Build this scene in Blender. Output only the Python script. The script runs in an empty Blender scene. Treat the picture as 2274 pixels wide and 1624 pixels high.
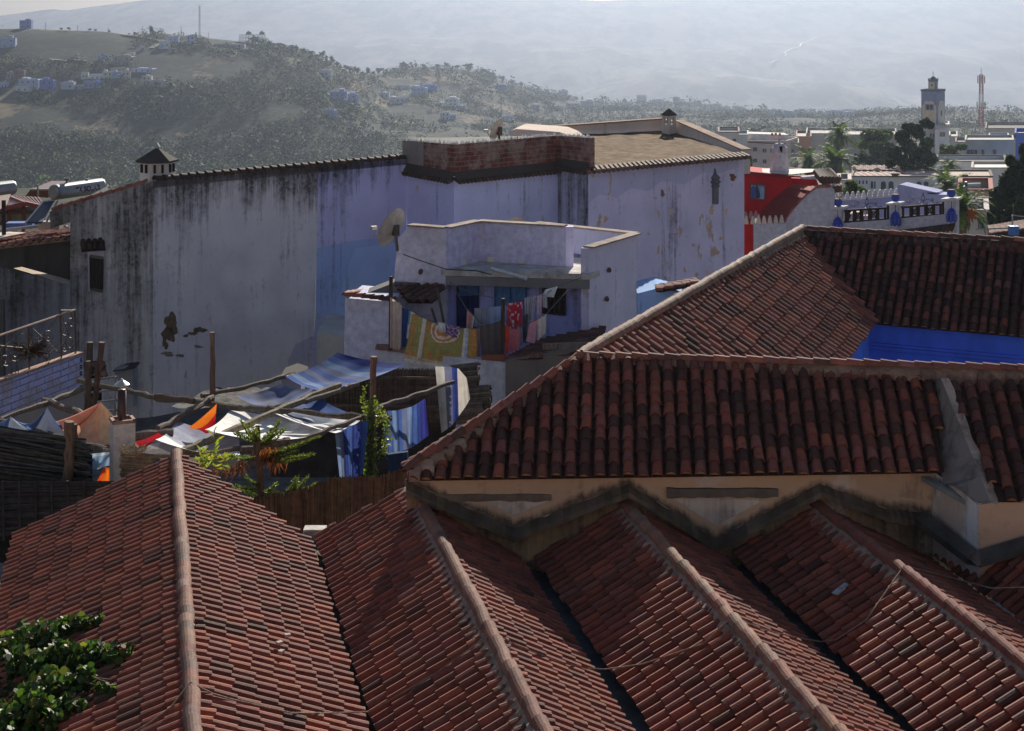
SUN_STRENGTH, SKY_STRENGTH, EXPOSURE = 5.0, .055, 0.75
HAZE, HAZE_COL, HAZE_G = 0.00016, (.235, .275, .355, 1), .68
import bpy, math, random
from mathutils import Vector, Matrix, noise as mnoise
R = math.radians
random.seed(7)
SC = bpy.context.scene
COL = SC.collection
# ---------------------------------------------------------------- survey of the view: eye at the origin, looking along +Y, level
F, U0, V0 = 3600.0, 1136.5, -10.0
def P(u, v, Y):
    return Vector(((u-U0)/F*Y, Y, -(v-V0)/F*Y))
def PH(u, v, h):
    return P(u, v, F*h/(v-V0))
def ON(a, b, u, v):                      # point of the vertical plane through a and b seen at u,v
    du = (u-U0)/F
    dx, dy = b[0]-a[0], b[1]-a[1]
    Y = (a[1]*dx - a[0]*dy)/(dx - du*dy)
    return P(u, v, Y)
def L3(a, b, t): return a + (b-a)*t
Z = Vector((0, 0, 1))
def rnd(a, b): return random.uniform(a, b)
def jit(c, k=.12):
    f = 1+rnd(-k, k)
    return tuple(max(0, x*f*(1+rnd(-k*.3, k*.3))) for x in c[:3])
# ---------------------------------------------------------------- mesh builder
class MB:
    def __init__(s):
        s.v = []; s.f = []; s.m = []; s.c = []; s.s = {}
    def add(s, vs, fs, col=(.5, .5, .5), mi=0):
        o = len(s.v)
        s.v.extend([tuple(q) for q in vs])
        for f in fs:
            s.f.append([i+o for i in f]); s.m.append(mi); s.c.append(col)
        return o
    def poly(s, pts, col=(.5, .5, .5), mi=0, st=None):
        o = s.add(pts, [list(range(len(pts)))], col, mi)
        if st:
            for i, q in enumerate(st): s.s[o+i] = q
    def prism(s, pts, ext, col=(.5, .5, .5), mi=0):
        n = len(pts); ext = Vector(ext)
        vs = [Vector(p) for p in pts]+[Vector(p)+ext for p in pts]
        fs = [list(range(n)), list(range(2*n-1, n-1, -1))]
        fs += [[i, i+n, (i+1) % n+n, (i+1) % n] for i in range(n)]
        s.add(vs, fs, col, mi)
    def box(s, c, size, rot=0, col=(.5, .5, .5), mi=0, M=None):
        hx, hy, hz = size[0]/2, size[1]/2, size[2]/2
        m = M or Matrix.Rotation(rot, 3, 'Z')
        vs = [Vector(c)+m @ Vector((x*hx, y*hy, z*hz)) for z in (-1, 1) for x, y in ((-1, -1), (1, -1), (1, 1), (-1, 1))]
        s.add(vs, [[3, 2, 1, 0], [4, 5, 6, 7], [0, 1, 5, 4], [1, 2, 6, 5], [2, 3, 7, 6], [3, 0, 4, 7]], col, mi)
    def bar(s, a, b, w, h, col=(.5, .5, .5), mi=0, up=Z):      # square bar from a to b
        a, b = Vector(a), Vector(b); d = (b-a); L = d.length; d.normalize()
        x = d.cross(Vector(up))
        if x.length < 1e-4: x = Vector((1, 0, 0))
        x.normalize(); y = x.cross(d)
        M = Matrix((x, d, y)).transposed()
        s.box((a+b)/2, (w, L, h), 0, col, mi, M)
    def tube(s, pts, r, n=7, col=(.5, .5, .5), mi=0, cap=True):
        pts = [Vector(p) for p in pts]; k = len(pts)
        rs = r if isinstance(r, (list, tuple)) else [r]*k
        vs = []; pd = None
        for i, p in enumerate(pts):
            d = (pts[min(i+1, k-1)]-pts[max(i-1, 0)]).normalized()
            if pd is None:
                x = d.cross(Z)
                if x.length < .05: x = d.cross(Vector((1, 0, 0)))
                x.normalize()
            else:
                x = (x-d*x.dot(d)); x.normalize()
            pd = d; y = d.cross(x)
            for j in range(n):
                a = 2*math.pi*j/n
                vs.append(p+(x*math.cos(a)+y*math.sin(a))*rs[i])
        fs = [[i*n+j, i*n+(j+1) % n, (i+1)*n+(j+1) % n, (i+1)*n+j] for i in range(k-1) for j in range(n)]
        if cap: fs += [list(range(n-1, -1, -1)), [(k-1)*n+j for j in range(n)]]
        s.add(vs, fs, col, mi)
    def lathe(s, base, prof, n=12, col=(.5, .5, .5), mi=0, rot=0):
        base = Vector(base); vs = []; k = len(prof)
        for r, z in prof:
            for j in range(n):
                a = 2*math.pi*j/n+rot
                vs.append(base+Vector((r*math.cos(a), r*math.sin(a), z)))
        fs = [[i*n+j, i*n+(j+1) % n, (i+1)*n+(j+1) % n, (i+1)*n+j] for i in range(k-1) for j in range(n)]
        fs += [list(range(n-1, -1, -1)), [(k-1)*n+j for j in range(n)]]
        s.add(vs, fs, col, mi)
    def grid(s, fn, nu, nv, colfn=None, col=(.5, .5, .5), mi=0):
        o = len(s.v)
        for j in range(nv+1):
            for i in range(nu+1):
                s.v.append(tuple(fn(i/nu, j/nv)))
        for j in range(nv):
            for i in range(nu):
                a = o+j*(nu+1)+i
                s.f.append([a, a+1, a+nu+2, a+nu+1]); s.m.append(mi)
                s.c.append(colfn((i+.5)/nu, (j+.5)/nv) if colfn else col)
    def build(s, name, mat, parent=None, smooth=False):
        me = bpy.data.meshes.new(name)
        org = Vector(parent['_w']) if parent is not None and '_w' in parent else Vector((0, 0, 0))
        me.from_pydata(s.v, [], s.f)
        for m in (mat if isinstance(mat, (list, tuple)) else [mat]): me.materials.append(m)
        me.polygons.foreach_set('material_index', s.m)
        at = me.attributes.new('col', 'FLOAT_COLOR', 'FACE')
        flat = []
        for c in s.c: flat.extend((c[0], c[1], c[2], 1.0))
        at.data.foreach_set('color', flat)
        if s.s:
            a2 = me.attributes.new('st', 'FLOAT', 'POINT')
            a2.data.foreach_set('value', [s.s.get(i, 0.0) for i in range(len(s.v))])
        if smooth: me.polygons.foreach_set('use_smooth', [True]*len(s.f))
        me.validate(); me.update()
        o = bpy.data.objects.new(name, me); COL.objects.link(o)
        if parent is not None:
            o.parent = parent; o.location = -org; o['_w'] = tuple(org-org)
        return o
def tag(o, label, cat, group=None):
    o['label'] = label; o['category'] = cat
    if group: o['group'] = group
    return o
def thing(name, label, cat, loc=(0, 0, 0), group=None):
    o = bpy.data.objects.new(name, None); COL.objects.link(o)
    o.empty_display_size = .2
    o.location = loc; o['_w'] = tuple(loc)
    return tag(o, label, cat, group)
def solo(mb, name, mat, label, cat, group=None, smooth=False):
    return tag(mb.build(name, mat, None, smooth), label, cat, group)
def struct(mb, name, mat, kind='structure', smooth=False):
    o = mb.build(name, mat, None, smooth); o['kind'] = kind; return o
def sub(mb, name, mat, parent, smooth=False):      # part of a part: parent mesh already sits in the root's frame
    o = mb.build(name, mat, None, smooth); o.parent = parent; o.location = (0, 0, 0); return o
def dup(root, loc, label=None, group=None, rz=0, sc=1.0):
    r = root.copy(); COL.objects.link(r); r.location = loc; r.rotation_euler = (0, 0, rz); r.scale = (sc, sc, sc)
    if label: r['label'] = label
    if group: r['group'] = group
    for ch in list(root.children):
        c = ch.copy(); COL.objects.link(c); c.parent = r
        for g in ch.children:
            d = g.copy(); COL.objects.link(d); d.parent = c
    return r
# ---------------------------------------------------------------- materials
def newmat(name):
    m = bpy.data.materials.new(name); m.use_nodes = True
    nt = m.node_tree; nt.nodes.clear()
    return m, nt
class NT:
    def __init__(s, nt): s.nt = nt
    def n(s, t, **k):
        q = s.nt.nodes.new(t)
        for a, b in k.items():
            if a in q.bl_rna.properties.keys(): setattr(q, a, b)
        return q
    def l(s, a, b): s.nt.links.new(a, b)
    def val(s, sock, x):
        if hasattr(x, 'links') or isinstance(x, bpy.types.NodeSocket): s.l(x, sock)
        else: sock.default_value = x
    def attr(s, name): return s.n('ShaderNodeAttribute', attribute_name=name)
    def pos(s): return s.n('ShaderNodeNewGeometry').outputs['Position']
    def mapping(s, vec, scale=(1, 1, 1), rot=(0, 0, 0), loc=(0, 0, 0)):
        m = s.n('ShaderNodeMapping'); s.l(vec, m.inputs['Vector'])
        m.inputs['Scale'].default_value = scale; m.inputs['Rotation'].default_value = rot; m.inputs['Location'].default_value = loc
        return m.outputs[0]
    def noise(s, vec, scale, detail=4, rough=.6):
        q = s.n('ShaderNodeTexNoise'); s.l(vec, q.inputs['Vector'])
        q.inputs['Scale'].default_value = scale; q.inputs['Detail'].default_value = detail; q.inputs['Roughness'].default_value = rough
        return q.outputs['Fac']
    def ramp(s, fac, a, b, ca=(0, 0, 0, 1), cb=(1, 1, 1, 1)):
        q = s.n('ShaderNodeValToRGB'); s.l(fac, q.inputs[0])
        e = q.color_ramp.elements
        e[0].position = a; e[1].position = b; e[0].color = ca; e[1].color = cb
        return q.outputs[0]
    def mix(s, fac, a, b, mode='MIX'):
        q = s.n('ShaderNodeMix', data_type='RGBA', blend_type=mode)
        s.val(q.inputs[0], fac); s.val(q.inputs[6], a); s.val(q.inputs[7], b)
        return q.outputs[2]
    def math(s, op, a, b=0.0):
        q = s.n('ShaderNodeMath', operation=op); s.val(q.inputs[0], a); s.val(q.inputs[1], b)
        return q.outputs[0]
    def bsdf(s, col, rough=.85, metal=0.0, spec=.25, height=None, strength=.3, dist=.02):
        b = s.n('ShaderNodeBsdfPrincipled')
        s.val(b.inputs['Base Color'], col); s.val(b.inputs['Roughness'], rough)
        b.inputs['Metallic'].default_value = metal; b.inputs['Specular IOR Level'].default_value = spec
        if height is not None:
            bp = s.n('ShaderNodeBump'); bp.inputs['Strength'].default_value = strength; bp.inputs['Distance'].default_value = dist
            s.l(height, bp.inputs['Height']); s.l(bp.outputs[0], b.inputs['Normal'])
        return b.outputs[0]
    def out(s, sh):
        o = s.n('ShaderNodeOutputMaterial'); s.l(sh, o.inputs['Surface'])
def m_plain(name, rough=.85, metal=0.0, spec=.25, var=.25, scale=6, bump=.25, dist=.01, stretch=(1, 1, 1)):
    m, nt = newmat(name); t = NT(nt)
    p = t.mapping(t.pos(), stretch)
    n1 = t.noise(p, scale, 5, .65); n2 = t.noise(p, scale*7, 3, .6)
    c = t.attr('col').outputs['Color']
    k = t.ramp(n1, .3, .72, (1-var, 1-var, 1-var, 1), (1+var*.5, 1+var*.5, 1+var*.5, 1))
    c = t.mix(1.0, c, k, 'MULTIPLY')
    t.out(t.bsdf(c, rough, metal, spec, n2, bump, dist)); return m
def m_tile(name):
    m, nt = newmat(name); t = NT(nt)
    p = t.pos(); n1 = t.noise(p, 9, 5, .7); n2 = t.noise(p, 60, 4, .7); n3 = t.noise(p, 24, 4, .7)
    c = t.attr('col').outputs['Color']
    c = t.mix(t.math('MULTIPLY', t.ramp(n1, .5, .72), .8), c, (.060, .036, .028, 1))           # soot and weathering
    c = t.mix(t.math('MULTIPLY', t.ramp(n3, .6, .7), .30), c, (.28, .19, .13, 1))   # lichen
    c = t.mix(t.math('MULTIPLY', t.ramp(n2, .35, .7), .35), c, (.06, .04, .035, 1))
    t.out(t.bsdf(c, .76, 0, .14, n2, .5, .010)); return m
def m_plaster(name, var=.22, dirt=(.042, .038, .035), dirtk=.35, peel=None, peelc=(.55, .42, .36), peelr=(.66, .68), scale=.8):
    m, nt = newmat(name); t = NT(nt)
    p = t.pos(); c = t.attr('col').outputs['Color']; st = t.attr('st').outputs['Fac']
    big = t.noise(p, scale, 6, .65); fine = t.noise(p, 28, 4, .7)
    c = t.mix(1.0, c, t.ramp(big, .28, .75, (1-var, 1-var, 1-var*.9, 1), (1+var*.45, 1+var*.45, 1+var*.4, 1)), 'MULTIPLY')
    streak = t.noise(t.mapping(p, (2.6, 2.6, .22)), 1.0, 5, .7)
    blot = t.noise(p, 3.2, 6, .75)
    if peel:
        pn = t.noise(t.mapping(p, (1, 1, .55), (0, 0, 0), (13.1, 4.2, 7.7)), peel, 6, .62)
        c = t.mix(t.ramp(pn, peelr[0], peelr[1]), c, tuple(peelc)+(1,))
    # grime that runs down from the wall heads and gathers in blotches
    deep = t.noise(t.mapping(p, (.6, .6, .03)), 1.0, 3, .6)
    fines = t.noise(t.mapping(p, (6.5, 6.5, .30)), 1.0, 4, .65)
    cen = lambda x, k: t.math('MULTIPLY', t.math('SUBTRACT', x, .5), k)
    sm = t.math('MULTIPLY', st, 1.5)
    for x_, k_ in ((streak, 1.7), (fines, 1.3), (deep, 1.3), (blot, 1.2)): sm = t.math('ADD', sm, cen(x_, k_))
    mask = t.ramp(sm, .24, .92)
    mask = t.math('MULTIPLY', mask, t.ramp(t.noise(p, 9, 5, .8), .25, .55, (.45, .45, .45, 1), (.95, .95, .95, 1)))
    c = t.mix(mask, c, tuple(dirt)+(1,))
    c = t.mix(t.math('MULTIPLY', t.ramp(blot, .55, .8), dirtk), c, tuple(x*1.7 for x in dirt)+(1,))
    h = t.math('ADD', t.math('MULTIPLY', fine, .5), blot)
    t.out(t.bsdf(c, .92, 0, .15, h, .35, .03)); return m
def m_cloth(name, trans=.35):
    m, nt = newmat(name); t = NT(nt)
    p = t.pos(); c = t.attr('col').outputs['Color']
    n1 = t.noise(p, 5, 4, .6)
    c = t.mix(1.0, c, t.ramp(n1, .3, .7, (.78, .78, .78, 1), (1.08, 1.08, 1.08, 1)), 'MULTIPLY')
    b = t.bsdf(c, .95, 0, .1, t.noise(p, 40, 3), .25, .01)
    tr = t.n('ShaderNodeBsdfTranslucent'); t.l(c, tr.inputs[0])
    mx = t.n('ShaderNodeMixShader'); mx.inputs[0].default_value = trans
    t.l(b, mx.inputs[1]); t.l(tr.outputs[0], mx.inputs[2]); t.out(mx.outputs[0]); return m
def m_leaf(name, trans=.4, gloss=.5):
    m, nt = newmat(name); t = NT(nt)
    c = t.attr('col').outputs['Color']
    b = t.bsdf(c, gloss, 0, .35)
    tr = t.n('ShaderNodeBsdfTranslucent'); t.l(t.mix(1.0, c, (1.3, 1.35, .7, 1), 'MULTIPLY'), tr.inputs[0])
    mx = t.n('ShaderNodeMixShader'); mx.inputs[0].default_value = trans
    t.l(b, mx.inputs[1]); t.l(tr.outputs[0], mx.inputs[2]); t.out(mx.outputs[0]); return m
def m_brick(name, ang, bc=((.20, .055, .04), (.13, .04, .03)), mortar=(.22, .18, .16), sc=1.0, bw=.44, bh=.16, ms=.016):
    m, nt = newmat(name); t = NT(nt)
    p = t.mapping(t.pos(), (1, 1, 1), (0, 0, -ang))
    sx = t.n('ShaderNodeSeparateXYZ'); t.l(p, sx.inputs[0])
    cx = t.n('ShaderNodeCombineXYZ'); t.l(sx.outputs[0], cx.inputs[0]); t.l(sx.outputs[2], cx.inputs[1])
    b = t.n('ShaderNodeTexBrick'); t.l(cx.outputs[0], b.inputs['Vector'])
    b.inputs['Color1'].default_value = bc[0]+(1,); b.inputs['Color2'].default_value = bc[1]+(1,); b.inputs['Mortar'].default_value = mortar+(1,)
    b.inputs['Scale'].default_value = sc; b.inputs['Brick Width'].default_value = bw; b.inputs['Row Height'].default_value = bh
    b.inputs['Mortar Size'].default_value = ms; b.inputs['Mortar Smooth'].default_value = .3
    q = t.pos(); n1 = t.noise(q, 1.6, 6, .7); n2 = t.noise(q, 18, 4, .7)
    c = t.mix(t.math('MULTIPLY', t.ramp(n1, .44, .60), .75), b.outputs['Color'], (.36, .28, .24, 1))
    c = t.mix(t.math('MULTIPLY', t.ramp(n2, .5, .7), .5), c, (.07, .05, .045, 1))
    h = t.math('SUBTRACT', t.math('MULTIPLY', n2, .3), b.outputs['Fac'])
    t.out(t.bsdf(c, .93, 0, .1, h, .6, .02)); return m
def m_glass(name, col=(.05, .06, .08), rough=.12):
    m, nt = newmat(name); t = NT(nt)
    c = t.attr('col').outputs['Color']
    t.out(t.bsdf(c, rough, 0, .5)); return m
TILE = m_tile('clay_tile')
PLASTER = m_plaster('lime_plaster')
PEEL = m_plaster('peeling_plaster', .2, peel=1.5, peelc=(.50, .37, .32), peelr=(.60, .625))
GRIM = m_plaster('grimy_plaster', .35, dirtk=.55)
CLEAN = m_plain('clean_render', .9, 0, .15, .24, 1.6, .25, .02, (1, 1, .6))
ROUGHW = m_plain('rough_whitewash', .95, 0, .1, .3, 5, .8, .04)
CONC = m_plain('weathered_concrete', .95, 0, .1, .5, 2.5, .5, .03)
MORTAR = m_plain('lime_mortar', .95, 0, .1, .4, 8, .7, .03)
WOOD = m_plain('weathered_wood', .85, 0, .2, .55, 3, .6, .02, (6, 6, 1.2))
METAL = m_plain('painted_metal', .45, .3, .4, .3, 4, .1, .005)
STEEL = m_plain('brushed_steel', .46, .65, .5, .12, 5, .05, .002)
CLOTH = m_cloth('woven_cotton', .32)
HEAVY = m_cloth('heavy_cloth', .10)
LEAF = m_leaf('leaf')
FARLEAF = m_leaf('distant_leaf', .25, .8)
REED = m_plain('dry_reed', .85, 0, .2, .5, 8, .5, .01)
GLASS = m_glass('window_glass')
DARK = m_plain('dark_recess', .9, 0, .1, .3, 3, .2, .01)
# ---------------------------------------------------------------- tiled slopes
TILECOLS = [(.33, .115, .078), (.30, .105, .075), (.37, .135, .085), (.26, .095, .07), (.21, .085, .066), (.31, .12, .095), (.28, .12, .10)]
def tcol(dark=0.0):
    c = random.choice(TILECOLS)
    if random.random() < dark: c = random.choice(((.12, .058, .045), (.15, .07, .052), (.10, .052, .042)))
    return jit(c, .2)
def frame(poly):
    n = Vector((0, 0, 0)); k = len(poly)
    for i in range(k):
        a, b = poly[i], poly[(i+1) % k]
        n += Vector(((a.y-b.y)*(a.z+b.z), (a.z-b.z)*(a.x+b.x), (a.x-b.x)*(a.y+b.y)))
    n.normalize()
    if n.z < 0: n = -n
    o = sum(poly, Vector())/k
    d = (-Z+n*n.z); d.normalize(); a = n.cross(d)
    return o, n, d, a
def tile_slope(mb, poly, p, e, w, dark=.15, off=0.0, over=.05, fall=None, wob=1.0, hk=.5, tint=(1, 1, 1), plug=None, drop=.12):
    o, n, d, a = frame(poly)
    if fall is not None:
        d = fall-n*fall.dot(n); d.normalize(); a = n.cross(d)
    q = [((x-o).dot(a), (x-o).dot(d)) for x in poly]
    lo = min(x for x, y in q); hi = max(x for x, y in q)
    mb.poly([o+a*x+d*y-n*(w*.42) for x, y in q], (.05, .03, .025))  # dark sheet beneath the tiles, added to block light
    hgt = w*hk; NS = 6
    x = lo+off+p*.5
    while x < hi:
        ts = []
        k = len(q)
        for i in range(k):
            (x0, y0), (x1, y1) = q[i], q[(i+1) % k]
            if (x0-x)*(x1-x) < 0:
                ts.append(y0+(y1-y0)*(x-x0)/(x1-x0))
        if len(ts) >= 2:
            t0, t1 = min(ts), max(ts)
            # pan tiles: a shallow trough beside the column, coloured dark as the shade between covers
            xe = x+p*.5
            xa, xb, xc = xe-(p-w*.75)/2, xe, xe+(p-w*.75)/2
            tt = t1+over*.6
            while tt > t0+.02:
                tu = max(t0, tt-e)
                pc = jit((.075, .038, .03), .3)
                vs = [o+a*xx+d*yy+n*zz for yy, dz in ((tt, .012), (tu, -.004)) for xx, zz in ((xa, -w*.12+dz), (xb, -w*.34+dz), (xc, -w*.12+dz))]
                mb.add(vs, [[0, 1, 4, 3], [1, 2, 5, 4]], pc)
                tt -= e
            # cover tiles
            tt = t1+over+rnd(-.02, .02)*wob
            while tt > t0+e*.18:
                L = e*1.22; tu = max(t0-.01, tt-L)
                dx = rnd(-.012, .012)*wob; dx2 = rnd(-.008, .008)*wob; slip = random.random() < .02
                if slip: dx += rnd(-.035, .035); dx2 += rnd(-.02, .02); tu += rnd(0, .04)
                rb = w*.5*(1+rnd(-.04, .04)); rt = rb*.84; lift = w*.06+rnd(0, .006)*wob
                c = tcol(dark); c = (c[0]*tint[0], c[1]*tint[1], c[2]*tint[2]); th = w*.09
                ring = []
                for (yy, rr, zz, xx) in ((tu, rt, 0.0, x+dx2), (tt, rb, lift, x+dx), (tt, rb-th, lift-.001, x+dx), (tt-e*.3, rb-th, lift-.004, x+dx)):
                    for j in range(NS+1):
                        an = math.pi*j/NS
                        ring.append(o+a*(xx-rr*math.cos(an))+d*yy+n*(zz+rr*hgt/(w*.5)*math.sin(an)*1.0-w*drop))
                m_ = NS+1; fs = []
                for r_ in range(3):
                    for j in range(NS):
                        fs.append([r_*m_+j, r_*m_+j+1, (r_+1)*m_+j+1, (r_+1)*m_+j])
                mb.add(ring, fs, c)
                if plug and tt > t1-e*.3:
                    mb.add([q_-d*.02 for q_ in ring[2*m_:3*m_]], [list(range(m_))], jit(plug, .15))
                tt -= e*(1+rnd(-.02, .02)*wob)
        x += p
def ridge_caps(mb, A, B, e, r, dark=.1, lift=.0, colset=None, tilt=.02, taper=.87):
    A, B = Vector(A), Vector(B); d = (B-A); L = d.length; d.normalize()
    x = d.cross(Z).normalized(); y = x.cross(d); NS = 8; t = 0
    while t < L:
        c = jit(random.choice(colset), .15) if colset else tcol(dark)
        t2 = min(t+e*1.2, L+e*.2); r1 = r*taper*(1+rnd(-.03, .03)); r2 = r*(1+rnd(-.04, .04)); sx = rnd(-.012, .012)
        ring = []
        for (tt, rr, zz) in ((t, r1, lift), (t2, r2, lift+tilt+rnd(0, .01)), (t2, r2*.86, lift+tilt)):
            for j in range(NS+1):
                an = math.pi*j/NS
                ring.append(A+d*tt+x*(sx-rr*math.cos(an)*1.0)+y*(zz+rr*math.sin(an)*.95))
        m_ = NS+1; fs = []
        for r_ in range(2):
            for j in range(NS): fs.append([r_*m_+j, r_*m_+j+1, (r_+1)*m_+j+1, (r_+1)*m_+j])
        mb.add(ring, fs, c)
        t += e
def mortar_band(mb, A, B, nrm_side, width, step=.1, col=(.36, .29, .25), drop=.5):
    # ragged lime fillet bedding the cap tiles; nrm_side is the down-slope direction of the slope it lies on
    A, B = Vector(A), Vector(B); d = B-A; n = max(2, int(d.length/step)); s = Vector(nrm_side).normalized()
    up = Vector((0, 0, .05))
    for i in range(n):
        a = A+d*(i/n); b = A+d*((i+1)/n)
        w1 = width*rnd(.55, 1.1); w2 = width*rnd(.55, 1.1)
        c = jit(col, .15)
        mid = (a+b)/2+s*(width*rnd(1.0, 1.5))
        mb.add([a+up, b+up, b+s*w2*.75+up*.7, mid+up*.35, a+s*w1*.75+up*.7, b+s*w2*.7-up*1.8, mid-up*2, a+s*w1*.7-up*1.8],
               [[0, 1, 2, 3, 4], [4, 3, 6, 7], [3, 2, 5, 6]], c)
# ---------------------------------------------------------------- the four gabled roofs below the camera
HR = 6.6
def RL(r, h, v): return PH(330+r*(v-V0), v, h)
VN = 1790                                   # a little beyond the lower picture edge
RD = (RL(.533, HR, 1078)-RL(.533, HR, VN)); RD.normalize()       # ridge direction, pointing away
def yline(r, h, Y): return RL(r, h, F*h/Y+V0)
WY = 20.9                                   # face of the wall that the roofs run into
front = [
 # ridge r, far v(or None->wall), left eave (r, h, far v), right eave (r, h, far v), label
 (.060, 1012, (-.243, 7.5, 1185), (.290, 7.30, 1202), 'widest front gable roof of brown-red tiles with dark green creeper on its left slope', 'cap'),
 (.533, 1080, (.316, 7.30, 1188), (.650, 7.24, None), 'front gable roof of red tiles whose ridge starts at the corner of the ochre wall', 'cap'),
 (.930, None, (.693, 7.24, None), (1.012, 7.18, None), 'front gable roof with pale orange ridge caps butting under the first peak of the zigzag flashing', 'cap'),
 (1.304, None, (1.052, 7.18, None), (1.375, 7.26, None), 'front gable roof with smooth red ridge caps and a tied cable under the second flashing peak', 'cap'),
 (1.66, None, (1.405, 7.22, None), (1.80, 7.3, None), 'front gable roof mostly cut off by the right edge, lying in deep shade', 'cap'),
]
CAPS = [[(.27, .145, .105), (.25, .125, .088), (.22, .135, .105), (.27, .115, .08)], [(.25, .11, .078), (.27, .14, .10), (.22, .105, .078)],
        [(.30, .15, .10), (.31, .135, .085), (.28, .165, .115), (.27, .105, .07)], [(.24, .08, .058), (.22, .076, .054), (.26, .09, .062)], [(.22, .08, .06)]]
for gi, (rr, fv, le, re_, lab, _) in enumerate(front):
    t = thing('gable_roof', lab, 'tiled roof', RL(rr, HR+1.2, 1500), 'front gable roofs side by side')
    rf = RL(rr, HR, fv) if fv else yline(rr, HR, WY); rn = RL(rr, HR, VN if gi < 4 else 1700)
    for si, (er, eh, ev) in enumerate((le, re_)):
        ef = RL(er, eh, ev) if ev else yline(er, eh, WY); en = RL(er, eh, VN+70)
        if gi == 3 and si == 1: en = RL(er, eh, VN)
        dn_ = (ef-rf); dn_ -= RD*dn_.dot(RD); dn_.normalize(); o1 = dn_*(.10 if gi else .06)
        mb = MB(); tile_slope(mb, [rf+o1, rn+o1, en, ef], .172, .240, .136, tint=(.88, .70, .60), dark=(.07, .03, .02, .03, .1)[gi] if si == 1 else (.05, .03, .02, .03, .1)[gi], wob=1.0, hk=.50, drop=.06)
        o = mb.build('tile_slope', TILE, t)
        if gi == 0: o['label'] = ('shaded slope of brown tiles', 'sunlit slope of brown lichened tiles')[si]
    mb = MB(); ridge_caps(mb, rn+Vector((0, 0, .015)), rf+Vector((0, 0, .015)), .205, .080, colset=CAPS[gi], tilt=.020, taper=.90)
    mb.build('ridge_cap', TILE, t)
    mb = MB()
    for s in (-1, 1):
        side = Vector((.976*s, .218*s, -.5)); 
        mortar_band(mb, rn, rf, side, .17 if gi else .105, .172, (.38, .27, .21) if gi else (.42, .33, .26))
    mb.build('ridge_mortar', MORTAR, t)
    mb = MB()                                # gable end wall closing the roof below
    lf = RL(le[0], le[1], le[2]) if le[2] else yline(le[0], le[1], WY); rg = RL(re_[0], re_[1], re_[2]) if re_[2] else yline(re_[0], re_[1], WY)
    dn = Vector((0, 0, -.12))
    if fv:
        mb.poly([lf+dn, rf+dn, rg+dn, rg+Vector((0, 0, -3)), lf+Vector((0, 0, -3))], (.35, .27, .2))
        mb.build('gable_wall', PLASTER, t)
# concrete valley gutters between the roofs
for (r1, r2, h, fv, lab) in ((.284, .322, 7.46, 1203, 'mossy concrete valley gutter between the widest roof and the second roof'),
                             (.642, .701, 7.42, None, 'grey-blue concrete valley gutter ending at the low point of the zigzag flashing'),
                             (1.004, 1.060, 7.36, None, 'dark valley gutter running between the two right-hand gable roofs')):
    mb = MB()
    a = RL(r1, h, fv) if fv else yline(r1, h, WY); b = RL(r2, h, fv) if fv else yline(r2, h, WY)
    c = RL(r2, h, VN+60); d = RL(r1, h, VN+60); wall = Vector((0, 0, .13))
    gc = (.15, .125, .095) if fv else (.13, .13, .13)
    mb.poly([a, b, c, d], gc); mb.poly([a+wall, a, d, d+wall], gc); mb.poly([b, b+wall, c+wall, c], gc)
    if fv: mb.box((a+b)/2+Vector((0, .1, .05)), (.30, .2, .22), 0, (.5, .47, .42))
    solo(mb, 'valley_gutter', CONC, lab, 'gutter', 'valley gutters')
# ---------------------------------------------------------------- the roofs round the blue courtyard
bld = thing('courtyard_building', 'long low building with big clay tiles, ochre wall and bright blue courtyard inside', 'building', (2, 22, -9))
HRB = 5.08
K = PH(897, 1050, 6.09)                       # eave corner
AP = PH(1288, 800, HRB)                       # where hip, ridge and side ridge meet
RB = PH(2075, 825, HRB); RB2 = PH(2420, 834, HRB)
def eaveB(u, v=1055): return PH(u, v, 6.09)
EB = eaveB(2092)
CF = PH(1780, 516, HRB)                       # far corner of the courtyard roofs
ER = PH(2430, 552, HRB)
VE = PH(1940, 716, 6.49); ER2 = PH(2430, 759, 6.53)
CN = PH(1866, 812, 6.5); CNn = VE+(CN-VE)*1.75
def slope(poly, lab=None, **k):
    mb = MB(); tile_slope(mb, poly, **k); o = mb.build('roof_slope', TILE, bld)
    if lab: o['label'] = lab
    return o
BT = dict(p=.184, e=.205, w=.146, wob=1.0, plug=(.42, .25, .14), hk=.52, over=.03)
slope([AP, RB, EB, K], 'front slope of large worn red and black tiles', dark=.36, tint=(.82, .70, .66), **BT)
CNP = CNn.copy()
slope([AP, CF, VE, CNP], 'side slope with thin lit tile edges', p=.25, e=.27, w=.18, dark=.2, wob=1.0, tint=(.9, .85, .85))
slope([CF, ER, ER2, VE], 'back slope of tiles darkened for shade above the blue wall', dark=.55, tint=(.58, .56, .56), **BT)  # tint puts the shade of this unlit slope into its tile colour
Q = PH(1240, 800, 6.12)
slope([K, AP, L3(AP, CF, .5), L3(Q, Q+(CF-AP), .5)], 'outer slope seen edge-on', dark=.1, p=.24, e=.25, w=.18)
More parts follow.
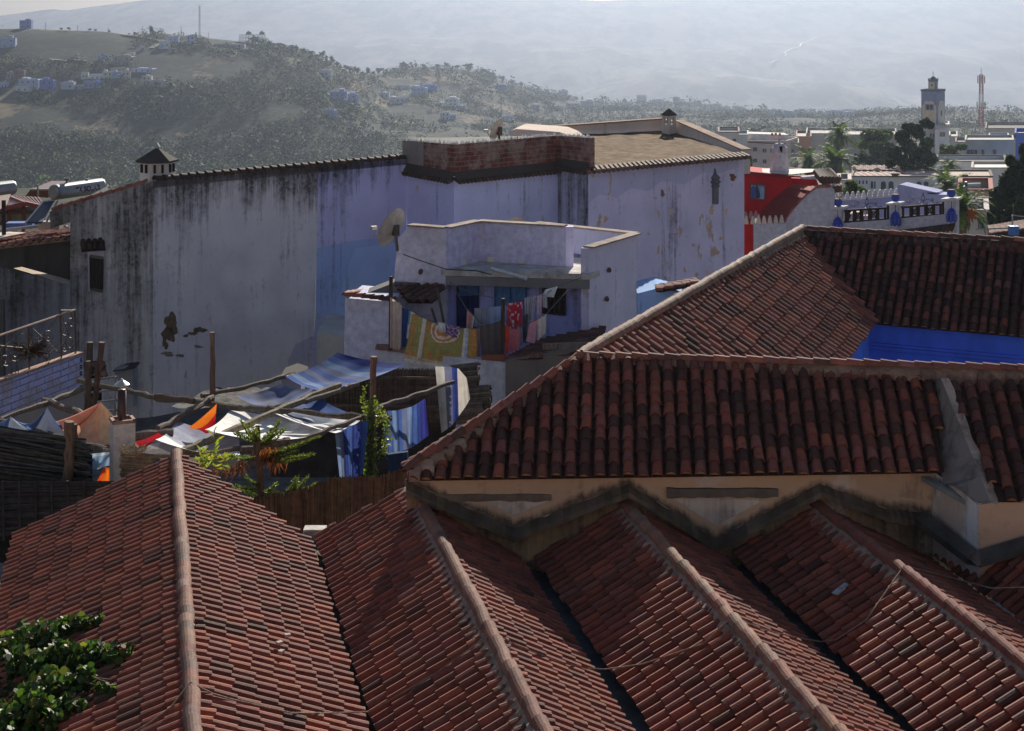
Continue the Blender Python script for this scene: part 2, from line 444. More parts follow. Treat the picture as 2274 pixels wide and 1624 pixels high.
# wing that steps forward at the right
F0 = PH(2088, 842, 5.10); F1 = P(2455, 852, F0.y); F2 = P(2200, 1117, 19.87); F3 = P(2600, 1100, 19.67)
fx = Vector((.10, 0, 0)); slope([F0+fx, F1, F3, F2+fx], 'steeper slope of the wing at the right', dark=.5, tint=(.55, .5, .5), **BT)  # tile colour darkened here to deepen the shade on the wing
mb = MB()
ridge_caps(mb, K+Vector((0, 0, .03)), AP+Vector((0, 0, .04)), .24, .075, .15)
ridge_caps(mb, RB2+Vector((0, 0, .05)), AP+Vector((0, 0, .05)), .225, .075, .2, tilt=.012)
ridge_caps(mb, AP+Vector((0, 0, .05)), CF+Vector((0, 0, .05)),   .215, .10, .0, colset=[(.30, .19, .13), (.26, .16, .12), (.29, .17, .12), (.23, .16, .12)], tilt=.014)
ridge_caps(mb, ER+Vector((0, 0, .06)), CF+Vector((0, 0, .06)), .25, .085, .4, tilt=.012)
mb.build('ridge_cap', TILE, bld)
mb = MB()
mortar_band(mb, RB2, AP, Vector((-.06, -.88, -.47)), .115, .184, (.33, .22, .17))
mortar_band(mb, K, AP, Vector((.85, -.35, -.3)), .14, .184, (.34, .24, .18))
mortar_band(mb, AP, CF, Vector((.75, -.32, -.5)), .12, .25, (.34, .28, .23))
mortar_band(mb, ER, CF, Vector((.07, -.86, -.5)), .16, .2, (.13, .10, .085))
mb.build('ridge_mortar', MORTAR, bld)
mb = MB()      # inner back slope (kept for the light it blocks)
bk = Vector((.1, 2.0, -1.1))
mb.poly([AP, RB2, RB2+bk, AP+bk+Vector((.6, 0, 0))], (.2, .08, .06)); mb.build('roof_slope', TILE, bld); mb = MB()
bk2 = Vector((0, 3, -1.4)); mb.poly([CF, ER, ER+bk2, CF+bk2], (.2, .08, .06))
mb.build('roof_slope', TILE, bld)
# ochre outer wall and its zigzag flashing
WA, WB = Vector((-1.36, WY, 0)), Vector((5.42, WY, 0))
def WP(u, v, off=0.0):
    q = P(u, v, WY); q.y -= off; return q
OCH = (.62, .42, .275)
mb = MB()
mb.poly([WP(903, 1046), WP(2070, 1046), WP(2070, 1330), WP(903, 1330)], OCH, st=[-.1, -.1, .9, .9])
wl = [WP(2070, 1046), P(2172, 1118, 19.92), P(2172, 1330, 19.92), WP(2070, 1330)]
mb.poly(wl, (.80, .78, .76), st=[.22, .25, -.2, -.2])
mb.poly([P(2172, 1118, 19.92), P(2480, 1100, 19.72), P(2480, 1330, 19.72), P(2172, 1330, 19.92)], (.66, .44, .30), st=[-.1, -.1, .1, .1])
# side wall running back from the eave corner
mb.poly([WP(903, 1046), WP(903, 1330), Q+Vector((.2, 0, -3)), Q+Vector((.2, 0, -.2))], (.45, .4, .36))
for (a, b) in (((903, 1068), (1140, 1172)), ((1140, 1172), (1395, 1074)), ((1395, 1074), (1590, 1196)), ((1590, 1196), (1818, 1074)), ((1818, 1074), (1965, 1128)), ((1965, 1128), (2068, 1142))):
    up_, dw_ = Z*.17, Z*.5                      # damp stains above the ledge; under-ledge shade painted as a browner grimy strip
    mb.poly([WP(*a, .004)+up_, WP(*b, .004)+up_, WP(*b, .004), WP(*a, .004)], OCH, st=[-.15, -.15, .75, .75])
    mb.poly([WP(*a, .004)-Z*.13, WP(*b, .004)-Z*.13, WP(*b, .004)-dw_, WP(*a, .004)-dw_], (.42, .27, .15), st=[.5, .5, .3, .3])
for tri in (((1010, 1112), (1280, 1114), (1215, 1140), (1142, 1168), (1080, 1142)), ((1488, 1108), (1722, 1110), (1665, 1160), (1592, 1192), (1540, 1150))):
    q_ = [WP(u, v, .002) for u, v in tri]; mb.poly(q_, (.70, .60, .50), st=[.18, .18, .25, .3, .25])
wall = mb.build('ochre_wall', m_plaster('ochre_plaster', .25, dirt=(.075, .06, .05), dirtk=.45, peel=.9, peelc=(.60, .48, .40), peelr=(.55, .60)), bld)
mb = MB()
zz = [(903, 1068), (1140, 1172), (1395, 1074), (1590, 1196), (1818, 1074), (1965, 1128), (2068, 1142)]
wob_ = lambda x: .022*mnoise.noise(Vector((x*.035, 0, 0)))+.012*mnoise.noise(Vector((x*.11, 2, 0)))
for (a, b) in zip(zz, zz[1:]):
    p0, p1 = WP(*a), WP(*b); N = 14
    for k in range(N):                          # uneven hand-laid cement ledge, in short lengths
        s0, s1 = L3(p0, p1, k/N), L3(p0, p1, (k+1)/N); u0, u1 = a[0]+(b[0]-a[0])*k/N, a[0]+(b[0]-a[0])*(k+1)/N
        c = jit((.145, .115, .085), .22); rows = []
        for s_, u_ in ((s0, u0), (s1, u1)):
            w_ = wob_(u_); q_ = wob_(u_+500)
            rows.append([s_+Z*w_, s_+Vector((0, -.05, -.02+w_)), s_+Vector((0, -.15+q_, -.07+w_*.5)), s_+Vector((0, -.155+q_, -.13+q_)), s_+Vector((0, -.05, -.15+q_)), s_+Vector((0, 0, -.15))])
        mb.add(rows[0]+rows[1], [[r, r+6, r+7, r+1] for r in range(5)], c)
c0, c1, c2, c3 = P(2055, 1136, 20.75), P(2170, 1222, 19.87), P(2480, 1128, 19.67), None
for (a, b, nn) in ((c0, c1, Vector((-.14, -.03, 0))), (c1, c2, Vector((0, -.14, 0)))):
    d = Vector((0, 0, -.15)); mb.add([a, b, b+nn+d*.5, a+nn+d*.5, b+nn+d*1.1, a+nn+d*1.1, b+d*1.3, a+d*1.3], [[0, 1, 2, 3], [3, 2, 4, 5], [5, 4, 6, 7]], (.11, .10, .09))
mb.build('zigzag_flashing', CONC, bld)
for (a, b, w_, t_, h_, c) in (((1480, 1085), (1726, 1100), 1.43, .06, .11, (.17, .14, .115)), ((960, 1097), (1230, 1112), 1.5, .024, .09, (.22, .165, .125))):
    mb = MB(); ca, cbb = WP(*a), WP(*b); mid = (ca+cbb)/2; N = 22
    top_ = [Vector((mid.x-w_/2+w_*k/N, WY, mid.z+h_/2+.012*mnoise.noise(Vector((k*.5, w_, 0))))) for k in range(N+1)]; bot_ = [Vector((mid.x-w_/2+w_*k/N, WY, mid.z-h_/2+.02*mnoise.noise(Vector((k*.45, w_, 7))))) for k in range(N+1)]
    mb.prism(top_+bot_[::-1], (0, -t_, 0), c); mb.build('cement_band', CONC, bld)
# plaster cheek wall between the front slope and the stepped wing
mb = MB(); f0 = F0+Vector((.0, 0, .02)); f2 = F2+Vector((.0, 0, .0))
th = Vector((.11, 0, -.01)); NB = 10
lowc = [L3(RB, EB, i/8)+Vector((0, 0, -.12)) for i in range(9)]+[P(2120, 1080, 20.3), P(2172, 1122, 19.92)]
for i in range(NB):
    a, b = L3(f0, f2, i/NB), L3(f0, f2, (i+1)/NB)
    ja = Vector((.02*math.sin(i*2.3), 0, 0)); jb = Vector((.02*math.sin((i+1)*2.3), 0, 0))
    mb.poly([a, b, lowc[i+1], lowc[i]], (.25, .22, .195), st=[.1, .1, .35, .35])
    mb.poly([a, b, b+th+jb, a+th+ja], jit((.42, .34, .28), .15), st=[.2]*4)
mb.build('cheek_wall', PLASTER, bld)
mb = MB(); a, b = P(2062, 1058, 20.75), P(2205, 1135, 19.95)    # ledge at the foot of the cheek wall
mb.prism([a, b, b+Vector((-.10, 0, 0)), a+Vector((-.10, 0, 0))], (0, 0, -.06), (.24, .25, .24)); mb.build('wall_ledge', CONC, bld)
# bright blue courtyard walls
BLUE = (.075, .18, .88)
inn = Vector((.05, .22, -.06)); e0, e1 = VE+inn, ER2+Vector((0, .22, -.06))
i2 = Vector((-.22, .12, -.06)); g0, g1 = VE+Vector((-.05, .22, -.06)), CNP+i2
dn = Vector((0, 0, -3.6))
mb = MB(); mb.poly([g0, e1, e1+dn, g0+dn], BLUE); mb.poly([g1, g0, g0+dn, g1+dn], (.10, .23, .90)); cw = mb.build('courtyard_wall', CLEAN, bld)
mb = MB(); wd = (e1-g0).normalized(); ou = Vector((wd.y, -wd.x, 0))
for (dz, hh, pr) in ((-.40, .05, .05), (-.47, .06, .035), (-.55, .04, .02)):
    a = g0+Vector((0, 0, dz)); b = e1+Vector((0, 0, dz)); mb.bar(a+ou*pr/2, b+ou*pr/2, pr, hh, BLUE)
sb = sub(mb, 'moulding', CLEAN, cw)
mb = MB()
for (s0, s1, zt) in ((.02, .44, -1.02), (.50, .98, -1.02)):
    a, b = L3(g0, e1, s0), L3(g0, e1, s1)
    for (p0, p1) in ((a, b),):
        mb.bar(p0+Vector((0, 0, zt))+ou*.03, p1+Vector((0, 0, zt))+ou*.03, .06, .05, BLUE)
    for q in (a, b): mb.bar(q+Vector((0, 0, zt-.025))+ou*.03, q+Vector((0, 0, zt-2.2))+ou*.03, .05, .06, BLUE)
sub(mb, 'wall_panel', CLEAN, cw)
mb = MB(); q = L3(g0, e1, .21)+ou*.05; pts = [q+wd*(.62*math.cos(math.pi*i/12))+Vector((0, 0, -1.85+.55*math.sin(math.pi*i/12))) for i in range(13)]
mb.poly(pts+[pts[-1]+Vector((0, 0, -1.2)), pts[0]+Vector((0, 0, -1.2))], (.006, .014, .06)); sub(mb, 'arched_window', GLASS, cw)
mb = MB(); mb.poly([P(1700, 700, 24)*1, P(2600, 700, 24), P(2600, 700, 34), P(1700, 700, 34)], (.2, .2, .2))
for i, q in enumerate(mb.v): mb.v[i] = (q[0], q[1], -9.6)
mb.build('courtyard_floor', CONC, bld)
# ---------------------------------------------------------------- the tall blue-grey house
house = thing('tall_house', 'tall grey and lilac house with huge windowless stained walls behind the washing lines', 'house', (0, 54, -14))
GREYW = (.65, .635, .68); LILAC = (.52, .53, .84); PALE = (.43, .43, .60); WARM = (.47, .44, .53); SKYB = (.36, .48, .80); SKYB2 = (.41, .56, .86)
A0, A1 = P(112, 468, 49.0), P(340, 402, 50.0)         # gable side, top edge
A1b = Vector((A1.x, A1.y, 0)); C1 = P(902, 352, 56.4)
def onA(u, v): return ON((A0.x, A0.y), (A1.x, A1.y), u, v)
def onL(u, v): return ON((A1.x, A1.y), (C1.x, C1.y), u, v)
BOT = 1010
mb = MB()
mb.poly([onA(156, 456), onA(340, 402), onA(340, BOT), onA(156, BOT)], (.52, .51, .52), st=[.42, .40, .08, .14])
mb.poly([onA(110, 470), onA(156, 456), onA(156, 494), onA(112, 508)], (.30, .29, .28), st=[.5]*4)
mb.poly([onA(156, 456), onA(156, BOT), onA(156, BOT)+Vector((-.1, 5, 0)), onA(156, 456)+Vector((-.1, 5, 0))], (.3, .3, .3), st=[.4]*4)
mb.build('gable_wall', GRIM, house)
mb = MB()
def lv(u, v0, v1, k):      # upper edge follows the coping
    return v0+(352-402)*(u-340)/(902-340)*k
top = lambda u: 402-50*(u-340)/562
# painted fields of the long wall
mb.poly([onL(340, 402), onL(706, top(706)), onL(706, 480), onL(340, 520)], GREYW, st=[.62, .62, .10, .12])
mb.poly([onL(340, 520), onL(706, 480), onL(703, 560), onL(697, 745), onL(690, BOT), onL(340, BOT)], GREYW, st=[.12, .10, 0, 0, 0, 0])
mb.poly([onL(706, top(706)), onL(902, 352), onL(902, 430), onL(706, 440)], LILAC, st=[.42, .42, .02, .05])
mb.poly([onL(706, 440), onL(902, 430), onL(902, 523), onL(780, 535), onL(703, 552), onL(706, 480)], (.52, .53, .82), st=[.05, .02, 0, 0, 0, 0])
mb.poly([onL(703, 552), onL(780, 535), onL(902, 523), onL(902, 640), onL(800, 700), onL(700, 700)], SKYB)
mb.poly([onL(700, 700), onL(800, 700), onL(902, 640), onL(902, BOT), onL(690, BOT), onL(697, 745)], (.44, .50, .72))
lw = mb.build('long_wall', PLASTER, house)
mb = MB()                                          # lighter sky-blue patch and repairs painted onto the wall
off = Vector((.004, -.006, 0))
mb.poly([onL(u, v)+off for u, v in ((788, 552), (870, 540), (902, 536), (902, 690), (716, 742), (735, 690), (760, 640), (775, 590))], SKYB2)
mb.poly([onL(u, v)+off*2 for u, v in ((640, 800), (655, 765), (690, 748), (706, 746), (704, 900), (640, 900))], (.46, .45, .57))
sub(mb, 'painted_patch', PLASTER, lw)
mb = MB()                                          # where the render has fallen away, raw earth shows
def blob(fn, cu, cv, ru, rv, col, n=22, seed=0, o_=off*1.5, par=None):
    mb = MB()
    random.seed(seed); ph = [rnd(0, 6.28) for _ in range(5)]
    pts = []
    for i in range(n):
        a = 2*math.pi*i/n; k = 1+.22*math.sin(2*a+ph[0])+.16*math.sin(3*a+ph[1])+.12*math.sin(5*a+ph[2])+.08*math.sin(8*a+ph[3])
        pts.append(fn(cu+ru*k*math.cos(a), cv+rv*k*math.sin(a))+o_)
    mb.poly(pts, col); sub(mb, 'bare_patch', MORTAR, par or lw)
RAW = (.17, .125, .085)
for i, (a, b, c, d) in enumerate(((380, 718, 16, 20), (374, 742, 12, 18), (366, 762, 6, 14), (428, 741, 9, 4), (443, 733, 13, 7), (412, 746, 7, 3))): blob(onL, a, b, c, d, jit(RAW, .1), seed=i)
for i, (a, b, c, d) in enumerate(((372, 786, 14, 5), (400, 790, 8, 4), (440, 770, 10, 3))): blob(onL, a, b, c, d, (.25, .22, .19), seed=20+i)
random.seed(11)
mb = MB(); c0, c1 = onL(345, 399)+Vector((0, .1, 0)), onL(897, 350)+Vector((0, .1, 0))
ridge_caps(mb, c1, c0, .30, .16, .75, lift=-.06, tilt=.03, colset=[(.07, .045, .038), (.055, .04, .035), (.09, .05, .04)])
ridge_caps(mb, onA(112, 466)+Vector((0, .1, 0)), onA(322, 404)+Vector((0, .1, 0)), .3, .11, .1, lift=-.05)
mb.build('coping_tiles', TILE, house)
mb = MB(); mb.prism([onL(340, 404), onL(902, 354), onL(902, 366), onL(340, 418)], (0, .4, 0), (.2, .19, .19)); mb.build('wall_head', GRIM, house)
# gable window with its little tiled hood
dA = (A1-A0); dA.z = 0; dA.normalize(); nA = Vector((dA.y, -dA.x, 0))
mb = MB(); q = [onA(194, 554), onA(232, 558), onA(231, 648), onA(196, 646)]; mb.poly([x+nA*.02 for x in q], (.52, .52, .62)); win = mb.build('window', CLEAN, house)
mb = MB(); q = [onA(199, 568), onA(229, 573), onA(228, 646), onA(200, 641)]; mb.poly([x+nA*.03 for x in q], (.012, .011, .011)); sub(mb, 'pane', GLASS, win)
mb = MB()
for i in range(5):
    s = i/4; mb.bar(L3(q[0], q[1], s)+nA*.05, L3(q[3], q[2], s)+nA*.05, .035, .03, (.05, .045, .04))
mb.bar(q[0]+nA*.05, q[1]+nA*.05, .08, .08, (.16, .15, .15)); mb.bar(q[3]+nA*.06, q[2]+nA*.06, .1, .08, (.13, .10, .09))
sub(mb, 'grille', WOOD, win)
mb = MB(); a, b = onA(178, 543), onA(232, 541)
tile_slope(mb, [a+Z*.12, b+Z*.16, b+nA*.42-Z*.10, a+nA*.42-Z*.12], .17, .3, .16, 1.0, tint=(.45, .45, .45)); sub(mb, 'tile_hood', TILE, win)
# octagonal chimney pot at the corner
ch = MB(); cb = P(349, 398, 50.9); pr = .54
ch.lathe(cb+Vector((0, 0, -.25)), [(pr, 0), (pr, .84)], 6, (.62, .58, .56), rot=.3)
cho = ch.build('chimney', PLASTER, house)
mb = MB(); mb.lathe(cb+Vector((0, 0, .56)), [(.66, -.02), (.66, .04), (.42, .18), (.12, .37), (.05, .39)], 6, (.085, .07, .06), rot=.3); sub(mb, 'chimney_roof', GRIM, cho)
mb = MB(); mb.lathe(cb+Vector((0, 0, .94)), [(.03, 0), (.09, .03), (.10, .08), (.05, .15), (.015, .19)], 8, (.55, .5, .48)); sub(mb, 'finial', STEEL, cho)
mb = MB()
for k in range(6):
    a0 = .3+math.pi/3*k; n_ = Vector((math.cos(a0+math.pi/6), math.sin(a0+math.pi/6), 0)); tdir = Vector((-n_.y, n_.x, 0)); c_ = cb+n_*(pr*.875)
    for s in (-.12, .12):
        mb.box(c_+tdir*s+Vector((0, 0, .36)), (.07, .10, .26), math.atan2(n_.y, n_.x)+math.pi/2, (.02, .018, .016))
sub(mb, 'vent_slots', DARK, cho)
# stepped tower with the brick parapet
T = [Vector((P(905, 390, 56.4).x, 56.4, 0)), None, None, None, None]
HE = 6.27
t0 = P(905, 392, 56.4); t1 = P(1008, 405, HE*3600/415); t2 = P(1238, 381, 57.6); t3 = P(1306, 386, 56.2); t4 = P(1652, 352, 61.2)
pts = [t0, t1, t2, t3, t4]
def on(i, u, v): return ON(pts[i], pts[i+1], u, v)
cols = [(.56, .57, .86), (.58, .61, .90), (.48, .51, .66), (.66, .62, .86)]
mb = MB()
for i, (ua, ub) in enumerate(((902, 1008), (1008, 1238), (1238, 1306))):
    va = (388, 402, 380, 383)[i]; vb = (402, 380, 384)[i]
    mb.poly([on(i, ua, va), on(i, ub, vb), on(i, ub, 960), on(i, ua, 960)], cols[i], st=[.02, .02, -.2, -.2] if i < 2 else [.42, .45, .2, .1])
tw = mb.build('tower_wall', m_plaster('flaking_plaster', .22, dirtk=.3, peel=2.0, peelc=(.50, .46, .45), peelr=(.665, .68)), house)
mb = MB(); mb.poly([on(3, 1306, 383), on(3, 1652, 350), on(3, 1652, 960), on(3, 1306, 960)], cols[3], st=[.1, .1, 0, 0])
mb.poly([on(3, 1652, 350), on(3, 1652, 960), on(3, 1652, 960)+Vector((-.5, 6, 0)), on(3, 1652, 350)+Vector((-.5, 6, 0))], cols[3])
rw = mb.build('end_wall', PEEL, house)
mb = MB(); o_ = Vector((-.003, -.006, 0))
mb.poly([on(3, u, v)+o_ for u, v in ((1309, 386), (1400, 377), (1520, 366), (1640, 356), (1640, 372), (1600, 385), (1560, 384), (1520, 410), (1470, 402), (1440, 425), (1400, 418), (1370, 440), (1330, 432), (1309, 450))], (.53, .52, .76))
sub(mb, 'old_paint', PEEL, rw)
mb = MB()
f3 = lambda u, v: on(3, u, v)
pk = (.72, .50, .40)
for i, (a, b, c, d) in enumerate(((1330, 495, 4, 16), (1345, 487, 5, 9), (1580, 468, 6, 9), (1572, 500, 3, 6), (1612, 470, 4, 7), (1500, 520, 5, 3), (1540, 545, 4, 3), (1462, 555, 2, 12), (1600, 530, 5, 4), (1592, 560, 5, 6), (1556, 570, 2, 7), (1477, 585, 6, 3), (1520, 600, 3, 6), (1625, 600, 3, 8), (1570, 605, 4, 4), (1440, 520, 3, 4), (1490, 470, 3, 6), (1455, 440, 4, 3))):
    blob(f3, a, b, c, d, jit(pk, .15), 14, 40+i, o_*2, rw)
blob(f3, 1627, 394, 8, 7, (.22, .12, .08), 18, 77, o_*2, rw); blob(f3, 1471, 430, 5, 7, (.28, .17, .13), 18, 78, o_*2, rw)
random.seed(12)
mb = MB()                                            # slender moulded niche
cx = on(3, 1588, 420)+Vector((-.02, -.04, 0))
mb.lathe(cx-Z*.55, [(.14, 0), (.14, .62), (.20, .66), (.14, .72), (.23, .82), (.15, .90), (.20, .98), (.08, 1.10), (.02, 1.32)], 10, (.16, .165, .19)); sub(mb, 'niche_ornament', DARK, rw)
# brick parapet: faces stand on the tile drip course
def up(i, u, v, dz=0): q = on(i, u, v); return q
brick_runs = [(0, 893, 940, 'plaster'), (0, 940, 1008, 'b'), (1, 1008, 1236, 'b'), (2, 1236, 1309, 'b')]
btop = lambda u: {893: 312, 940: 316, 1008: 322, 1236: 302, 1309: 307}[u]
bbot = lambda u: {893: 372, 940: 380, 1008: 392, 1236: 370, 1309: 378}[u]
pp = MB()
for i, ua, ub, kind in brick_runs:
    d = pts[i+1]-pts[i]; ang = math.atan2(d.y, d.x)
    mb = MB(); q = [on(i, ua, btop(ua)), on(i, ub, btop(ub)), on(i, ub, bbot(ub)), on(i, ua, bbot(ua))]
    nn = Vector((-d.y, d.x, 0)).normalized()*.22
    mb.prism(q, nn, (.30, .26, .24))
    o = mb.build('brick_parapet', (GRIM if kind == 'plaster' else m_brick('old_brick_%d' % ua, ang)), house)
    if kind == 'plaster': o.name = 'parapet_pier'
mb = MB()                                            # mossy drip course of small tiles under the parapet
for i, ua, ub, va, vb in ((0, 902, 1008, 384, 404), (1, 1008, 1242, 404, 380), (2, 1238, 1309, 372, 384)):
    a, b = on(i, ua, va), on(i, ub, vb); d = b-a; nn = Vector((d.y, -d.x, 0)).normalized()
    n = int(d.length/.17)
    for k in range(n):
        m0 = L3(a, b, (k+.5)/n); c = jit((.10, .07, .055), .3)
        mb.tube([m0-nn*.05+Z*.10, m0+nn*.24-Z*.02], .075, 7, c)
    mb.prism([a+Z*.32, b+Z*.32, b+nn*.16+Z*.1, a+nn*.16+Z*.1], (0, 0, -.06), (.07, .06, .05))
    mb.poly([a+Z*.34, b+Z*.34, b+nn*.17+Z*.1, a+nn*.17+Z*.1], (.075, .065, .055))
mb.build('drip_course', TILE, house)
mb = MB()
gl = [(.72, .75, .74), (.60, .68, .64), (.82, .84, .84), (.55, .36, .10), (.16, .45, .12)]  # mostly near-white: glints painted into the shard colours
for i, ua, ub, kind in brick_runs:
    d = pts[i+1]-pts[i]; nn = Vector((-d.y, d.x, 0)).normalized()*.1
    n = int((ub-ua)/1.9)
    for k in range(n):
        s = (k+rnd(.1, .9))/n; q = L3(on(i, ua, btop(ua)), on(i, ub, btop(ub)), s)+nn*rnd(.2, 1.9); h = rnd(.05, .15)
        c = random.choice(gl[:3]) if rnd(0, 1) < .86 else random.choice(gl)
        mb.add([q-Vector((.04, 0, 0)), q+Vector((.04, 0, .0)), q+Vector((rnd(-.05, .05), rnd(-.03, .03), h)), q+Vector((0, .05, 0))], [[0, 1, 2], [1, 3, 2], [3, 0, 2]], c)
mb.build('glass_shards', m_plain('bottle_glass', .25, 0, .6, .1, 5, .05), house)
# tower flat roof + mossy lean-to roof with its parapets
mb = MB(); mb.poly([t0+Z*.9, t1+Z*.9, t2+Z*.9, t3+Z*.9, t3+Vector((0, 5, .9)), t0+Vector((0, 5, .9))], (.25, .23, .22)); mb.build('flat_roof', CONC, house)
r1, r2 = P(1216, 300, 66.5), P(1482, 291, 68.5); e1, e2 = t3+Vector((-.1, -.25, .08)), t4+Vector((.15, -.25, .08))
mb = MB()
def rf_(s, t_):
    a, b = L3(e1, e2, s), L3(r1, r2, s); q = L3(a, b, t_); q.z += .05*mnoise.noise(q*1.3); return q
mb.grid(rf_, 26, 14, lambda s, t_: jit((.22, .155, .10), .12)); mb.build('lean_to_roof', m_plain('mossy_earth_roof', .98, 0, .05, .5, 2.2, .8, .05, (1, 1, 1)), house, True)
mb = MB(); d = e2-e1; n = int(d.length/.22)
for k in range(n):
    m0 = L3(e1, e2, (k+.5)/n); c = jit((.16, .10, .08), .3); back = (L3(r1, r2, k/n)-m0).normalized()
    mb.tube([m0+back*.5+Z*.06, m0-back*.22+Z*.02], .085, 7, c)
mb.build('eave_tiles', TILE, house)
mb = MB()
PW = (.62, .55, .50)
pa = P(1212, 284, 66.6); pb = P(1468, 266, 68.6)
mb.prism([pa, pb, pb-Z*1.2, pa-Z*1.2], (0, .3, 0), PW)
pc, pd = P(1500, 270, 68.0), P(1649, 335, 62.4)
mb.prism([pc, pd, pd-Z*.9, pc-Z*1.3], (.3, .12, 0), PW); mb.prism([pb, pc, pc-Z*1, pb-Z*1], (.1, .3, 0), PW)
mb.build('roof_parapet', PLASTER, house)
mb = MB(); mb.bar(pa+Vector((0, .15, .03)), pb+Vector((0, .15, .03)), .42, .05, (.30, .21, .17)); mb.bar(pc+Vector((.15, .06, .03)), pd+Vector((.15, .06, .03)), .42, .05, (.40, .28, .22)); mb.build('parapet_coping', CONC, house)
mb = MB(); cb = P(1485, 292, 67.6); s_ = .50
for sx in (-1, 1):
    for sy in (-1, 1): mb.box(cb+Vector((sx*.22-.0, sy*.22, .74)).xyz, (.16, .16, .42), 0, PW)
mb.box(cb+Vector((0, 0, .1)), (.60, .60, .86), 0, PW); mb.box(cb+Vector((0, 0, 1.0)), (.60, .60, .14), 0, PW)
rm = Matrix.Rotation(R(42), 4, 'Z')
mb.v = [tuple(rm @ (Vector(q)-cb)+cb) for q in mb.v]
SH = lambda m_: [tuple((Vector(q)-cb)*.68+cb-Z*.06) for q in m_.v]
mb.v = SH(mb)
cho = mb.build('chimney', PLASTER, house); cho['label'] = 'white square chimney with two dark openings on the roof parapet'
mb = MB(); mb.lathe(cb+Vector((0, 0, 1.06)), [(.52, 0), (.52, .04), (.02, .42)], 4, (.10, .09, .085), rot=R(42+45)); mb.v = SH(mb); sub(mb, 'chimney_roof', GRIM, cho)
mb = MB(); mb.box(cb+Vector((0, 0, .72)), (.2, .2, .4), R(42), (.01, .01, .01)); mb.v = SH(mb); sub(mb, 'flue', DARK, cho)
# pale barrel-roofed hut and satellite dish on the far flat roof
mb = MB(); a = P(1132, 310, 62)
prof = [(0, -.6), (0, .22), (.06, .34), (.25, .40), (1.9, .28), (2.3, .12), (2.7, -.2), (2.7, -.6)]
mb.prism([a+Vector((x, 0, z)) for x, z in prof], (.4, 2.5, 0), (.58, .46, .38)); solo(mb, 'rooftop_shed', PLASTER, 'pale rounded plaster hut behind the glass-topped brick parapet', 'rooftop hut')
def dish(loc, r, az, el, lab, arm=1, mount=None, flip=1):
    t = thing('satellite_dish', lab, 'satellite dish', loc, None)
    n_ = Vector((math.sin(az)*math.cos(el), math.cos(az)*math.cos(el), math.sin(el)))
    x = n_.cross(Z).normalized(); y = x.cross(n_)
    ctr = Vector(loc)+Vector((0, 0, r*1.15))
    def pt(rr, a, dz=0): return ctr+(x*math.cos(a)+y*math.sin(a)*1.08)*rr*r+n_*(.22*r*(rr*rr-1)+dz)
    mb = MB(); NR, NA = 5, 28
    for sgn, dz in ((1, 0), (-1, -.02)):
        vs = [pt(0, 0, dz)]+[pt((i+1)/NR, 2*math.pi*j/NA, dz) for i in range(NR) for j in range(NA)]
        fs = [[0, 1+j, 1+(j+1) % NA] for j in range(NA)]+[[1+i*NA+j, 1+(i+1)*NA+j, 1+(i+1)*NA+(j+1) % NA, 1+i*NA+(j+1) % NA] for i in range(NR-1) for j in range(NA)]
        mb.add(vs, fs, (.74, .64, .54))
    mb.build('reflector', METAL, t, True)
    mb = MB(); feed = ctr+n_*r*.95-y*r*.55; low = pt(1, -math.pi/2)
    mb.tube([low, feed], .02, 6, (.3, .27, .25)); mb.box(feed, (.1, .16, .1), az, (.45, .42, .4)); mb.build('feed_arm', METAL, t)
    mb = MB(); bk = ctr-n_*r*.3; m_ = mount if mount is not None else Vector(loc)
    mb.tube([ctr-n_*.22*r, bk, L3(bk, Vector(m_), .5), m_], .045, 7, (.12, .085, .07)); mb.box(bk, (.2, .16, .3), az, (.10, .08, .07)); mb.build('mount', METAL, t)
    return t
q = P(1102, 316, 59.5); dish(q, .40, R(-62), R(22), 'beige satellite dish standing on the brick parapet against the hill', mount=q+Vector((.1, 0, -.1)))
# ---------------------------------------------------------------- the small laundry house
lh = thing('laundry_house', 'small lilac house with roof terrace, blue doors and washing hung in front', 'house', (2, 46, -14))
LIL = (.70, .68, .90); LILD = (.46, .47, .86)
Cn, Dn, Gn, In, Hn, Bn = P(990, 508, 46), P(1062, 493, 47.4), P(1256, 504, 46.4), P(1307, 552, 45.2), P(1413, 521, 47.7), P(909, 502, 46.6)
def zc(p, z): return Vector((p.x, p.y, z))
zb = P(990, 600, 46).z; zs = zb-.0
mb = MB()
tk = Vector((0, .22, 0))
for (a, b, bk) in ((Cn, Dn, Vector((-.05, .25, 0))), (Dn, Gn, tk)):
    mb.prism([a, b, zc(b, zs), zc(a, zs)], bk, LIL)
p_ = mb.build('terrace_parapet', ROUGHW, lh)
mb = MB()
for (u, v, r) in ((1028, 583, 6), (1092, 579, 10), (1158, 581, 5), (1066, 524, 3)):      # pale blocks: daylight in the drain holes painted as colour
    q = ON(Cn, Dn, u, v) if u < 1062 else ON(Dn, Gn, u, v); mb.box(q+Vector((0, -.012, 0)), (r*.026, .02, r*.022), 0, (.78, .70, .58))
sub(mb, 'drain_hole_glow', CLEAN, p_)
mb = MB(); mb.prism([Gn, Gn+Vector((.22, 0, 0)), zc(Gn, zs)+Vector((.22, 0, 0)), zc(Gn, zs)], (0, .25, 0), LIL)
mb.prism([In, Hn, zc(Hn, -14), zc(In, -14)], (-.22, .06, 0), (.68, .64, .82)); 
bk0, bk1 = P(1190, 497, 49.8), Hn
mb.prism([bk0, bk1, zc(bk1, zs), zc(bk0, zs)], (.05, .2, 0), (.55, .56, .68))
mb.build('outer_parapet', PLASTER, lh)
mb = MB(); cp = (.34, .27, .23)
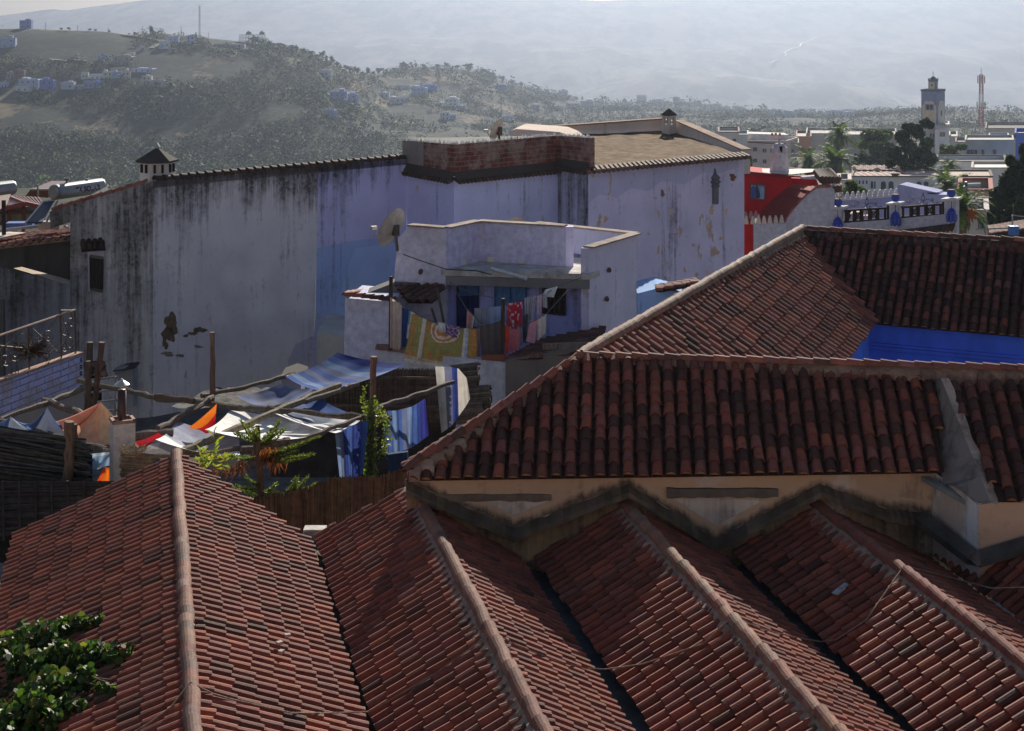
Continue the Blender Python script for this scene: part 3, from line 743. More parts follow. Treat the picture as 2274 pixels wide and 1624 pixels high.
for a, b in ((Cn, Dn), (Dn, Gn), (In, Hn), (bk0, bk1), (Bn, Cn)): mb.bar(a+Z*.02+Vector((0, .1, 0)), b+Z*.02+Vector((0, .1, 0)), .34, .045, cp)
mb.build('parapet_coping', CONC, lh)
se0, se1 = P(989, 600, 45.9), P(1309, 609, 45.05)
mb = MB(); mb.prism([se0, se1, zc(Hn, zs)+Vector((-.3, 0, 0)), zc(bk0, zs)+Vector((-3, 0, 0)), zc(Bn, zs)+Vector((.3, .3, 0))], (0, 0, -.16), (.56, .52, .48)); mb.build('terrace_slab', CONC, lh)
mb = MB(); d = se1-se0
mb.prism([se0-Z*.17, se1-Z*.17, se1-Z*.42, se0-Z*.42], (0, .3, 0), (.22, .21, .21)); mb.build('slab_edge', GRIM, lh)
# left block, slanted at the top left
wl0, wl1 = P(875, 560, 46.9), P(909, 502, 46.6)
mb = MB(); q = [P(884, 530, 46.75), Bn, Cn, zc(Cn, -14), zc(P(876, 600, 46.8), -14), P(876, 600, 46.8)]
mb.prism(q, (.05, .25, 0), (.74, .72, .88)); mb.build('side_block', ROUGHW, lh)
lw0, lw1 = P(989, 640, 46.6), P(1310, 640, 45.7)
def onW(u, v): return ON(lw0, lw1, u, v)
mb = MB(); mb.poly([onW(988, 605), onW(1312, 612), onW(1312, 900), onW(988, 900)], LILD, st=[.3, .2, 0, 0])
fw = mb.build('front_wall', PLASTER, lh)
fn = Vector((lw1.y-lw0.y, -(lw1.x-lw0.x), 0)).normalized()
def panel(pts2, col, mat, name, parent, o=.05, th=.05, fn_=onW, nn=None):
    nn = nn or fn; m = MB(); q = [fn_(u, v)+nn*o for u, v in pts2]; m.prism(q, -nn*th, col); return m.build(name, mat, parent)
d1 = panel(((1014, 636), (1064, 628), (1064, 745), (1014, 760)), (.022, .028, .12), WOOD, 'door', lh); d1['label'] = 'dark navy door half open'
m = MB(); m.prism([onW(u, v)+fn*.07 for u, v in ((1018, 634), (1063, 626), (1063, 655), (1020, 657))], -fn*.03, (.08, .18, .42)); sub(m, 'door_panel', WOOD, d1)
m = MB(); m.poly([onW(u, v)+fn*.02 for u, v in ((1020, 624), (1063, 614), (1063, 626), (1018, 634))], (.01, .01, .012)); sub(m, 'transom', DARK, d1)
d2 = panel(((1100, 636), (1169, 636), (1169, 760), (1100, 760)), (.11, .25, .50), WOOD, 'door', lh); d2['label'] = 'bright blue door with dark opening above'
m = MB(); m.poly([onW(u, v)+fn*.06 for u, v in ((1104, 624), (1166, 622), (1166, 634), (1104, 636))], (.012, .012, .014)); sub(m, 'transom', DARK, d2)
m = MB()
for (a, b) in (((1100, 620), (1100, 760)), ((1169, 618), (1169, 760)), ((1134, 638), (1134, 760)), ((1100, 621), (1169, 619))): m.bar(onW(*a)+fn*.07, onW(*b)+fn*.07, .05, .05, (.06, .14, .30))
sub(m, 'frame', WOOD, d2)
w1 = panel(((1205, 636), (1255, 634), (1255, 699), (1205, 694)), (.035, .025, .022), WOOD, 'window', lh, .03)
m = MB()
for (a, b) in (((1205, 636), (1255, 634)), ((1205, 694), (1255, 699)), ((1206, 636), (1206, 694)), ((1255, 634), (1255, 699)), ((1231, 636), (1231, 697)), ((1205, 664), (1255, 666)), ((1218, 636), (1218, 695)), ((1243, 636), (1243, 697))): m.bar(onW(*a)+fn*.06, onW(*b)+fn*.06, .05, .04, (.06, .04, .032))
sub(m, 'shutter', WOOD, w1)
m = MB(); m.tube([P(1091, 597, 45.3), P(1168, 619, 44.4)], .055, 8, (.55, .54, .55)); m.build('drain_pipe', METAL, lh)
for (u, v, r) in ((934, 602, .07), (1352, 598, .06), (1347, 662, .06)):
    m = MB(); q = P(u, v, 46.2) if u < 1000 else ON(In, Hn, u, v)+Vector((0, -.03, 0)); m.tube([q, q+Vector((0, -.14, -.02))], r, 8, (.15, .09, .07)); m.build('spout', TILE, lh)
# stains on the right wall, corner quoin
# lean-to roofs at the foot of the house
m = MB(); tile_slope(m, [P(880, 633, 46.2), P(985, 632, 45.9), P(960, 668, 44.6), P(905, 668, 44.8)], .25, .3, .2, .9); m.build('porch_roof', TILE, lh)
m = MB(); m.prism([P(812, 652, 46.3), P(876, 628, 46.6), P(985, 628, 46.3), P(985, 645, 46.2), P(880, 655, 46.1), P(812, 670, 46.1)], (0, .8, 0), (.16, .15, .14)); m.build('porch_beam', GRIM, lh)
m = MB(); q = [P(766, 662, 45.6), P(870, 671, 44.8), P(872, 795, 44.8), P(763, 800, 45.6)]; m.prism(q, (.3, 2, 0), (.76, .73, .90)); m.build('side_wall', ROUGHW, lh)
m = MB(); ridge_caps(m, P(766, 657, 45.5), P(872, 669, 44.7), .3, .12, .3); ridge_caps(m, P(766, 657, 45.6), P(812, 650, 47.3), .3, .12, .2); m.build('wall_coping', TILE, lh)
# terrace edge wall in front of the washing
m = MB(); q = [P(838, 777, 43.2), P(1140, 806, 42.6), P(1136, 900, 42.6), P(838, 900, 43.2)]; m.prism(q, (.05, .25, 0), (.72, .70, .78), 0); m.build('terrace_wall', ROUGHW, lh)
m = MB(); ridge_caps(m, P(836, 775, 43.3), P(905, 783, 43.1), .34, .16, 0, colset=[(.32, .12, .08), (.3, .15, .12), (.36, .2, .16)]); m.build('wall_tiles', TILE, lh); m = MB(); ridge_caps(m, P(1070, 796, 42.8), P(1140, 803, 42.7), .5, .15, 0, colset=[(.34, .10, .06), (.3, .12, .1)]); m.build('wall_tiles', TILE, lh)
m = MB(); tile_slope(m, [P(1205, 757, 44.6), P(1345, 728, 45.6), P(1330, 775, 42.6), P(1125, 805, 42.4), P(1122, 792, 42.5)], .2, .3, .16, .9); m.build('lean_to_roof', TILE, lh)
m = MB(); m.prism([P(1122, 800, 42.4), P(1335, 768, 42.6), P(1335, 900, 42.6), P(1122, 900, 42.4)], (0, .3, 0), (.22, .18, .16)); m.build('lean_to_wall', GRIM, lh)
m = MB(); m.bar(P(1205, 770, 42.4), P(1310, 766, 42.5), .16, .14, (.24, .17, .14)); m.build('roof_beam', WOOD, lh)
for uu, vv, u2, v2 in ((970, 640, 985, 716), (958, 685, 968, 715)):
    m = MB(); m.tube([P(uu, vv, 44.6), P(u2, v2, 44.6)], .04, 6, (.13, .10, .085)); m.build('porch_post', WOOD, lh)
m = MB(); m.poly([P(850, 795, 46), P(900, 795, 48), P(1400, 770, 48), P(1330, 860, 43), P(842, 860, 43)], (.3, .28, .27))
for i, q in enumerate(m.v): m.v[i] = (q[0], q[1], -10.35)
m.build('terrace_floor', CONC, lh)
q = P(868, 555, 45.6); dish(q, .55, R(-58), R(24), 'beige satellite dish with looped cable on the laundry house corner', mount=P(882, 556, 46.5))
m = MB(); m.lathe(P(1142, 498, 52), [(.02, 0)], 4); m = MB()
q = P(1142, 500, 52.5); 
dish(q-Z*.35, .33, R(-20), R(40), 'white satellite dish showing just above the laundry house parapet', mount=q-Z*.9)
# low pale-blue wall and small house bits beyond
m = MB(); q = [P(704, 738, 49.5), P(762, 748, 49), P(762, 860, 49), P(704, 860, 49.5)]; m.prism(q, (0, 3, 0), (.50, .49, .46)); solo(m, 'yard_wall', GRIM, 'pale mossy low wall between the laundry house and the grey wall', 'wall')
m = MB(); m.prism([P(1415, 652, 50), P(1462, 640, 50), P(1470, 640, 50), P(1520, 655, 50), P(1520, 800, 50), P(1415, 800, 50)], (0, 2, 0), (.28, .44, .72)); sb_ = solo(m, 'blue_wall', PLASTER, 'light sky-blue wall stub between laundry house and big tiled roof', 'wall')
m = MB(); tile_slope(m, [P(1460, 640, 50.8), P(1545, 617, 50.6), P(1560, 632, 49.2), P(1462, 640, 49.4)], .25, .3, .2, .1); solo(m, 'tile_edge', TILE, 'short strip of red tiles above the sky-blue wall', 'tiled roof')
# ---------------------------------------------------------------- washing, lines and poles
def pl(pts, s):                               # point on a polyline, by parameter
    n = len(pts)-1; k = min(int(s*n), n-1); f = s*n-k
    return tuple(pts[k][i]+(pts[k+1][i]-pts[k][i])*f for i in range(len(pts[0])))
def hang(label, cat, top, bot, Y, col, fold=.05, nf=3, nu=20, nv=12, name='washing', mat=CLOTH, group='washing on the lines', seed=1):
    random.seed(seed); ph = rnd(0, 6); mb = MB()
    br = 1.85 if group == 'washing on the lines' else 1.0
    def fn(s, t):
        a, b = pl(top, s), pl(bot, s)
        u, v = a[0]+(b[0]-a[0])*t, a[1]+(b[1]-a[1])*t
        f = fold*(math.sin(s*nf*6.283+ph)+.5*math.sin(s*nf*13.1+ph*2+t*1.5))*(.35+.65*t)
        return P(u+.6*math.sin(s*nf*9+ph)*t, v, Y+f)
    cfn = col if callable(col) else (lambda s, t: jit(col, .05))
    mb.grid(fn, nu, nv, lambda s, t: tuple(min(.9, x*br) for x in cfn(s, t)))
    return solo(mb, name, mat, label, cat, group, True)
def blanket(s, t):
    ol, oc, cr, og, bl = (.25, .215, .075), (.34, .20, .06), (.52, .44, .37), (.42, .17, .05), (.28, .33, .42)
    d = math.hypot((s-.56)*1.35, (t-.14)*1.0)
    if t > .86: return jit(cr if t > .93 else (.40, .30, .20), .2)
    if abs(d-.15) < .03 or abs(d-.25) < .02: return jit(cr, .1)
    if d < .28: return jit(og, .25)
    if s < .10: return jit(og if mnoise.noise(Vector((s*40, t*14, 0))) > 0 else ol, .2)
    if .20 < s < .27: return jit(cr, .15)
    if .82 < s < .88: return jit(cr if s < .85 else bl, .2)
    if s > .90: return jit(oc if mnoise.noise(Vector((s*50, t*20, 3))) > 0 else og, .2)
    if t > .68 and .1 < s < .8: return jit(og if mnoise.noise(Vector((s*22, t*22, 0))) > .05 else ol, .2)
    if abs(s-.32) < .02: return jit(og, .2)
    return jit(ol, .15)
hang('large olive and orange patterned blanket with cream rings on the front line', 'blanket', [(915, 697), (945, 709), (975, 724), (1020, 729), (1058, 730)], [(896, 803), (930, 810), (960, 814), (1010, 817), (1057, 816)], 42.9, blanket, .05, 3, 60, 40, 'blanket', HEAVY)
LN = [
 ('long beige cotton towel hung over the rusty pole', 'towel', [(866, 660), (892, 675)], [(865, 772), (890, 781)], 43.0, (.44, .35, .29)),
 ('navy blue trousers between the beige towel and the blanket', 'trousers', [(893, 684), (913, 690)], [(890, 781), (906, 784)], 43.1, (.03, .05, .16)),
 ('narrow white cloth with green edge at the left of the blanket', 'cloth', [(908, 690), (921, 696)], [(902, 752), (911, 752)], 42.95, lambda s, t: (.12, .30, .20) if s < .3 and t < .5 else (.62, .62, .62)),
 ('small cream bundle clipped over the top of the blanket', 'cloth', [(973, 716), (990, 720)], [(974, 738), (988, 740)], 42.8, (.55, .50, .47)),
 ('small purple patterned shirt clipped over the blanket', 'shirt', [(988, 722), (1020, 726)], [(991, 744), (1014, 751)], 42.78, lambda s, t: (.16, .07, .18) if mnoise.noise(Vector((s*9, t*7, 0))) > -.1 else (.40, .34, .42)),
 ('thin brownish pink cloth between blanket and dark brown sheet', 'cloth', [(1056, 729), (1068, 724)], [(1057, 790), (1066, 792)], 42.9, (.20, .13, .12)),
 ('dark brown gathered sheet left of the metal pole', 'sheet', [(1066, 724), (1090, 719), (1117, 712)], [(1069, 797), (1095, 801), (1117, 799)], 42.85, (.085, .07, .065)),
 ('bright orange red narrow cloth right of the metal pole', 'cloth', [(1120, 721), (1130, 726)], [(1121, 788), (1129, 786)], 42.8, (.75, .07, .035)),
 ('rose pink gathered cloth beside the bright red one', 'cloth', [(1129, 729), (1154, 734)], [(1131, 783), (1154, 774)], 42.9, (.42, .14, .16)),
 ('grey striped cloth behind the rose pink one', 'cloth', [(1147, 725), (1159, 727)], [(1150, 771), (1161, 766)], 43.2, (.22, .20, .22)),
 ('small salmon pink top drying in front of the navy door', 'top', [(1037, 686), (1054, 703)], [(1034, 729), (1049, 730)], 43.9, lambda s, t: (.50, .22, .20) if s < .72 else (.50, .50, .40)),
 ('plain grey sheet on the back line', 'sheet', [(1053, 685), (1085, 683)], [(1053, 726), (1085, 723)], 44.0, (.22, .22, .26)),
 ('pale blue grey sheet on the back line before the blue door', 'sheet', [(1085, 683), (1124, 679)], [(1085, 722), (1124, 723)], 44.05, (.24, .30, .42)),
 ('red cloth printed with white flowers', 'cloth', [(1126, 674), (1160, 671)], [(1126, 729), (1159, 732)], 43.9, lambda s, t: (.55, .45, .44) if mnoise.noise(Vector((s*6.5, t*8, 2))) > .28 else (.44, .03, .055)),
 ('grey striped shirt right of the red flowered cloth', 'shirt', [(1163, 662), (1190, 657)], [(1164, 716), (1184, 717)], 43.95, lambda s, t: (.36, .35, .38) if int(s*12) % 2 else (.20, .20, .23)),
 ('charcoal leggings hanging below the grey striped shirt', 'leggings', [(1161, 702), (1173, 697)], [(1158, 758), (1167, 755)], 43.6, (.06, .06, .07)),
 ('lilac pink vest left of the barred window', 'vest', [(1192, 658), (1204, 654)], [(1192, 701), (1201, 701)], 43.9, (.46, .33, .38)),
 ('small striped grey top left of the barred window', 'top', [(1204, 654), (1214, 650)], [(1204, 682), (1215, 685)], 43.9, lambda s, t: (.42, .40, .42) if int(s*8) % 2 else (.26, .24, .27)),
 ('white towel slung across the corner of the barred window', 'towel', [(1211, 643), (1238, 636)], [(1203, 659), (1229, 661)], 44.1, (.58, .54, .50)),
 ('faded pink pyjama trousers on the right line', 'trousers', [(1176, 713), (1194, 709)], [(1168, 758), (1187, 763)], 43.2, (.46, .24, .27)),
 ('cream and pink long sleeved top at the right end of the line', 'top', [(1193, 707), (1213, 697)], [(1194, 757), (1212, 738)], 43.2, (.58, .42, .38)),
]
for i, (lab, cat, tp, bt, Y, c) in enumerate(LN):
    wide = abs(tp[-1][0]-tp[0][0]); hang(lab, cat, tp, bt, Y, c, .03 if wide < 22 else .045, 2 if wide < 22 else 3, 12 if wide < 22 else 20, 12, seed=50+i)
def rope(pts, lab, r=.012, col=(.16, .15, .14), name='clothes_line', cat='rope', group='washing lines', mat=WOOD, n=5):
    mb = MB(); mb.tube(pts, r, n, col); return solo(mb, name, mat, lab, cat, group)
rope([P(*q) for q in ((866, 659, 43), (893, 678, 43), (945, 709, 42.9), (1000, 728, 42.9), (1058, 730, 42.9), (1119, 711, 42.8))], 'front washing line sagging under the patterned blanket')
rope([P(*q) for q in ((1119, 712, 42.8), (1155, 727, 42.9), (1193, 709, 43.2), (1213, 697, 43.2), (1265, 640, 44.2))], 'washing line running right from the metal pole to the wall')
rope([P(*q) for q in ((1000, 626, 45.6), (1035, 686, 43.9), (1070, 720, 43.4))], 'thin line with the salmon top before the navy door')
rope([P(*q) for q in ((1019, 640, 45), (1060, 655, 44.6), (1124, 666, 44.2), (1180, 668, 44), (1207, 656, 43.9), (1240, 635, 44.3), (1290, 617, 44.9))], 'back washing line across the blue doors')
rope([P(*q) for q in ((895, 565, 46.2), (930, 578, 45.9), (990, 598, 45.6), (1060, 602, 45.4), (1090, 610, 45.2))], 'black cable running from satellite dish along the terrace edge', .015, (.03, .03, .03), 'cable', 'cable', None)
for (u, v0, v1, Y, lab) in ((868, 614, 778, 43.05, 'rusty pole carrying the beige towel'), (1117, 663, 792, 42.75, 'metal pole in the middle of the washing')):
    mb = MB(); mb.tube([P(u-1.5, v1, Y), P(u, v0, Y)], .05, 8, (.10, .055, .045)); solo(mb, 'clothes_pole', WOOD, lab, 'pole', 'washing line poles')
# ---------------------------------------------------------------- poles of the shaded terrace
HP = 7.5
WC = [(.20, .155, .12), (.24, .19, .15), (.17, .125, .10), (.27, .21, .16)]
def log(pts, r, lab, h=HP, name='wooden_pole', group='poles of the shade frame', vert=False, cat='pole', c=None):
    random.seed(len(bpy.data.objects))
    q = [PH(u, v, h+dh) for u, v, dh in pts] if not vert else pts
    out = []
    for i in range(len(q)-1):
        m = 5
        for k in range(m): out.append(L3(q[i], q[i+1], k/m)+Vector((rnd(-.018, .018), 0, rnd(-.018, .018))))
    out.append(q[-1]); mb = MB()
    mb.tube(out, [r*rnd(.85, 1.12) for _ in out], 8, jit(c or random.choice(WC), .15))
    return solo(mb, name, WOOD, lab, cat, group)
log([(174, 846, .05), (300, 872, .05), (352, 886, .05), (440, 893, .05), (533, 906, .05), (595, 910, .05)], .055, 'long pole across the terrace from the blue brick wall to the blue awning')
log([(346, 879, -.06), (430, 891, -.06)], .06, 'short thick log lying on the long cross pole')
log([(97, 890, 0), (170, 916, 0), (245, 946, 0)], .065, 'dark pole rising from the white chimney to the left corner')
log([(0, 931, .02), (102, 898, 0), (188, 860, -.05)], .055, 'pole along the foot of the blue brick wall')
log([(0, 934, 0), (120, 968, 0), (237, 1000, 0)], .06, 'notched plank pole in front of the white and orange tents')
log([(228, 1001, -.02), (300, 1012, 0), (383, 1014, -.03)], .04, 'thin pole passing in front of the white chimney')
log([(367, 1016, .03), (450, 1009, .03), (540, 995, .03), (639, 979, .02)], .045, 'thin pole above the first roof ridge, running right to the conifer')
log([(352, 953, 0), (410, 920, 0), (472, 882, -.03)], .055, 'slanting pole meeting the tall bare post')
log([(298, 968, .02), (385, 960, 0)], .07, 'short grey log between chimney and white awning')
log([(395, 1004, .04), (480, 972, .02), (595, 922, 0), (690, 880, 0), (754, 856, -.02)], .065, 'thick diagonal pole crossing over the white awning')
log([(595, 908, .05), (680, 890, .02), (756, 866, 0), (795, 853, -.02)], .05, 'pole under the near edge of the big blue awning')
log([(446, 880, 0), (540, 862, 0), (633, 836, 0)], .045, 'pale pole from the tall bare post to the blue awning')
log([(595, 908, .0), (720, 921, 0), (869, 929, 0)], .055, 'cross pole ending at the vine covered post')
log([(640, 985, .03), (730, 954, 0), (811, 923, 0), (858, 899, 0), (930, 876, 0), (1006, 849, -.02)], .045, 'bent pole along the right edge of the white awning')
log([(535, 999, 0), (600, 990, 0), (641, 978, 0)], .06, 'short log fixed across the conifer trunk')
def post(u0, v0, u1, v1, Y, r, lab, name='wooden_post', cat='post', c=None):
    a, b = P(u1, v1, Y), P(u0, v0, Y); return log([a, L3(a, b, .5)+Vector((.02, 0, 0)), b], r, lab, vert=True, name=name, cat=cat, group='upright posts of the terrace', c=c)
post(471, 738, 470, 960, 30.4, .05, 'tall bare post standing against the grey wall', c=(.15, .105, .08))
post(830, 792, 822, 1120, 28.6, .06, 'reddish post with its top above the awning, vine around its foot', c=(.22, .12, .09))
post(200, 760, 188, 960, 31.0, .06, 'dark twin post left of the chimney pipe', c=(.11, .075, .06))
post(226, 760, 200, 950, 30.6, .06, 'leaning dark post next to its twin', c=(.13, .085, .065))
post(196, 802, 192, 930, 30.3, .045, 'short brown post between the dark twin posts', c=(.15, .10, .075))
post(154, 936, 148, 1085, 25.2, .075, 'squared brown post before the dark reed heap', c=(.20, .125, .09))
post(166, 942, 176, 1085, 25.4, .04, 'thin post tied beside the squared brown post', c=(.15, .10, .08))
# ---------------------------------------------------------------- awnings
def sheet(lab, cs, cols, sag=.15, nu=24, nv=16, name='awning', cat='awning', mat=None, wr=.02, seed=3, group='cotton awnings of the terrace', axis=0):
    random.seed(seed); ph = rnd(0, 6)
    q = [PH(u, v, h) for u, v, h in cs]; mb = MB()
    def fn(s, t):
        p = L3(L3(q[0], q[1], s), L3(q[3], q[2], s), t)
        k = 16*s*(1-s)*t*(1-t)
        p.z -= sag*(4*s*(1-s)*.5+4*t*(1-t)*.5)*.6+sag*.4*k
        p.z += wr*(math.sin(s*14+t*9+ph)+math.sin(s*5-t*17+ph*2))*k**.5*.6
        # scalloped free edges
        e = min(t, 1-t); p.z += .0
        return p
    def cf(s, t):
        x = s if axis == 0 else t
        c = cols[min(int(x*len(cols)), len(cols)-1)]; return jit(c, .04)
    mb.grid(fn, nu, nv, cf)
    return solo(mb, name, mat or (BRIGHT if max(cols[0])>.7 else CLOTH), lab, cat, group, True)
BRIGHT = m_cloth('sunlit_cotton', .10)
NV, MB_, LB, GB, WT = (.04, .06, .24), (.07, .13, .36), (.20, .29, .48), (.16, .19, .32), (.92, .90, .86)
sheet('big blue striped awning stretched highest over the terrace', [(633, 836, 7.45), (750, 783, 7.3), (905, 807, 7.45), (720, 868, 7.5)], [MB_, LB, MB_, GB, MB_, GB, LB, MB_, NV], .20, 36, 20, axis=0)
sheet('grey blue awning under the near corner of the big blue one', [(522, 878, 7.5), (622, 853, 7.45), (700, 862, 7.5), (604, 908, 7.5)], [GB, (.20, .21, .30), (.14, .17, .30), GB], .16, seed=5)
sheet('blue grey awning sagging before the reed screen', [(604, 908, 7.55), (690, 868, 7.55), (770, 915, 7.6), (700, 945, 7.6)], [(.30, .30, .36), GB, MB_], .14, seed=6)
sheet('brilliant white awning in full sun right of the orange flag', [(455, 954, 7.3), (513, 908, 7.62), (780, 936, 7.7), (640, 976, 7.35)], [(.78, .76, .72), WT, WT, (.80, .79, .78), WT], .20, 40, 16, seed=7, axis=1)
sheet('pale awning strip with dark seams at the right of the white one', [(610, 918, 7.45), (650, 915, 7.45), (800, 934, 7.5), (745, 962, 7.5)], [WT, WT, (.10, .10, .14), WT, (.12, .12, .16), WT, WT], .10, 28, 12, seed=8, axis=0)
sheet('wide greyish white awning over the middle of the terrace', [(345, 976, 7.3), (392, 934, 7.55), (530, 957, 7.7), (533, 1012, 7.45)], [(.80, .78, .74), (.78, .76, .72), (.34, .35, .40), (.30, .32, .40), (.25, .27, .36)], .22, 30, 20, seed=9)
sheet('greyish white flap behind the first roof ridge', [(301, 1000, 7.65), (345, 976, 7.5), (533, 1012, 7.75), (390, 1026, 7.85)], [(.82, .80, .76), (.78, .76, .73), (.30, .31, .37)], .10, 24, 12, seed=10)
sheet('dull grey awning low behind the conifer', [(452, 1032, 8.0), (530, 1008, 7.9), (572, 1011, 7.9), (492, 1052, 8.1)], [(.42, .43, .44), (.46, .46, .46)], .10, seed=11)
sheet('grey awning hanging at the foot of the conifer', [(420, 1000, 7.9), (600, 965, 7.8), (640, 1010, 8.2), (470, 1070, 8.4)], [(.13, .14, .18), (.10, .11, .15)], .1, seed=13)
def curtain(lab, top, bot, Y, cols, fold=.05, nf=4, seed=4, name='curtain', cat='curtain'):
    return hang(lab, cat, top, bot, Y, lambda s, t: jit(cols[min(int(s*len(cols)), len(cols)-1)], .04), fold, nf, 36, 16, name, CLOTH, 'blue striped curtains of the terrace', seed)
curtain('blue striped curtain hanging left of the vine covered post', [(744, 966), (775, 947), (818, 932)], [(755, 1076), (780, 1066), (806, 1050)], 28.0, [LB, GB, NV, MB_, NV, NV, MB_], .06, 3, 21)
curtain('blue striped curtain hanging right of the vine covered post', [(852, 913), (880, 912), (915, 903), (944, 885)], [(853, 1010), (885, 1004), (915, 994), (951, 968)], 29.3, [NV, MB_, LB, MB_, GB, LB, MB_, NV, (.05, .05, .28)], .07, 3, 22)
curtain('white and navy striped cloth draped over the corner of the reed screen', [(966, 814), (1000, 815), (1018, 819), (1036, 840)], [(980, 962), (1003, 945), (1022, 920), (1044, 886)], 33.2, [(.55, .52, .48), (.16, .17, .27), NV, (.60, .56, .50), (.58, .53, .47)], .05, 2, 23, 'draped_cloth', 'cloth')
def tent(lab, peak, ring, cols, name='awning', n=10, dip=.5, seed=3, edge=None, eb=.0):
    random.seed(seed); pk = PH(*peak); q = [PH(*r) for r in ring]; k = len(q); mb = MB(); M = 8*k
    def fn(s, t):
        b = pl([tuple(x) for x in q+[q[0]]], s); b = Vector(b)
        f = (s*k) % 1.0; b.z -= .10*4*f*(1-f)
        p = L3(pk, b, t); p.z += (b.z-pk.z)*((1-(1-t)**(1.0+dip))-t)
        p.z += .025*math.sin(s*k*12)*(1-t)*t*3; return p
    def cf(s, t):
        if edge and t > 1-eb: return jit(edge, .05)
        return jit(cols[min(int(s*len(cols)), len(cols)-1)], .05)
    mb.grid(fn, M, n, cf)
    return solo(mb, name, CLOTH, lab, 'awning', 'cotton awnings of the terrace', True)
PK, OR, RD_ = (.80, .47, .31), (.85, .20, .02), (.60, .02, .03)
tent('salmon pink tent shaped awning with red and orange hem left of the chimney', (224, 893, 7.0), [(98, 941, 7.45), (128, 961, 7.6), (166, 978, 7.6), (238, 990, 7.6), (300, 955, 7.4), (258, 925, 7.4), (168, 943, 7.4)], [PK, PK, (.84, .58, .36), (.78, .48, .32), (.66, .33, .26)], n=12, edge=RD_, eb=.10)
tent('blue and white tent shaped awning at the far left of the terrace', (105, 904, 7.05), [(60, 945, 7.4), (52, 966, 7.6), (102, 980, 7.6), (150, 960, 7.5), (136, 942, 7.4)], [(.10, .16, .34), (.80, .83, .88), (.72, .76, .86), (.08, .13, .32), (.05, .08, .2)], n=10)
tent('white and pale blue awning at the left picture edge', (23, 925, 7.2), [(-10, 940, 7.4), (0, 950, 7.5), (52, 968, 7.6), (80, 955, 7.5), (66, 940, 7.4)], [(.16, .24, .44), (.84, .86, .9), (.76, .80, .86), (.2, .3, .5)], n=8)
mb = MB(); a, b, c, d = PH(417, 951, 7.5), PH(481, 897, 7.1), PH(478, 938, 7.5), PH(448, 955, 7.55)
mb.grid(lambda s, t: L3(L3(a, b, s), L3(d, c, s), t)-Z*.10*4*s*(1-s)*(t+.2), 16, 8, lambda s, t: OR if t < .5 else RD_); solo(mb, 'flag_cloth', CLOTH, 'bright orange and red triangular cloth tied to the tall bare post', 'awning', 'cotton awnings of the terrace', True)
sheet('red awning strip with knotted tip right of the chimney', [(296, 981, 7.5), (352, 961, 7.4), (368, 966, 7.45), (301, 996, 7.6)], [RD_, (.52, .03, .05), RD_], .08, seed=31)
mb = MB(); mb.grid(lambda s, t: P(201+42*s, 1008-4*s+(33+3*math.sin(s*5))*t, 26.4+.12*math.sin(s*7+t*2)), 14, 10, lambda s, t: jit((.22, .34, .50) if t > .15 else (.45, .52, .58), .08)); solo(mb, 'hanging_cloth', CLOTH, 'pale blue cloth hanging behind the white chimney', 'cloth', None, True)
mb = MB(); mb.grid(lambda s, t: P(231-17*t*(1-s)+(12)*s, 1038+33*t, 26.3+.05*math.sin(s*6)), 8, 8, lambda s, t: OR if s > .35 else (.75, .10, .02)); solo(mb, 'hanging_cloth', CLOTH, 'vivid orange cloth glowing low beside the white chimney', 'cloth', None, True)
mb = MB(); mb.grid(lambda s, t: P(333+26*s, 1049-7*s+11*t, 25.6), 6, 4, OR and (lambda s, t: OR)); solo(mb, 'hanging_cloth', CLOTH, 'scrap of orange cloth behind the small reed panel', 'cloth')
mb = MB(); random.seed(5)                       # green netting
for k in range(26):
    s0 = k/26; u = 86+110*s0; v = 972+30*s0+5*abs(math.sin(k*.9)); mb.tube([P(u, v, 26.2), P(u+5, v+4*math.sin(k), 26.2), P(u+9, v-2, 26.2)], .012, 4, (.22, .26, .17))
    mb.tube([P(u, v, 26.2), P(u+3, v+12, 26.2)], .008, 4, (.12, .15, .10))
solo(mb, 'netting', WOOD, 'strip of green netting along the top of the dark reed heap', 'netting')
# ---------------------------------------------------------------- white chimney with its stove pipe
ch = thing('stove_chimney', 'whitewashed square chimney with rusty stove pipe and tin cowl', 'chimney', P(270, 1075, 25.7))
rz = R(24); cb = P(272, 935, 25.75)
mb = MB(); mb.box(cb-Z*.65, (.34, .34, 1.3), rz, (.66, .60, .58)); mb.build('shaft', ROUGHW, ch)
mb = MB(); s = .155
for dx, dy, a, b in ((0, s, .36, .05), (0, -s, .36, .05), (s, 0, .05, .36), (-s, 0, .05, .36)):
    o = Matrix.Rotation(rz, 3, 'Z') @ Vector((dx, dy, 0)); mb.box(cb+o+Z*.02, (a, b, .05), rz, (.36, .22, .17))
mb.build('brick_rim', TILE, ch)
pb = cb+Vector((-.01, 0, 0)); mb = MB(); mb.tube([pb-Z*.2, pb+Z*.50], .068, 14, (.075, .04, .035)); mb.build('stove_pipe', METAL, ch, True)
mb = MB(); mb.lathe(pb+Z*.57, [(.115, 0), (.118, .012), (.03, .075), (.012, .10)], 14, (.55, .55, .52)); 
for k in range(3): mb.tube([pb+Vector((.06*math.cos(k*2.1), .06*math.sin(k*2.1), .48)), pb+Vector((.08*math.cos(k*2.1), .08*math.sin(k*2.1), .59))], .008, 5, (.3, .28, .26))
mb.build('cowl', STEEL, ch)
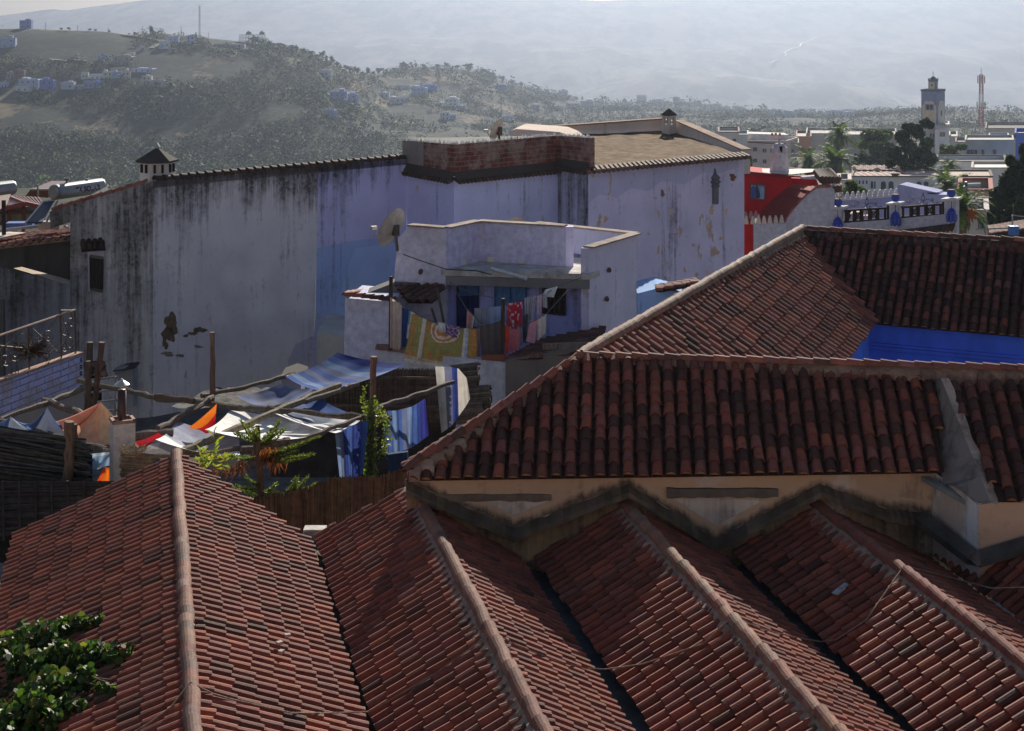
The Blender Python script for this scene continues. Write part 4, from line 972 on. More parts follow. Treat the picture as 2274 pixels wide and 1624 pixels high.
# ---------------------------------------------------------------- reeds
def reeds(mb, n, fn, r=.012, col=(.16, .13, .10), var=.4, seg=3):
    for k in range(n):
        a, b = fn(k/n); q = [L3(a, b, i/seg)+Vector((rnd(-.01, .01), rnd(-.015, .015), rnd(-.01, .01))) for i in range(seg+1)]
        mb.tube(q, r*rnd(.7, 1.3), 4, jit(col, var), cap=False)
random.seed(21)
mb = MB()
def heap(s):
    v0 = 955+105*s+rnd(-3, 3); u1 = rnd(150, 207); st = rnd(-40, 60)
    a = P(st-30, v0-6, 25.6+rnd(-.25, .25)); b = P(u1, v0+rnd(12, 34)*(1-s*.6)+8, 25.4+rnd(-.25, .25)); return a, b
reeds(mb, 210, heap, .016, (.09, .085, .08), .45, 4)
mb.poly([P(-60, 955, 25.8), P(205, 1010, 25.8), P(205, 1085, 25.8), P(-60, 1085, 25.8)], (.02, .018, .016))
solo(mb, 'reed_heap', REED, 'dark heap of grey reeds sliding down at the left edge', 'reed heap')
mb = MB(); reeds(mb, 60, lambda s: (P(-60, 1070+125*s+rnd(-2, 2), 24.6), P(292+rnd(-8, 8)-90*max(0, s-.35), 1069+100*s+rnd(-2, 2), 24.5)), .012, (.055, .052, .055), .4, 5)
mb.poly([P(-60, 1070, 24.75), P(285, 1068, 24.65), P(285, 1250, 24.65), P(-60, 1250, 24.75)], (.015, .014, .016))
for k in range(9): mb.tube([P(-30+36*k, 1068, 24.5), P(-28+36*k, 1200, 24.5)], .02, 5, (.05, .045, .045))
solo(mb, 'reed_screen', REED, 'nearly black reed screen left of the first roof', 'reed screen', 'reed screens')
mb = MB(); reeds(mb, 34, lambda s: (P(268+rnd(-4, 4), 1003+58*s, 25.2), P(342+rnd(-8, 6), 1010+52*s, 25.1)), .01, (.24, .165, .11), .35)
for k in range(120):
    q = P(rnd(266, 325), rnd(992, 1008), 25.1+rnd(-.1, .1)); mb.tube([q, q+Vector((rnd(-.12, .12), rnd(-.05, .05), rnd(-.02, .09)))], .005, 3, jit((.42, .33, .22), .3), cap=False)
solo(mb, 'reed_screen', REED, 'small brown reed panel with straw on top behind the first roof ridge', 'reed screen', 'reed screens')
mb = MB()
ftop = [(560, 1108), (605, 1100), (650, 1093), (700, 1078), (740, 1062), (790, 1062), (840, 1060), (900, 1040)]
reeds(mb, 260, lambda s: (P(pl(ftop, s)[0], pl(ftop, s)[1]+rnd(-5, 5), 24.0), P(pl(ftop, s)[0]+rnd(-2, 2), 1290, 24.0)), .013, (.125, .075, .055), .4, 2)
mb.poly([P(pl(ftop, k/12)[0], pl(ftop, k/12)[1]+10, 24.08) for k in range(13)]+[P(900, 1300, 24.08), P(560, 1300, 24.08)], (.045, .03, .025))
solo(mb, 'reed_fence', REED, 'brown upright reed fence in the gap between the first and second roof', 'fence')
mb = MB()
reeds(mb, 46, lambda s: (P(715+rnd(-4, 4), 820+115*s, 34.3-1.2*s*0), P(1012, 822+118*s+rnd(-2, 2), 33.7)), .012, (.155, .12, .095), .3, 4)
reeds(mb, 90, lambda s: (P(716+294*s, 818, 34.2-.5*s), P(716+294*s, 940, 34.2-.5*s)), .009, (.17, .13, .10), .35, 3)
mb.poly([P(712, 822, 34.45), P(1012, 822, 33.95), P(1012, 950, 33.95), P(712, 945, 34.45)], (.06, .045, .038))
for v in (838, 900): mb.tube([P(716, v, 34), P(1010, v+3, 33.6)], .035, 6, (.14, .10, .08))
solo(mb, 'reed_screen', REED, 'woven brown reed screen behind the vine covered post', 'reed screen', 'reed screens')
mb = MB()
for (u0, u1, vc, r, Y) in ((1000, 1062, 838, .27, 35.2), (1010, 1088, 885, .24, 35.0), (985, 1075, 915, .22, 34.8)):
    c0, c1 = P(u0, vc+4, Y), P(u1, vc-3, Y)
    for k in range(30):
        a = 2*math.pi*k/30; o = Vector((0, math.cos(a)*r, math.sin(a)*r)); mb.tube([c0+o, c1+o+Vector((rnd(-.05, .05), 0, 0))], .03, 5, jit((.19, .15, .12), .35))
    mb.tube([c0, c1], r*.8, 8, (.05, .04, .035))
solo(mb, 'reed_roll', REED, 'stacked rolls of reed matting at the right end of the terrace', 'reed roll')
# terrace floor and retaining walls under the shade frame
m = MB(); m.poly([Vector((-14, 23.4, -13)), Vector((1.2, 23.4, -13)), Vector((2.5, 44, -13)), Vector((-20, 58, -13))], (.16, .15, .145)); struct(m, 'terrace_ground', CONC)
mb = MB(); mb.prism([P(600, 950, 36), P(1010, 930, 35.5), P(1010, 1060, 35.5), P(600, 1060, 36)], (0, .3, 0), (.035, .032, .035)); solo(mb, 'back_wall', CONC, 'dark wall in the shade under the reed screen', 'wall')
mb = MB(); a, b = P(860, 1010, 27.2), P(905, 1004, 27.0); mb.prism([a, b, b-Z*1.3, a-Z*1.3], (0, .1, 0), (.02, .045, .11)); solo(mb, 'blue_gate', WOOD, 'dark blue metal gate below the right curtain', 'gate')
# low sheds at the foot of the grey wall
mb = MB(); random.seed(77)
a, b, c, d = P(380, 905, 38), P(475, 862, 44), P(640, 862, 43), P(600, 905, 37)
mb.grid(lambda s, t: L3(L3(a, b, t), L3(d, c, t), s)+Z*.05*rnd(-1, 1), 14, 8, lambda s, t: jit((.07, .065, .06), .5)); solo(mb, 'low_roof', CONC, 'low rubble covered dark roof at the foot of the grey wall', 'roof')
mb = MB(); mb.prism([P(625, 836, 42), P(668, 836, 42), P(668, 880, 42), P(625, 880, 42)], (0, .8, 0), (.36, .36, .42)); mb.prism([P(622, 836, 41.9), P(650, 826, 42.4), P(674, 834, 41.9), P(674, 838, 41.9), P(622, 840, 41.9)], (0, 1, 0), (.06, .05, .045)); solo(mb, 'roof_vent', GRIM, 'small white roof vent with dark cap behind the awnings', 'vent')
mb = MB(); mb.prism([P(254, 822, 46), P(295, 815, 46), P(296, 905, 46), P(262, 905, 46)], (0, .6, 0), (.27, .27, .28)); mb.prism([P(248, 826, 45.8), P(268, 818, 46.2), P(298, 814, 45.9), P(300, 818, 45.9), P(270, 824, 45.8)], (0, .6, 0), (.05, .045, .04)); solo(mb, 'wall_buttress', GRIM, 'grey buttress with dark slate top at the foot of the gable wall', 'buttress')
mb = MB(); tile_slope(mb, [P(186, 806, 43.5), P(236, 806, 43.5), P(230, 838, 42.6), P(190, 838, 42.6)], .2, .3, .17, .7); mb.prism([P(188, 826, 42.9), P(232, 826, 42.9), P(218, 850, 43.3), P(196, 850, 43.3)], (0, .3, 0), (.08, .05, .045)); solo(mb, 'door_hood', TILE, 'small tiled hood over a dark doorway behind the twin posts', 'door hood')
mb = MB(); mb.poly([P(202, 850, 43.6), P(226, 850, 43.6), P(226, 930, 43.6), P(202, 930, 43.6)], (.015, .014, .014)); solo(mb, 'doorway', DARK, 'black doorway under the small tiled hood', 'doorway')
mb = MB()
for v in (845, 873, 896, 918): mb.bar(P(196, v, 40), P(262, v-8, 39), .04, .05, (.24, .24, .26))
mb.bar(P(258, 836, 39), P(256, 925, 39), .05, .05, (.24, .24, .26)); solo(mb, 'wooden_rail', WOOD, 'grey rail fence left of the tin chimney cowl', 'fence')
# ---------------------------------------------------------------- buildings and roofs at the left edge
random.seed(31)
lb = thing('left_house', 'grimy grey house at the left edge with tiled roof edge and sunlit parapet top', 'house', (-15, 50, -14))
mb = MB(); q = [P(-60, 556, 51), P(156, 528, 52.5), P(156, 650, 52.5), P(-60, 650, 51)]; mb.poly(q, (.10, .095, .09), st=[.2]*4); mb.build('recessed_wall', GRIM, lb)
mb = MB(); q = [P(-60, 586, 47), P(14, 596, 47.2), P(156, 634, 48.2), P(156, 960, 48.2), P(-60, 960, 47)]; mb.poly(q, (.26, .26, .29), st=[.45, .45, .35, .05, .15]); mb.build('lower_wall', GRIM, lb)
mb = MB(); mb.poly([P(30, 596, 47.6), P(48, 593, 49), P(156, 622, 50.2), P(156, 635, 48.2), P(90, 614, 47.7)], (.42, .33, .24)); mb.build('parapet_top', CONC, lb)
mb = MB(); tile_slope(mb, [P(-60, 532, 55), P(156, 508, 56), P(156, 527, 52.3), P(-60, 553, 50.8)], .24, .34, .19, .15); mb.build('tile_slope', TILE, lb)
mb = MB(); mb.bar(P(-60, 555, 50.9), P(156, 530, 52.4), .2, .12, (.36, .24, .17)); mb.build('eave_board', CONC, lb)
mb = MB(); mb.prism([P(-40, 520, 52), P(20, 515, 53), P(58, 517, 53), P(-10, 530, 51.3)], (0, 0, -.06), (.62, .55, .48)); mb.build('roof_slab', CONC, lb)
mb = MB(); mb.tube([P(-20, 514, 53), P(125, 498, 54)], .05, 8, (.42, .46, .52)); mb.tube([P(8, 445, 52), P(8.5, 522, 52)], .07, 7, (.03, .028, .03)); mb.tube([P(125, 498, 54), P(132, 508, 54)], .08, 7, (.05, .05, .06)); mb.build('water_pipe', METAL, lb)
mb = MB(); mb.tube([P(5, 665, 46.4), P(6, 860, 46)], .09, 7, (.05, .05, .055)); mb.build('drain_pipe', METAL, lb)
# red summer house behind
gz = thing('red_pavilion', 'red tin roofed pavilion with open glazed sides behind the solar heaters', 'pavilion', P(40, 520, 62))
mb = MB()
ra = (.20, .05, .04)
mb.poly([P(18, 437, 63), P(55, 452, 60), P(-30, 475, 60), P(-40, 445, 63)], ra); mb.poly([P(18, 437, 63), P(85, 440, 63), P(100, 462, 60), P(55, 452, 60)], (.15, .04, .035))
for k in range(9): mb.bar(L3(P(18, 437, 62.98), P(85, 440, 62.98), k/8)+Z*.02, L3(P(55, 452, 59.98), P(100, 462, 59.98), k/8)+Z*.02, .05, .05, (.17, .045, .04))
mb.bar(P(18, 436, 63), P(55, 451, 60), .12, .1, (.24, .06, .05)); mb.bar(P(55, 452, 59.9), P(-30, 475, 59.9), .1, .16, (.20, .045, .04)); mb.bar(P(55, 452, 59.9), P(100, 462, 59.9), .1, .16, (.18, .045, .04)); mb.build('roof', METAL, gz)
mb = MB()
for u in (-20, 20, 52): mb.bar(P(u, 455, 60.2), P(u, 520, 60.2), .12, .12, (.16, .055, .03))
for v in (472, 498): mb.bar(P(-30, v, 60.2), P(100, v, 60.2), .08, .1, (.14, .05, .03))
mb.build('frame', WOOD, gz)
mb = MB(); mb.poly([P(-30, 460, 60.5), P(100, 460, 60.5), P(100, 500, 60.5), P(-30, 500, 60.5)], (.20, .23, .20)); mb.build('glazing', GLASS, gz)
mb = MB(); mb.prism([P(68, 421, 66), P(108, 421, 66), P(108, 440, 66), P(56, 436, 66)], (0, 3, 0), (.13, .05, .035)); mb.bar(P(67, 421, 65.9), P(108, 421, 65.9), .1, .06, (.35, .33, .33)); mb.tube([P(84, 410, 65.5), P(84, 437, 65.5)], .04, 6, (.2, .2, .2)); solo(mb, 'shed', METAL, 'low dark red shed roof behind the solar water heater', 'shed')
mb = MB(); mb.box(P(45, 500, 57), (.9, .5, .2), .1, (.10, .16, .40)); mb.box(P(22, 507, 57), (.5, .4, .3), .3, (.55, .55, .55)); solo(mb, 'crate', METAL, 'blue plastic crate on the roof before the pavilion', 'crate')
# solar water heaters
def text_mesh(txt, size):
    cu = bpy.data.curves.new('txt', 'FONT'); cu.body = txt; cu.size = size; cu.offset = .008; cu.resolution_u = 3
    ob = bpy.data.objects.new('txt', cu); COL.objects.link(ob); bpy.context.view_layer.update()
    me = ob.evaluated_get(bpy.context.evaluated_depsgraph_get()).to_mesh()
    vs = [v.co.copy() for v in me.vertices]; fs = [list(p.vertices) for p in me.polygons]
    bpy.data.objects.remove(ob); return vs, fs
def heater(a, b, r, lab, logo):
    t = thing('solar_water_heater', lab, 'water heater', (a+b)/2-Z*1.2, 'solar water heaters')
    d = (b-a); L = d.length; d.normalize(); mb = MB(); n = 24
    y = d.cross(Z).normalized(); z_ = y.cross(d)
    if y.y > 0: y = -y
    prof = [(0, r*.72), (.03, r*.93), (.09, r), (L-.09, r), (L-.03, r*.93), (L, r*.72)]
    vs = [a+d*s+(y*math.cos(2*math.pi*j/n)+z_*math.sin(2*math.pi*j/n))*rr for s, rr in prof for j in range(n)]
    fs = [[i*n+j, i*n+(j+1) % n, (i+1)*n+(j+1) % n, (i+1)*n+j] for i in range(5) for j in range(n)]+[list(range(n)), [5*n+j for j in range(n)]]
    mb.add(vs, fs, (.24, .245, .25)); tk = mb.build('tank', STEEL, t, False)
    if logo:
        vs, fs = text_mesh('TK SOLAR', .25); w = max(v.x for v in vs)
        m2 = MB(); a0 = L*.60-w/2
        m2.add([a+d*(a0+v.x)+(y*math.cos(v.y/r-.30)+z_*math.sin(v.y/r-.30))*(r+.004) for v in vs], fs, (.012, .01, .04))
        m2.add([a+d*s+(y*math.cos(k)+z_*math.sin(k))*(r+.004) for s, k in ((a0+.3, -.44), (a0+w, -.44), (a0+w, -.40), (a0+.3, -.40))], [[0, 1, 2, 3]], (.012, .01, .04)); sub(m2, 'lettering', DARK, tk)
    mb = MB(); q = a+d*L*.28+z_*r; mb.tube([q, q+Z*.12], .04, 6, (.12, .12, .13)); mb.box(q+Z*.13, (.2, .1, .05), 0, (.12, .12, .13)); q = a+d*L*.7+z_*r; mb.tube([q, q+Z*.05], .05, 6, (.3, .3, .3)); mb.build('valve', METAL, t)
    return t, d, y
tA, dA_, yA = heater(P(117, 428, 54.0), P(226, 412.5, 56.0), .262, 'silver solar water tank lettered TK SOLAR above the gable coping', True)
mb = MB(); q = [P(96, 450, 53.6), P(120, 446, 53.9), P(92, 497, 52.2), P(57, 497, 52.0)]; mb.prism(q, (.02, .1, .05), (.05, .06, .085)); mb.bar(q[0], q[3], .06, .08, (.5, .5, .5)); mb.bar(q[0], q[1], .1, .08, (.5, .5, .5)); mb.build('collector', METAL, tA)
mb = MB()
for (a, b) in (((128, 447), (100, 500)), ((112, 470), (150, 505)), ((140, 455), (144, 503))): mb.bar(P(*a, 54.2), P(*b, 53), .05, .05, (.5, .5, .52))
mb.box(P(112, 500, 53.8), (.7, .4, .25), 0, (.42, .36, .32)); mb.build('stand', METAL, tA)
tB, _, _ = heater(P(-90, 432, 54.0), P(29, 417, 56.0), .262, 'second silver solar water tank cut by the left picture edge', False)
mb = MB(); mb.bar(P(-30, 440, 54.2), P(-10, 490, 53.6), .07, .07, (.5, .42, .38)); mb.prism([P(-20, 438, 54.4), P(22, 432, 55), P(14, 455, 54.4), P(-20, 480, 53.5)], (0, .1, 0), (.42, .30, .24)); mb.build('stand', METAL, tB)
# blue brick wall, railing and dry vines
B0, B1 = P(-40, 862, 34.2), P(184, 785, 37.8)
def onB(u, v): return ON((B0.x, B0.y), (B1.x, B1.y), u, v)
dB = B1-B0; angB = math.atan2(dB.y, dB.x); nB = Vector((-dB.y, dB.x, 0)).normalized()*.18
bw = thing('brick_wall', 'blue washed hollow brick wall rising to the right under the iron railing', 'wall', B0-Z*3)
mb = MB(); mb.prism([onB(-40, 862), onB(184, 785), onB(186, 862), onB(-40, 950)], nB, (.3, .3, .5)); mb.build('brickwork', m_brick('blue_brick', angB, ((.46, .46, .72), (.40, .40, .66)), (.10, .10, .19), 1.0, .62, .15, .010), bw)
mb = MB(); mb.prism([onB(-40, 950), onB(186, 862), onB(186, 985), onB(-40, 1010)], nB, (.33, .29, .27), 0); mb.build('plaster_base', m_plaster('blotched_base', .3, dirt=(.10, .12, .30), dirtk=.9), bw)
mb = MB(); mb.prism([onB(-40, 859), onB(185, 782), onB(185, 787), onB(-40, 865)], nB*1.1, (.46, .30, .22)); mb.build('coping', CONC, bw)
mb = MB()
for k in range(5):
    q = onB(180, 797+k*15)
    for s in range(2): mb.box(q+Vector((-.01-.07*s*0, -.005, -.05*s)), (.10, .02, .035), angB, (.012, .01, .015))
mb.build('brick_holes', DARK, bw)
rl = thing('iron_railing', 'rusty iron railing with scrolls and dry vine stems above the blue brick wall', 'railing', onB(60, 820))
RI = (.13, .075, .055)
def onR(u, v): return onB(u, v)+nB*.5
mb = MB()
mb.tube([onR(-40, 762), onR(174, 689)], .028, 6, (.30, .19, .14)); mb.tube([onR(-40, 764), onR(142, 782)], .018, 5, RI)
for u, v0, v1 in ((71, 726, 830), (142, 690, 800), (174, 690, 790)): mb.tube([onR(u, v0), onR(u+2, v1)], .02, 5, RI)
mb.tube([onR(142, 690), onR(174, 690)], .018, 5, RI); mb.build('rail_frame', METAL, rl)
mb = MB()
for (cu, cv, r) in ((152, 730, 14), (163, 760, 12), (150, 770, 10), (165, 715, 9), (100, 770, 16), (40, 785, 16), (115, 745, 12), (20, 800, 12)):
    mb.tube([onR(cu+r*(1-k/26)*math.cos(k*.5), cv+r*(1-k/26)*math.sin(k*.5)*1.3) for k in range(20)], .009, 4, RI)
for (a, b) in (((143, 695), (173, 785)), ((173, 695), (143, 785)), ((80, 730), (140, 785)), ((135, 705), (75, 785))): mb.tube([onR(*a), onR(*b)], .009, 4, RI)
mb.build('scrollwork', METAL, rl)
mb = MB(); random.seed(9)
for k in range(34):
    u, v = rnd(-10, 130), rnd(790, 815); q = [onR(u, v)+Vector((0, rnd(-.2, .2), 0))]
    for i in range(4): u += rnd(-14, 16); v -= rnd(4, 22); q.append(onR(u, v)+Vector((0, rnd(-.25, .1), 0)))
    mb.tube(q, rnd(.004, .009), 4, jit((.22, .17, .12), .4), cap=False)
solo(mb, 'dry_vine', WOOD, 'tangle of leafless vine stems behind the iron railing', 'vine')
mb = MB(); random.seed(8); bq = onR(70, 785)
for k in range(90):
    an, an2 = rnd(0, 6.28), rnd(-.6, .8); mb.tube([bq+Vector((rnd(-.1, .1), .2, 0)), bq+Vector((math.cos(an)*rnd(.2, .42), .2+math.sin(an)*.2, an2*.3))], .012, 4, jit((.10, .055, .035), .3), cap=False)
solo(mb, 'dead_bush', WOOD, 'dead brown bush hanging behind the railing', 'bush')
# ---------------------------------------------------------------- conifer, vine and creeper
def leafquads(mb, c, n, rad, size, cols, flat=(1, 1, 1)):
    for k in range(n):
        o = Vector((random.gauss(0, .45)*rad*flat[0], random.gauss(0, .45)*rad*flat[1], random.gauss(0, .45)*rad*flat[2]))
        a = Vector((rnd(-1, 1), rnd(-1, 1), rnd(-1, 1))).normalized(); b = a.cross(Vector((rnd(-1, 1), rnd(-1, 1), rnd(-1, 1)))).normalized(); s = size*rnd(.6, 1.3); p = Vector(c)+o
        mb.add([p-a*s*.5, p+b*s*.42, p+a*s*.6, p-b*s*.42], [[0, 1, 2, 3]], jit(random.choice(cols), .25))
def sprig(mb, a, b, cols, droop=.12, w=.11, step=.030, ln=.075, stemcol=(.13, .09, .06)):
    a, b = Vector(a), Vector(b); L = (b-a).length; n = max(4, int(L/step)); d = (b-a).normalized()
    pts = [L3(a, b, i/n)-Z*droop*math.sin(math.pi*i/n*.9) for i in range(n+1)]
    mb.tube(pts, [.012*(1-.7*i/n) for i in range(n+1)], 4, stemcol, cap=False)
    x = d.cross(Z).normalized()
    for i in range(n//5, n+1):
        f = .4+.6*math.sin(math.pi*min(1, (i/n)*.85+.1)); 
        for s in (-1, 1):
            for q in range(2):
                e = (x*s+d*rnd(.4, .9)+Z*rnd(.1, .8)).normalized()*w*f*rnd(.6, 1.2)
                p = pts[i]; t_ = p+e; nn = Vector((rnd(-1, 1), rnd(-1, 1), rnd(-1, 1))).normalized()*.013
                mb.add([p-nn, t_, p+nn], [[0, 1, 2]], jit(random.choice(cols), .25))
                p2 = L3(p, t_, .55)
                for r_ in (-1, 1):
                    t2 = p2+(d*rnd(.2, 1)*r_+e.normalized()*.6+Z*rnd(-.2, .6)).normalized()*w*.55
                    mb.add([p2-nn*.8, t2, p2+nn*.8], [[0, 1, 2]], jit(random.choice(cols), .25))
random.seed(3)
GC = [(.09, .13, .03), (.13, .17, .04), (.06, .09, .025), (.17, .19, .05)]
YG = [(.22, .25, .04), (.16, .20, .04)]
cf = thing('conifer', 'young monkey puzzle like conifer with drooping rusty dead branches behind the first roof', 'tree', P(582, 1180, 24.6))
CY = 24.7
mb = MB(); mb.tube([P(584, 1250, CY), P(579, 1100, CY), P(575, 1010, CY), P(572, 945, CY)], [.065, .055, .045, .03], 8, (.15, .09, .065)); mb.build('trunk', WOOD, cf)
mb = MB()
br = [((573, 985), (541, 938)), ((573, 985), (527, 962)), ((573, 975), (556, 944)), ((576, 985), (618, 938)), ((576, 985), (608, 952)), ((576, 990), (628, 955)), ((577, 1015), (660, 1000)), ((577, 1015), (700, 975)), ((577, 1020), (690, 1010)), ((575, 1020), (512, 1012)), ((575, 1015), (480, 1008)),
      ((580, 1085), (520, 1075)), ((580, 1080), (545, 1060)), ((580, 1085), (640, 1098)), ((582, 1100), (612, 1075)), ((640, 1090), (678, 1058)), ((640, 1095), (702, 1072)), ((645, 1092), (690, 1090)), ((640, 1090), (660, 1060)), ((582, 1110), (540, 1085)), ((614, 1126), (660, 1132)), ((630, 1120), (680, 1140)), ((660, 1130), (718, 1142)), ((620, 1130), (650, 1115))]
for (a, b) in br:
    for k in range(2): sprig(mb, P(a[0], a[1], CY), P(b[0]+rnd(-6, 6), b[1]+rnd(-4, 4), CY+rnd(-.35, .25)), GC, rnd(.02, .10), .10)
mb.build('foliage', LEAF, cf)
mb = MB()
for (u, v, n, l) in ((600, 1000, 70, 48), (612, 1015, 60, 40), (530, 1030, 40, 30), (500, 1042, 30, 24), (585, 1005, 40, 40), (470, 1045, 20, 20)):
    for k in range(n):
        a = P(u+random.gauss(0, 9), v+rnd(-8, 10), CY+rnd(-.2, .2)); b = a+Vector((rnd(-.12, .12), rnd(-.1, .1), -rnd(.3, 1)*l/3600*CY)); nn = Vector((rnd(-1, 1), rnd(-1, 1), 0)).normalized()*.012
        mb.add([a-nn, b, a+nn], [[0, 1, 2]], jit((.16, .05, .022), .35))
mb.build('dead_branches', LEAF, cf)
mb = MB()
for (a, b) in (((600, 1095), (632, 1122)), ((597, 1083), (640, 1100)), ((600, 1090), (650, 1097))): mb.tube([P(*a, CY), P(*b, CY-.1)], .01, 4, (.35, .28, .24))
mb.build('bare_twigs', WOOD, cf)
mb = MB(); random.seed(14)
for k in range(24):
    a = P(rnd(440, 500), rnd(1000, 1042), 24.3+rnd(-.2, .2)); 
    for q in range(4):
        e = Vector((rnd(-1, 1), rnd(-.5, .5), rnd(-.4, 1))).normalized()*rnd(.08, .16); nn = e.cross(Vector((0, 1, 0))).normalized()*.014
        mb.add([a-nn, a+e*.5+nn, a+e, a+e*.5-nn], [[0, 1, 2, 3]], jit(random.choice(YG+[(.28, .26, .04)]), .2))
for k in range(7):
    a = P(476+rnd(-4, 4), 1000-k*7, 24.3); e = Vector((rnd(-.15, .15), 0, .08)); mb.add([a, a+e*.5+Z*.02, a+e, a+e*.5-Z*.02], [[0, 1, 2, 3]], jit(YG[0], .2))
mb.tube([P(478, 1045, 24.3), P(474, 1000, 24.3), P(476, 955, 24.3)], .008, 4, (.2, .22, .06)); solo(mb, 'bamboo_plant', LEAF, 'thin yellow green bamboo shoots above the first roof', 'plant')
vn = thing('climbing_vine', 'green climbing vine with yellowing leaves wrapped round the reddish post', 'vine', P(823, 1100, 28.4))
mb = MB(); random.seed(15); VC = [(.07, .11, .025), (.12, .17, .035), (.20, .25, .05), (.05, .075, .02)]
for k in range(56):
    f = k/56; v = 885+205*f; leafquads(mb, P(823-3*f+rnd(-4, 4), v, 28.45), int(10+22*f), .07+.17*f*(1.25-f), .05, VC if f > .15 else VC[1:3]+YG, (1, .7, .8))
for k in range(34):
    f = k/34; leafquads(mb, P(836+24*math.sin(f*2.6)+rnd(-5, 5), 898+115*f, 28.3), 9, .09, .048, VC[1:3]+YG)
for k in range(14): leafquads(mb, P(814-8*math.sin(k*.35)+rnd(-3, 3), 855+7*k, 28.4), 5, .05, .055, VC[1:3]+YG)
for k in range(10): leafquads(mb, P(835+rnd(-6, 6), 1060+4*k, 28.0), 5, .05, .06, YG)
mb.build('leaves', LEAF, vn)
mb = MB(); mb.tube([P(826+5*math.sin(k*.8), 1090-17*k, 28.42) for k in range(13)], .018, 5, (.15, .10, .07)); mb.build('stem', WOOD, vn)
cr = thing('creeper', 'dark green creeper with glossy leaves spreading over the lower left of the first roof', 'creeper', RL(-.24, 7.5, 1600))
random.seed(16); mb = MB()
rfl, rnl, enl = RL(.06, HR, 1012), RL(.06, HR, VN), RL(-.243, 7.5, 1500)
o_, n_, d_, a_ = frame([rfl, rnl, enl])
def onroof(u, v):
    ray = Vector(((u-U0)/F, 1, -(v-V0)/F)); t = o_.dot(n_)/ray.dot(n_); return ray*t
lobes = [([(-15, 1452), (60, 1440), (130, 1420), (180, 1400), (224, 1378)], [26, 28, 22, 14, 5]), ([(20, 1500), (110, 1480), (170, 1470), (215, 1478), (300, 1452)], [26, 22, 26, 24, 6]), ([(-10, 1610), (60, 1570), (130, 1540), (190, 1532), (246, 1540)], [30, 30, 30, 20, 5]), ([(-10, 1660), (60, 1620), (140, 1590), (180, 1585)], [40, 40, 20, 8]), ([(195, 1480), (225, 1450)], [14, 6]), ([(232, 1475), (255, 1445)], [10, 8])]
IV = [(.035, .08, .014), (.05, .11, .018), (.08, .14, .024), (.022, .045, .010), (.12, .13, .025)]
for li, (axis, wid) in enumerate(lobes):
    for k in range(1900 if len(axis) > 2 else 220):
        s = random.random(); u, v = pl(axis, s); w_ = pl([(x,) for x in wid], s)[0]
        cl = mnoise.noise(Vector((u*.05, v*.05+li*3, li*7.0)))+.6*mnoise.noise(Vector((u*.16, v*.16, li*3.0)))
        if cl < -.18: continue
        g = random.gauss(0, .55); p = onroof(u+rnd(-9, 9), v+g*w_+w_*.25+8*math.sin(u*.07+li*2)); h = (.03+w_*.0075+.10*max(0, cl))*max(.1, 1-g*g)*rnd(.3, 1.15)
        p = p+Z*h
        c = random.choice(IV) if random.random() > .015 else random.choice([(.25, .04, .02), (.35, .20, .03)])
        nn = (Vector((rnd(-.8, .8), rnd(-.9, .5), rnd(.2, 1)))).normalized(); x = nn.cross(Vector((rnd(-1, 1), rnd(-1, 1), rnd(-1, 1)))).normalized(); y = nn.cross(x); s_ = rnd(.028, .095)
        mb.add([p-y*s_*.5, p+x*s_*.55-y*s_*.15, p+x*s_*.35+y*s_*.4, p+y*s_*.62, p-x*s_*.35+y*s_*.4, p-x*s_*.55-y*s_*.15], [[0, 1, 2, 3], [0, 3, 4, 5]], jit(c, .3))
for k in range(2600):  # low leaves between the lobes, shade painted in as darker leaf colours
    u, v = rnd(-20, 215), rnd(1440, 1660)
    if u > 120 and v > 1590 or u > 60+rnd(0, 160): continue
    p = onroof(u, v)+Z*rnd(.01, .07); nn = (Vector((rnd(-.9, .9), rnd(-1, .6), rnd(.1, 1)))).normalized(); x = nn.cross(Vector((rnd(-1, 1), rnd(-1, 1), rnd(-1, 1)))).normalized(); y = nn.cross(x); s_ = rnd(.04, .08)
    mb.add([p-y*s_*.5, p+x*s_*.55-y*s_*.15, p+x*s_*.35+y*s_*.4, p+y*s_*.62, p-x*s_*.35+y*s_*.4, p-x*s_*.55-y*s_*.15], [[0, 1, 2, 3], [0, 3, 4, 5]], jit(random.choice(((.02, .045, .01), (.03, .055, .012), (.05, .045, .015))), .3))
mb.build('leaves', m_leaf('ivy_leaf', .42, .55), cr)
mb = MB()
for axis, wid in lobes:
    for e_ in range(4): mb.tube([onroof(u+rnd(-6, 6), v+6+rnd(-12, 12))+Z*rnd(.03, .2) for u, v in axis], .008, 5, (.10, .07, .05))
mb.build('stems', WOOD, cr)
# loose cable tied across the four ridges
random.seed(4)
RG = [(fr[0], fr[2][0], fr[2][1], fr[3][0], fr[3][1]) for fr in front]
def surf(r):                                  # depth of the tiled surface below the eye along the bearing r
    best = None
    for rr, la, lh, ra, rh in RG:
        if la <= r <= ra:
            if r >= rr: k = (rh-HR)/abs(ra*rh-rr*HR); return (HR-k*rr*HR)/(1-k*r)
            k = (lh-HR)/abs(la*lh-rr*HR); return (HR+k*rr*HR)/(1+k*r)
    return 7.25
CP = [(-.03, 1655), (0, 1624), (.031, 1588), (.06, 1539), (.09, 1557), (.114, 1569), (.196, 1600), (.25, 1600), (.303, 1597), (.341, 1569), (.423, 1508), (.533, 1425), (.558, 1447), (.607, 1485), (.645, 1500), (.67, 1502), (.729, 1491), (.845, 1446), (.93, 1387), (.953, 1410), (1.0, 1432), (1.03, 1440), (1.055, 1436), (1.136, 1392), (1.304, 1276), (1.35, 1290)]
